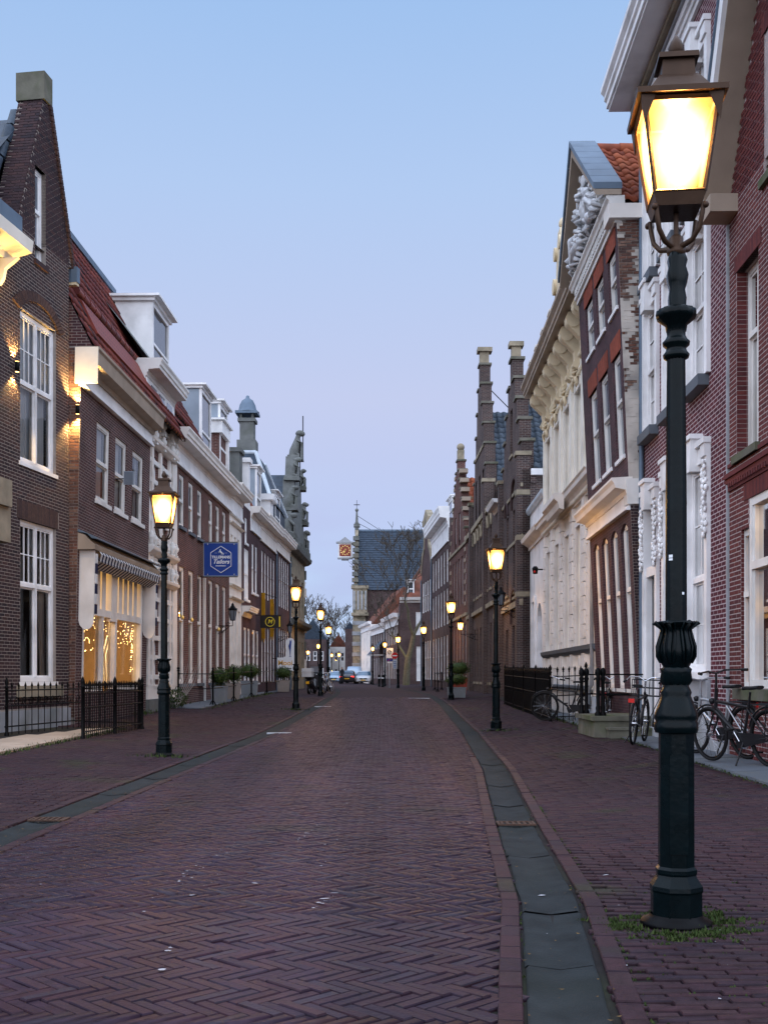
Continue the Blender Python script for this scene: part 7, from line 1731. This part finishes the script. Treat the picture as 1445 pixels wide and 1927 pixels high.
planter('dark low planter with mixed plants beside the right-hand lamp', 2.95, 45.6, .75, .42, 'planter_grey', .32, .9, sq=(1.4, 1.2, .7))
planter('terracotta planter with a leafy shrub behind the low planter', 3.35, 50.0, .7, .75, 'clock_red', .45, .8, sq=(1.2, 1.2, .8))
sh = thing('wall_shrub', 'loose dark shrub with bare canes at the foot of the brick house', 'shrub', (-6.2, 33.4, gz(-6.2, 33.4)))
obj('foliage', leaf_ball((0, 0, .32), .34, 700, (1.0, 1.1, .9)), 'leaf', sh)
m = MB()
for k in range(7): m.tube([(0, 0, 0), (.1 + k * .05, .15 + k * .1, .7), (.2 + k * .06, .4 + k * .16, 1.4 + RND.uniform(-.3, .4))], [.012, .009, .004], 5)
obj('cane', m, 'planter_tan', sh)

# --- hanging signs
sg = thing('hanging_sign', 'square blue hanging sign with white hexagon and tailor lettering', 'sign', (-6.32, 38.0, 0))
z0, z1, x0, x1 = 4.60, 5.70, .22, 1.36; xc, zc_ = (x0 + x1) / 2, (z0 + z1) / 2
obj('board', MB().box(x0, x1, -.02, .02, z0, z1), 'sign_blue', sg); obj('edge_frame', MB().box(x0 - .02, x1 + .02, -.026, .026, z1, z1 + .025).box(x0 - .02, x1 + .02, -.026, .026, z0 - .025, z0).box(x0 - .022, x0, -.026, .026, z0, z1).box(x1, x1 + .022, -.026, .026, z0, z1), 'zinc', sg)
obj('arm', MB().tube([(0, 0, z1 + .04), (x1, 0, z1 + .04)], .014, 6).tube([(0, 0, z0 - .04), (x1, 0, z0 - .04)], .014, 6), 'iron_black', sg)
hx_ = [(xc + .40 * math.sin(k * math.pi / 3) , zc_ + .45 * math.cos(k * math.pi / 3)) for k in range(6)]
m = MB()
for k in range(6): a, b = hx_[k], hx_[(k + 1) % 6]; m.tube([(a[0], -.026, a[1]), (b[0], -.026, b[1])], .011, 5)
obj('hexagon', m, 'sign_white', sg)
RX = (rad(90), 0, 0)
text(sg, 'TILLEMANS', .125, (xc, -.025, zc_ + .075), RX, 'sign_white', bold=.004); text(sg, 'Tailors', .20, (xc, -.025, zc_ - .08), RX, 'sign_white', shear=.35, bold=.004); m = MB()
for k in range(9): m.box(xc - .17 + k * .038, xc - .17 + k * .038 + .022, -.026, -.021, zc_ - .235, zc_ - .20)
obj('small_lettering', m, 'sign_white', sg)
hs_ = MB()      # the prancing horse mark
hs_.tube([(xc + .045, -.025, zc_ + .20), (xc - .0, -.025, zc_ + .25), (xc - .03, -.025, zc_ + .27)], [.026, .03, .028], 6); hs_.tube([(xc - .03, -.025, zc_ + .28), (xc - .015, -.025, zc_ + .34), (xc - .045, -.025, zc_ + .325)], [.022, .018, .010], 6)
for a, b, c in (((xc - .04, zc_ + .265), (xc - .085, zc_ + .27), (xc - .07, zc_ + .24)), ((xc - .03, zc_ + .26), (xc - .07, zc_ + .24), (xc - .06, zc_ + .215)), ((xc + .03, zc_ + .21), (xc + .015, zc_ + .175), (xc + .03, zc_ + .14)), ((xc + .055, zc_ + .21), (xc + .07, zc_ + .175), (xc + .075, zc_ + .14)), ((xc + .06, zc_ + .22), (xc + .09, zc_ + .21), (xc + .09, zc_ + .16))): hs_.tube([(a[0], -.025, a[1]), (b[0], -.025, b[1]), (c[0], -.025, c[1])], .007, 5)
hs_.box(xc - .21, xc - .12, -.026, -.022, zc_ + .215, zc_ + .221).box(xc + .13, xc + .22, -.026, -.022, zc_ + .215, zc_ + .221); obj('horse_mark', hs_, 'sign_white', sg)
for x, z in ((x0 + .12, z0 + .04), (x1 - .12, z0 + .04), (x0 + .12, z1 - .04), (x1 - .12, z1 - .04)): obj('bolt', MB().ball((x, -.03, z), .025, 7, 5), 'chrome', sg)

s2 = thing('hanging_sign', 'black hanging sign with yellow ringed letter M', 'sign', (-5.97, 52.0, 0))
obj('board', MB().box(.23, 1.2, -.02, .02, 3.42, 4.0), 'sign_black', s2); obj('arm', MB().tube([(0, 0, 4.02), (1.2, 0, 4.02)], .014, 6), 'iron_black', s2)
obj('ring', MB().ring((.68, -.025, 3.71), .21, .016, 'y', 28, 5), 'sign_yellow', s2); text(s2, 'M', .27, (.68, -.025, 3.71), RX, 'sign_yellow', shear=.25, bold=.004); obj('stripe', MB().box(1.1, 1.15, -.026, -.021, 3.47, 3.95), 'sign_yellow', s2)
s3 = thing('vase_sign', 'white rounded sign with dark figure and orange Mooi lettering', 'sign', (-5.55, 58.2, 0))
pl = [(0, 1.45), (.9, 1.45), (.9, 2.95)] + [(.9 - .22 + .22 * math.cos(a), 2.95 + .22 * math.sin(a)) for a in (.4, .8, 1.2, 1.57, 2.0, 2.4, 2.8)] + [(.44, 2.85), (.48, 2.5), (.42, 2.2), (.3, 2.15), (0, 2.15)]
obj('board', MB().slab(pl, -.02, .02), 'sign_white', s3); text(s3, 'Mooi', .36, (.42, -.025, 1.86), RX, 'sign_orange', bold=.006)
m = MB().tube([(.68, -.024, 2.2), (.68, -.024, 2.5), (.66, -.024, 2.75), (.70, -.024, 2.95), (.68, -.024, 3.05)], [.012, .03, .075, .05, .02], 6).tube([(.62, -.024, 2.2), (.74, -.024, 2.2)], .01, 5).tube([(.72, -.024, 2.85), (.76, -.024, 3.08)], .012, 5); obj('dark_figure', m, 'sign_blue', s3)
m = MB()
for k in range(8): m.box(.1 + k * .085, .155 + k * .085, -.026, -.021, 1.55, 1.61)
obj('small_lettering', m, 'sign_black', s3); obj('wall_arm', MB().tube([(-.28, 0, 2.1), (0, 0, 2.1)], .02, 6).tube([(-.28, 0, 1.5), (0, 0, 1.5)], .02, 6), 'iron_black', s3)
yb = thing('yellow_banner', 'yellow awning cloth hanging in folds over the far shop', 'awning', (fl(53.9) + .02, 53.9, 0))
for x0_, x1_, zt_, zb_ in ((.0, .19, 5.2, 2.9), (.42, .60, 4.9, 3.0)):
    rows = [[(x0_ + (x1_ - x0_) * i / 10, .05 * math.sin(i * 1.9), zt_ + (zb_ - zt_) * j / 6 - (.12 * math.sin(i * 1.3) if j == 6 else 0)) for i in range(11)] for j in range(7)]
    obj('drape', MB().grid(rows, True, closed=False), 'yellow_cloth', yb)
obj('rail', MB().tube([(0, .08, 5.2), (.75, .08, 4.95)], .02, 6), 'iron_black', yb)
gs = thing('round_shop_sign', 'round green glowing shop sign far down on the left', 'sign', (-8.2, 108.0, 0)); obj('disc', MB().slab([(.0 + .35 * math.cos(k * .524), 3.0 + .35 * math.sin(k * .524)) for k in range(12)], -.06, .06), 'shop_green', gs); obj('arm', MB().tube([(-.9, 0, 3.0), (-.3, 0, 3.0)], .03, 6), 'iron_black', gs)

# --- wall lanterns on scroll brackets
def wall_lantern(label, wall, tip, z, s_=1.0, lit=False):
    x0_, y0_ = wall; x1_, y1_ = tip; t = thing('wall_lantern', label, 'lantern', (x0_, y0_, z), math.atan2(y1_ - y0_, x1_ - x0_), 'lanterns on scroll brackets'); L = math.hypot(x1_ - x0_, y1_ - y0_)
    b = MB().tube([(0, 0, 0), (L, 0, 0)], .015, 6).ring((L * .35, 0, -.13), .11, .012, 'y', 16, 5, -.5, 4.8).ring((L * .35, 0, -.13), .055, .01, 'y', 12, 5, 1, 6.5).tube([(0, 0, -.3), (L * .3, 0, -.24), (L * .8, 0, -.02)], .012, 6).ring((L * .7, 0, .07), .06, .01, 'y', 12, 5, 0, 4.6).tube([(L, 0, 0), (L, 0, .18)], .014, 6); obj('bracket', b, 'iron_black', t)
    f = MB(); n = 6
    for k in range(n):
        a = k * 2 * math.pi / n; f.tube([(L + .09 * math.cos(a), .09 * math.sin(a), .2), (L + .15 * math.cos(a), .15 * math.sin(a), .58)], .009, 5); f.ball((L + .16 * math.cos(a), .16 * math.sin(a), .64), .02, 6, 4)
    f.lathe([(.0, .18), (.1, .2), (.1, .215)], (L, 0), 6, False).lathe([(.17, .58), (.165, .61), (.07, .74), (.05, .76), (.05, .80), (.0, .88)], (L, 0), 6, False); lo_ = obj('lantern', f, 'iron_black', t)
    for k in range(n):
        a, b_ = k * 2 * math.pi / n, (k + 1) * 2 * math.pi / n; m = MB(); m.face([(L + .086 * math.cos(a), .086 * math.sin(a), .215), (L + .086 * math.cos(b_), .086 * math.sin(b_), .215), (L + .145 * math.cos(b_), .145 * math.sin(b_), .58), (L + .145 * math.cos(a), .145 * math.sin(a), .58)], [(0, 0), (1, 0), (1, 1), (0, 1)]); obj('pane', m, 'lamp_glass' if lit else 'glass_pale', lo_)
wall_lantern('unlit wall lantern on a scrolled bracket beside the blue sign', (-6.22, 41.9), (-5.66, 41.9), 3.07)
wall_lantern('unlit wall lantern on a scrolled bracket on the gothic house', (4.86, 40.4), (4.22, 40.4), 3.55)
wall_lantern('small lit wall lantern on the tall gothic gable house', (4.74, 56.5), (3.85, 56.5), 3.3, lit=True)
wall_lantern('dark wall lantern above the white vase sign', (fl(60.2), 60.2), (fl(60.2) + .7, 60.2), 3.3)

# --- traffic signs
ts = thing('zone_sign', 'white square parking zone sign with blue plate on a thin post', 'sign', (.42, 84.2, gz(.42, 84.2)))
obj('post', MB().tube([(0, .05, 0), (0, .05, 3.1)], .035, 8), 'grey_stone', ts); obj('panel', MB().box(-.24, .26, -.01, .01, 2.25, 3.0), 'sign_white', ts); obj('ring', MB().ring((.01, -.02, 2.68), .13, .02, 'y', 18, 5).tube([(-.09, -.02, 2.58), (.11, -.02, 2.78)], .018, 5), 'iron_black', ts)
obj('blue_plate', MB().box(-.2, .22, -.02, -.011, 2.0, 2.22), 'sign_blue', ts); obj('slash', MB().tube([(-.15, -.026, 2.04), (.18, -.026, 2.2)], .015, 5), 'sign_red', ts); obj('lower_plate', MB().box(-.17, .22, -.01, .01, 1.86, 1.98), 'sign_white', ts)
ne = thing('no_entry_sign', 'round red no-entry sign with white bar on the lamp post', 'sign', (.80, 83.35, gz(.8, 83.4)))
obj('disc', MB().slab([(.24 * math.cos(k * .3142), 2.42 + .24 * math.sin(k * .3142)) for k in range(20)], -.012, .012), 'sign_red', ne); obj('bar', MB().box(-.17, .17, -.02, -.013, 2.38, 2.46), 'sign_white', ne); obj('under_plate', MB().box(-.13, .13, -.01, .01, 1.45, 2.12), 'lead_pale', ne); obj('bracket', MB().tube([(0, .02, 2.42), (.25, .2, 2.42)], .02, 6).tube([(0, .02, 1.8), (.25, .2, 1.8)], .02, 6), 'iron_black', ne)
m = MB()
for k in range(4): m.box(-.09, .09, -.018, -.011, 1.55 + k * .13, 1.60 + k * .13)
obj('plate_lettering', m, 'sign_blue', ne)
for x, y, lab in ((-.4, 93.5, 'short dark bollard left of the zone sign'), (-.1, 90.0, 'tall dark bollard beside the zone sign')): 
    t = thing('bollard', lab, 'bollard', (x, y, gz(x, y))); obj('shaft', MB().lathe([(.13, 0), (.13, .1), (.1, .12), (.09, .85), (.12, .87), (.12, .92), (.05, 1.0), (0, 1.02)], n=12), 'iron_black', t); obj('band', MB().lathe([(.097, .68), (.102, .69), (.102, .76), (.096, .77)], n=12), 'sign_white', t)

# --- vehicles far down the street
def car(name, label, x, y, heading, body, L=4.4, W=1.8, H=1.45, van=False, lights=True):
    t = thing(name, label, 'van' if van else 'car', (x, y, gz(x, y)), heading, 'vehicles far down the street')
    w = W / 2; hood = .62 * H if not van else .7 * H
    S_ = [(-.5, .80, .36, .5 * H, .52 * H, .7), (-.485, .92, .25, .58 * H, .63 * H, .8), (-.40, 1, .2, .62 * H, .70 * H if not van else .97 * H, .78), (-.28, 1, .2, .63 * H, .95 * H, .74), (-.08, 1, .2, .63 * H, H, .74), (.08, 1, .2, .62 * H, .97 * H, .74), (.235, 1, .2, .6 * H, .62 * H if not van else .75 * H, .80), (.40, .98, .2, .54 * H, .57 * H, .8), (.475, .92, .22, .46 * H, .50 * H, .75), (.5, .80, .30, .40 * H, .43 * H, .68)]
    if van: S_[5] = (.12, 1, .2, .62 * H, .98 * H, .8)
    rows = [[(q * L, -w * a, zb_), (q * L, -w * a * 1.0, zb_ + .2), (q * L, -w * a * .98, zt_), (q * L, -w * rw, zr), (q * L, -w * rw * .5, zr + .02), (q * L, w * rw * .5, zr + .02), (q * L, w * rw, zr), (q * L, w * a * .98, zt_), (q * L, w * a, zb_ + .2), (q * L, w * a, zb_)] for q, a, zb_, zt_, zr, rw in S_]
    m = MB().grid(rows); m.face(rows[0][::-1]); m.face(rows[-1]); obj('body', m, body, t)
    up_ = lambda r, k, e: tuple(Vector(r[k]) + Vector((e, 0, .012)))
    a, b = rows[5], rows[6]; f = .12
    ws = [Vector(a[3]).lerp(Vector(b[2]), .1), Vector(a[6]).lerp(Vector(b[7]), .1), Vector(a[6]).lerp(Vector(b[7]), .92), Vector(a[3]).lerp(Vector(b[2]), .92)]
    g_ = MB(); g_.face([(p.x + .03, p.y * .93, p.z + .025) for p in ws]); obj('windscreen', g_, 'glass_car', t)
    a, b = rows[3], rows[2]; ws = [Vector(a[3]).lerp(Vector(b[2]), .1), Vector(a[6]).lerp(Vector(b[7]), .1), Vector(a[6]).lerp(Vector(b[7]), .9), Vector(a[3]).lerp(Vector(b[2]), .9)]
    g_ = MB(); g_.face([(p.x - .03, p.y * .9, p.z + .025) for p in ws]); obj('rear_window', g_, 'glass_car', t)
    for s_ in (-1, 1):
        g_ = MB(); g_.face([(-.24 * L, s_ * w * .99, .66 * H), (.15 * L, s_ * w * .99, .66 * H), (.07 * L, s_ * w * .80, .93 * H), (-.2 * L, s_ * w * .80, .92 * H)]); obj('side_window', g_, 'glass_car', t)
        for q in (-.31, .31):
            w_ = obj('wheel', MB().ring((q * L, s_ * (w - .1), .31), .22, .1, 'y', 18, 8), 'rubber', t); obj('rim', MB().tube([(q * L, s_ * (w - .14), .31), (q * L, s_ * (w - .02), .31)], .17, 12), 'chrome', w_)
        obj('headlight', MB().ball((.475 * L, s_ * w * .68, .46 * H), .12, 8, 6, (.7, 1.6, .7)), 'sign_white', t); obj('tail_light', MB().box(-.498 * L, -.47 * L, s_ * w * .5, s_ * w * .85, .50 * H, .58 * H), 'tail_light', t)
        obj('wing_mirror', MB().ball((.17 * L, s_ * (w + .1), .68 * H), .09, 8, 5, (.6, 1, .8)), body, t)
    obj('grille', MB().box(.497 * L, .503 * L, -.42, -.03, .36 * H, .45 * H).box(.497 * L, .503 * L, .03, .42, .36 * H, .45 * H).box(.497 * L, .503 * L, -.5, .5, .16 * H, .22 * H), 'iron_black', t); obj('number_plate', MB().box(.504 * L, .51 * L, -.26, .26, .26 * H, .33 * H), 'plate_yellow', t); obj('rear_plate', MB().box(-.51 * L, -.504 * L, -.26, .26, .36 * H, .43 * H), 'plate_yellow', t)
car('parked_car', 'white saloon car facing the camera far down the street', -2.19, 124.5, rad(-92), 'car_white')
car('parked_car', 'dark car with red tail lights left of the white saloon', -3.95, 123.5, rad(88), 'car_dark')
car('parked_van', 'pale blue van behind the white saloon', -3.5, 133.5, rad(-92), 'car_blue', 4.8, 1.95, 2.0, van=True)
car('parked_car', 'pale blue car farthest left on the road', -6.15, 139.0, rad(-90), 'car_blue')

# --- a person in dark clothes beside the cars
pr = thing('person', 'person in dark clothes and blue jeans leaning on a bicycle by the cars', 'person', (-4.55, 121.0, gz(-4.55, 121)))
def skin_body(parent, name, verts, edges, radii, mat):
    me = bpy.data.meshes.new(name); me.from_pydata(verts, edges, []); o = bpy.data.objects.new(name, me); COL.objects.link(o); o.parent = parent
    sm = o.modifiers.new('skin', 'SKIN'); me.skin_vertices[0].data[0].use_root = True
    for i, r in enumerate(radii): me.skin_vertices[0].data[i].radius = (r, r * .85)
    o.modifiers.new('sub', 'SUBSURF').levels = 1; o.modifiers['sub'].render_levels = 1; me.materials.append(MATS[mat]); return o
skin_body(pr, 'body', [(0, 0, .95), (0, 0, 1.15), (0, -.05, 1.38), (0, -.08, 1.5), (0, -.1, 1.58), (0, -.12, 1.70), (-.2, -.06, 1.42), (-.26, -.12, 1.15), (-.2, -.32, 1.02), (.2, -.06, 1.42), (.26, -.12, 1.15), (.2, -.32, 1.02), (-.1, 0, .9), (-.12, -.03, .5), (-.12, .02, .08), (-.12, -.12, .04), (.1, 0, .9), (.14, -.08, .5), (.14, .0, .08), (.14, -.14, .04)],
          [(0, 1), (1, 2), (2, 3), (3, 4), (4, 5), (2, 6), (6, 7), (7, 8), (2, 9), (9, 10), (10, 11), (0, 12), (12, 13), (13, 14), (14, 15), (0, 16), (16, 17), (17, 18), (18, 19)], [.15, .16, .18, .09, .07, .11, .08, .06, .045, .08, .06, .045, .11, .08, .055, .04, .11, .08, .055, .04], 'cloth_dark')
obj('head', MB().ball((0, -.12, 1.68), .105, 10, 8, (.85, 1, 1.15)), 'skin', pr); obj('hair', MB().ball((0, -.095, 1.71), .112, 10, 8, (.88, .95, 1.05)), 'cloth_dark', pr)

# --- bare trees
def bare_tree(name, label, x, y, h, spread, seed, trunk_r, forks=3, depth=6, twig=.02, lean=(0, 0), first=.32):
    r = random.Random(seed); t = thing(name, label, 'tree', (x, y, gz(x, y)), group='bare winter trees'); tr, tw = MB(), MB()
    def grow(p, d, l, rad_, lev):
        n = 4; pts = [p]; q = p.copy(); dd = d.copy()
        for k in range(n):
            dd = (dd + Vector((r.gauss(0, .13), r.gauss(0, .13), r.gauss(.03, .08)))).normalized(); q = q + dd * (l / n); pts.append(q.copy())
        rr = [rad_ * (1 - .4 * k / n) for k in range(n + 1)]
        (tr if lev < 2 else tw).tube([tuple(v) for v in pts], rr, 7 if lev < 2 else (5 if lev < 4 else 3), cap=False)
        if lev >= depth: return
        kids = forks if lev < 3 else 2 + (r.random() < .5)
        for k in range(kids):
            b = r.uniform(0, 6.283); s_ = r.uniform(.45, .95) * spread; nd = (dd + Vector((math.cos(b) * s_, math.sin(b) * s_, r.uniform(-.1, .35)))).normalized()
            st_ = pts[-1] if k < 2 else pts[r.choice([2, 3])]
            grow(st_, nd, l * r.uniform(.62, .82), max(rr[-1] * r.uniform(.6, .8), twig), lev + 1)
    grow(Vector((0, 0, -.1)), Vector((lean[0], lean[1], 1)).normalized(), h * first, trunk_r, 0)
    obj('trunk', tr, 'bark', t); obj('crown', tw, 'twig', t); return t
bare_tree('bare_tree', 'bare tree with crooked mossy trunk before the shuttered corner house', 1.95, 99.0, 13.5, .95, 4, .34, 3, 7, twig=.026, lean=(.04, 0), first=.34)
bare_tree('bare_tree', 'far bare tree rising behind the left end of the street', -16.0, 214.0, 19, .8, 8, .45, 3, 6, twig=.045)
bare_tree('bare_tree', 'far bare tree behind the red tiled house at the street end', -9.5, 226.0, 17, .8, 15, .4, 3, 6, twig=.045)
bare_tree('bare_tree', 'smaller far bare tree just left of the hall', -7.0, 208.0, 12, .8, 21, .35, 3, 6, twig=.045)
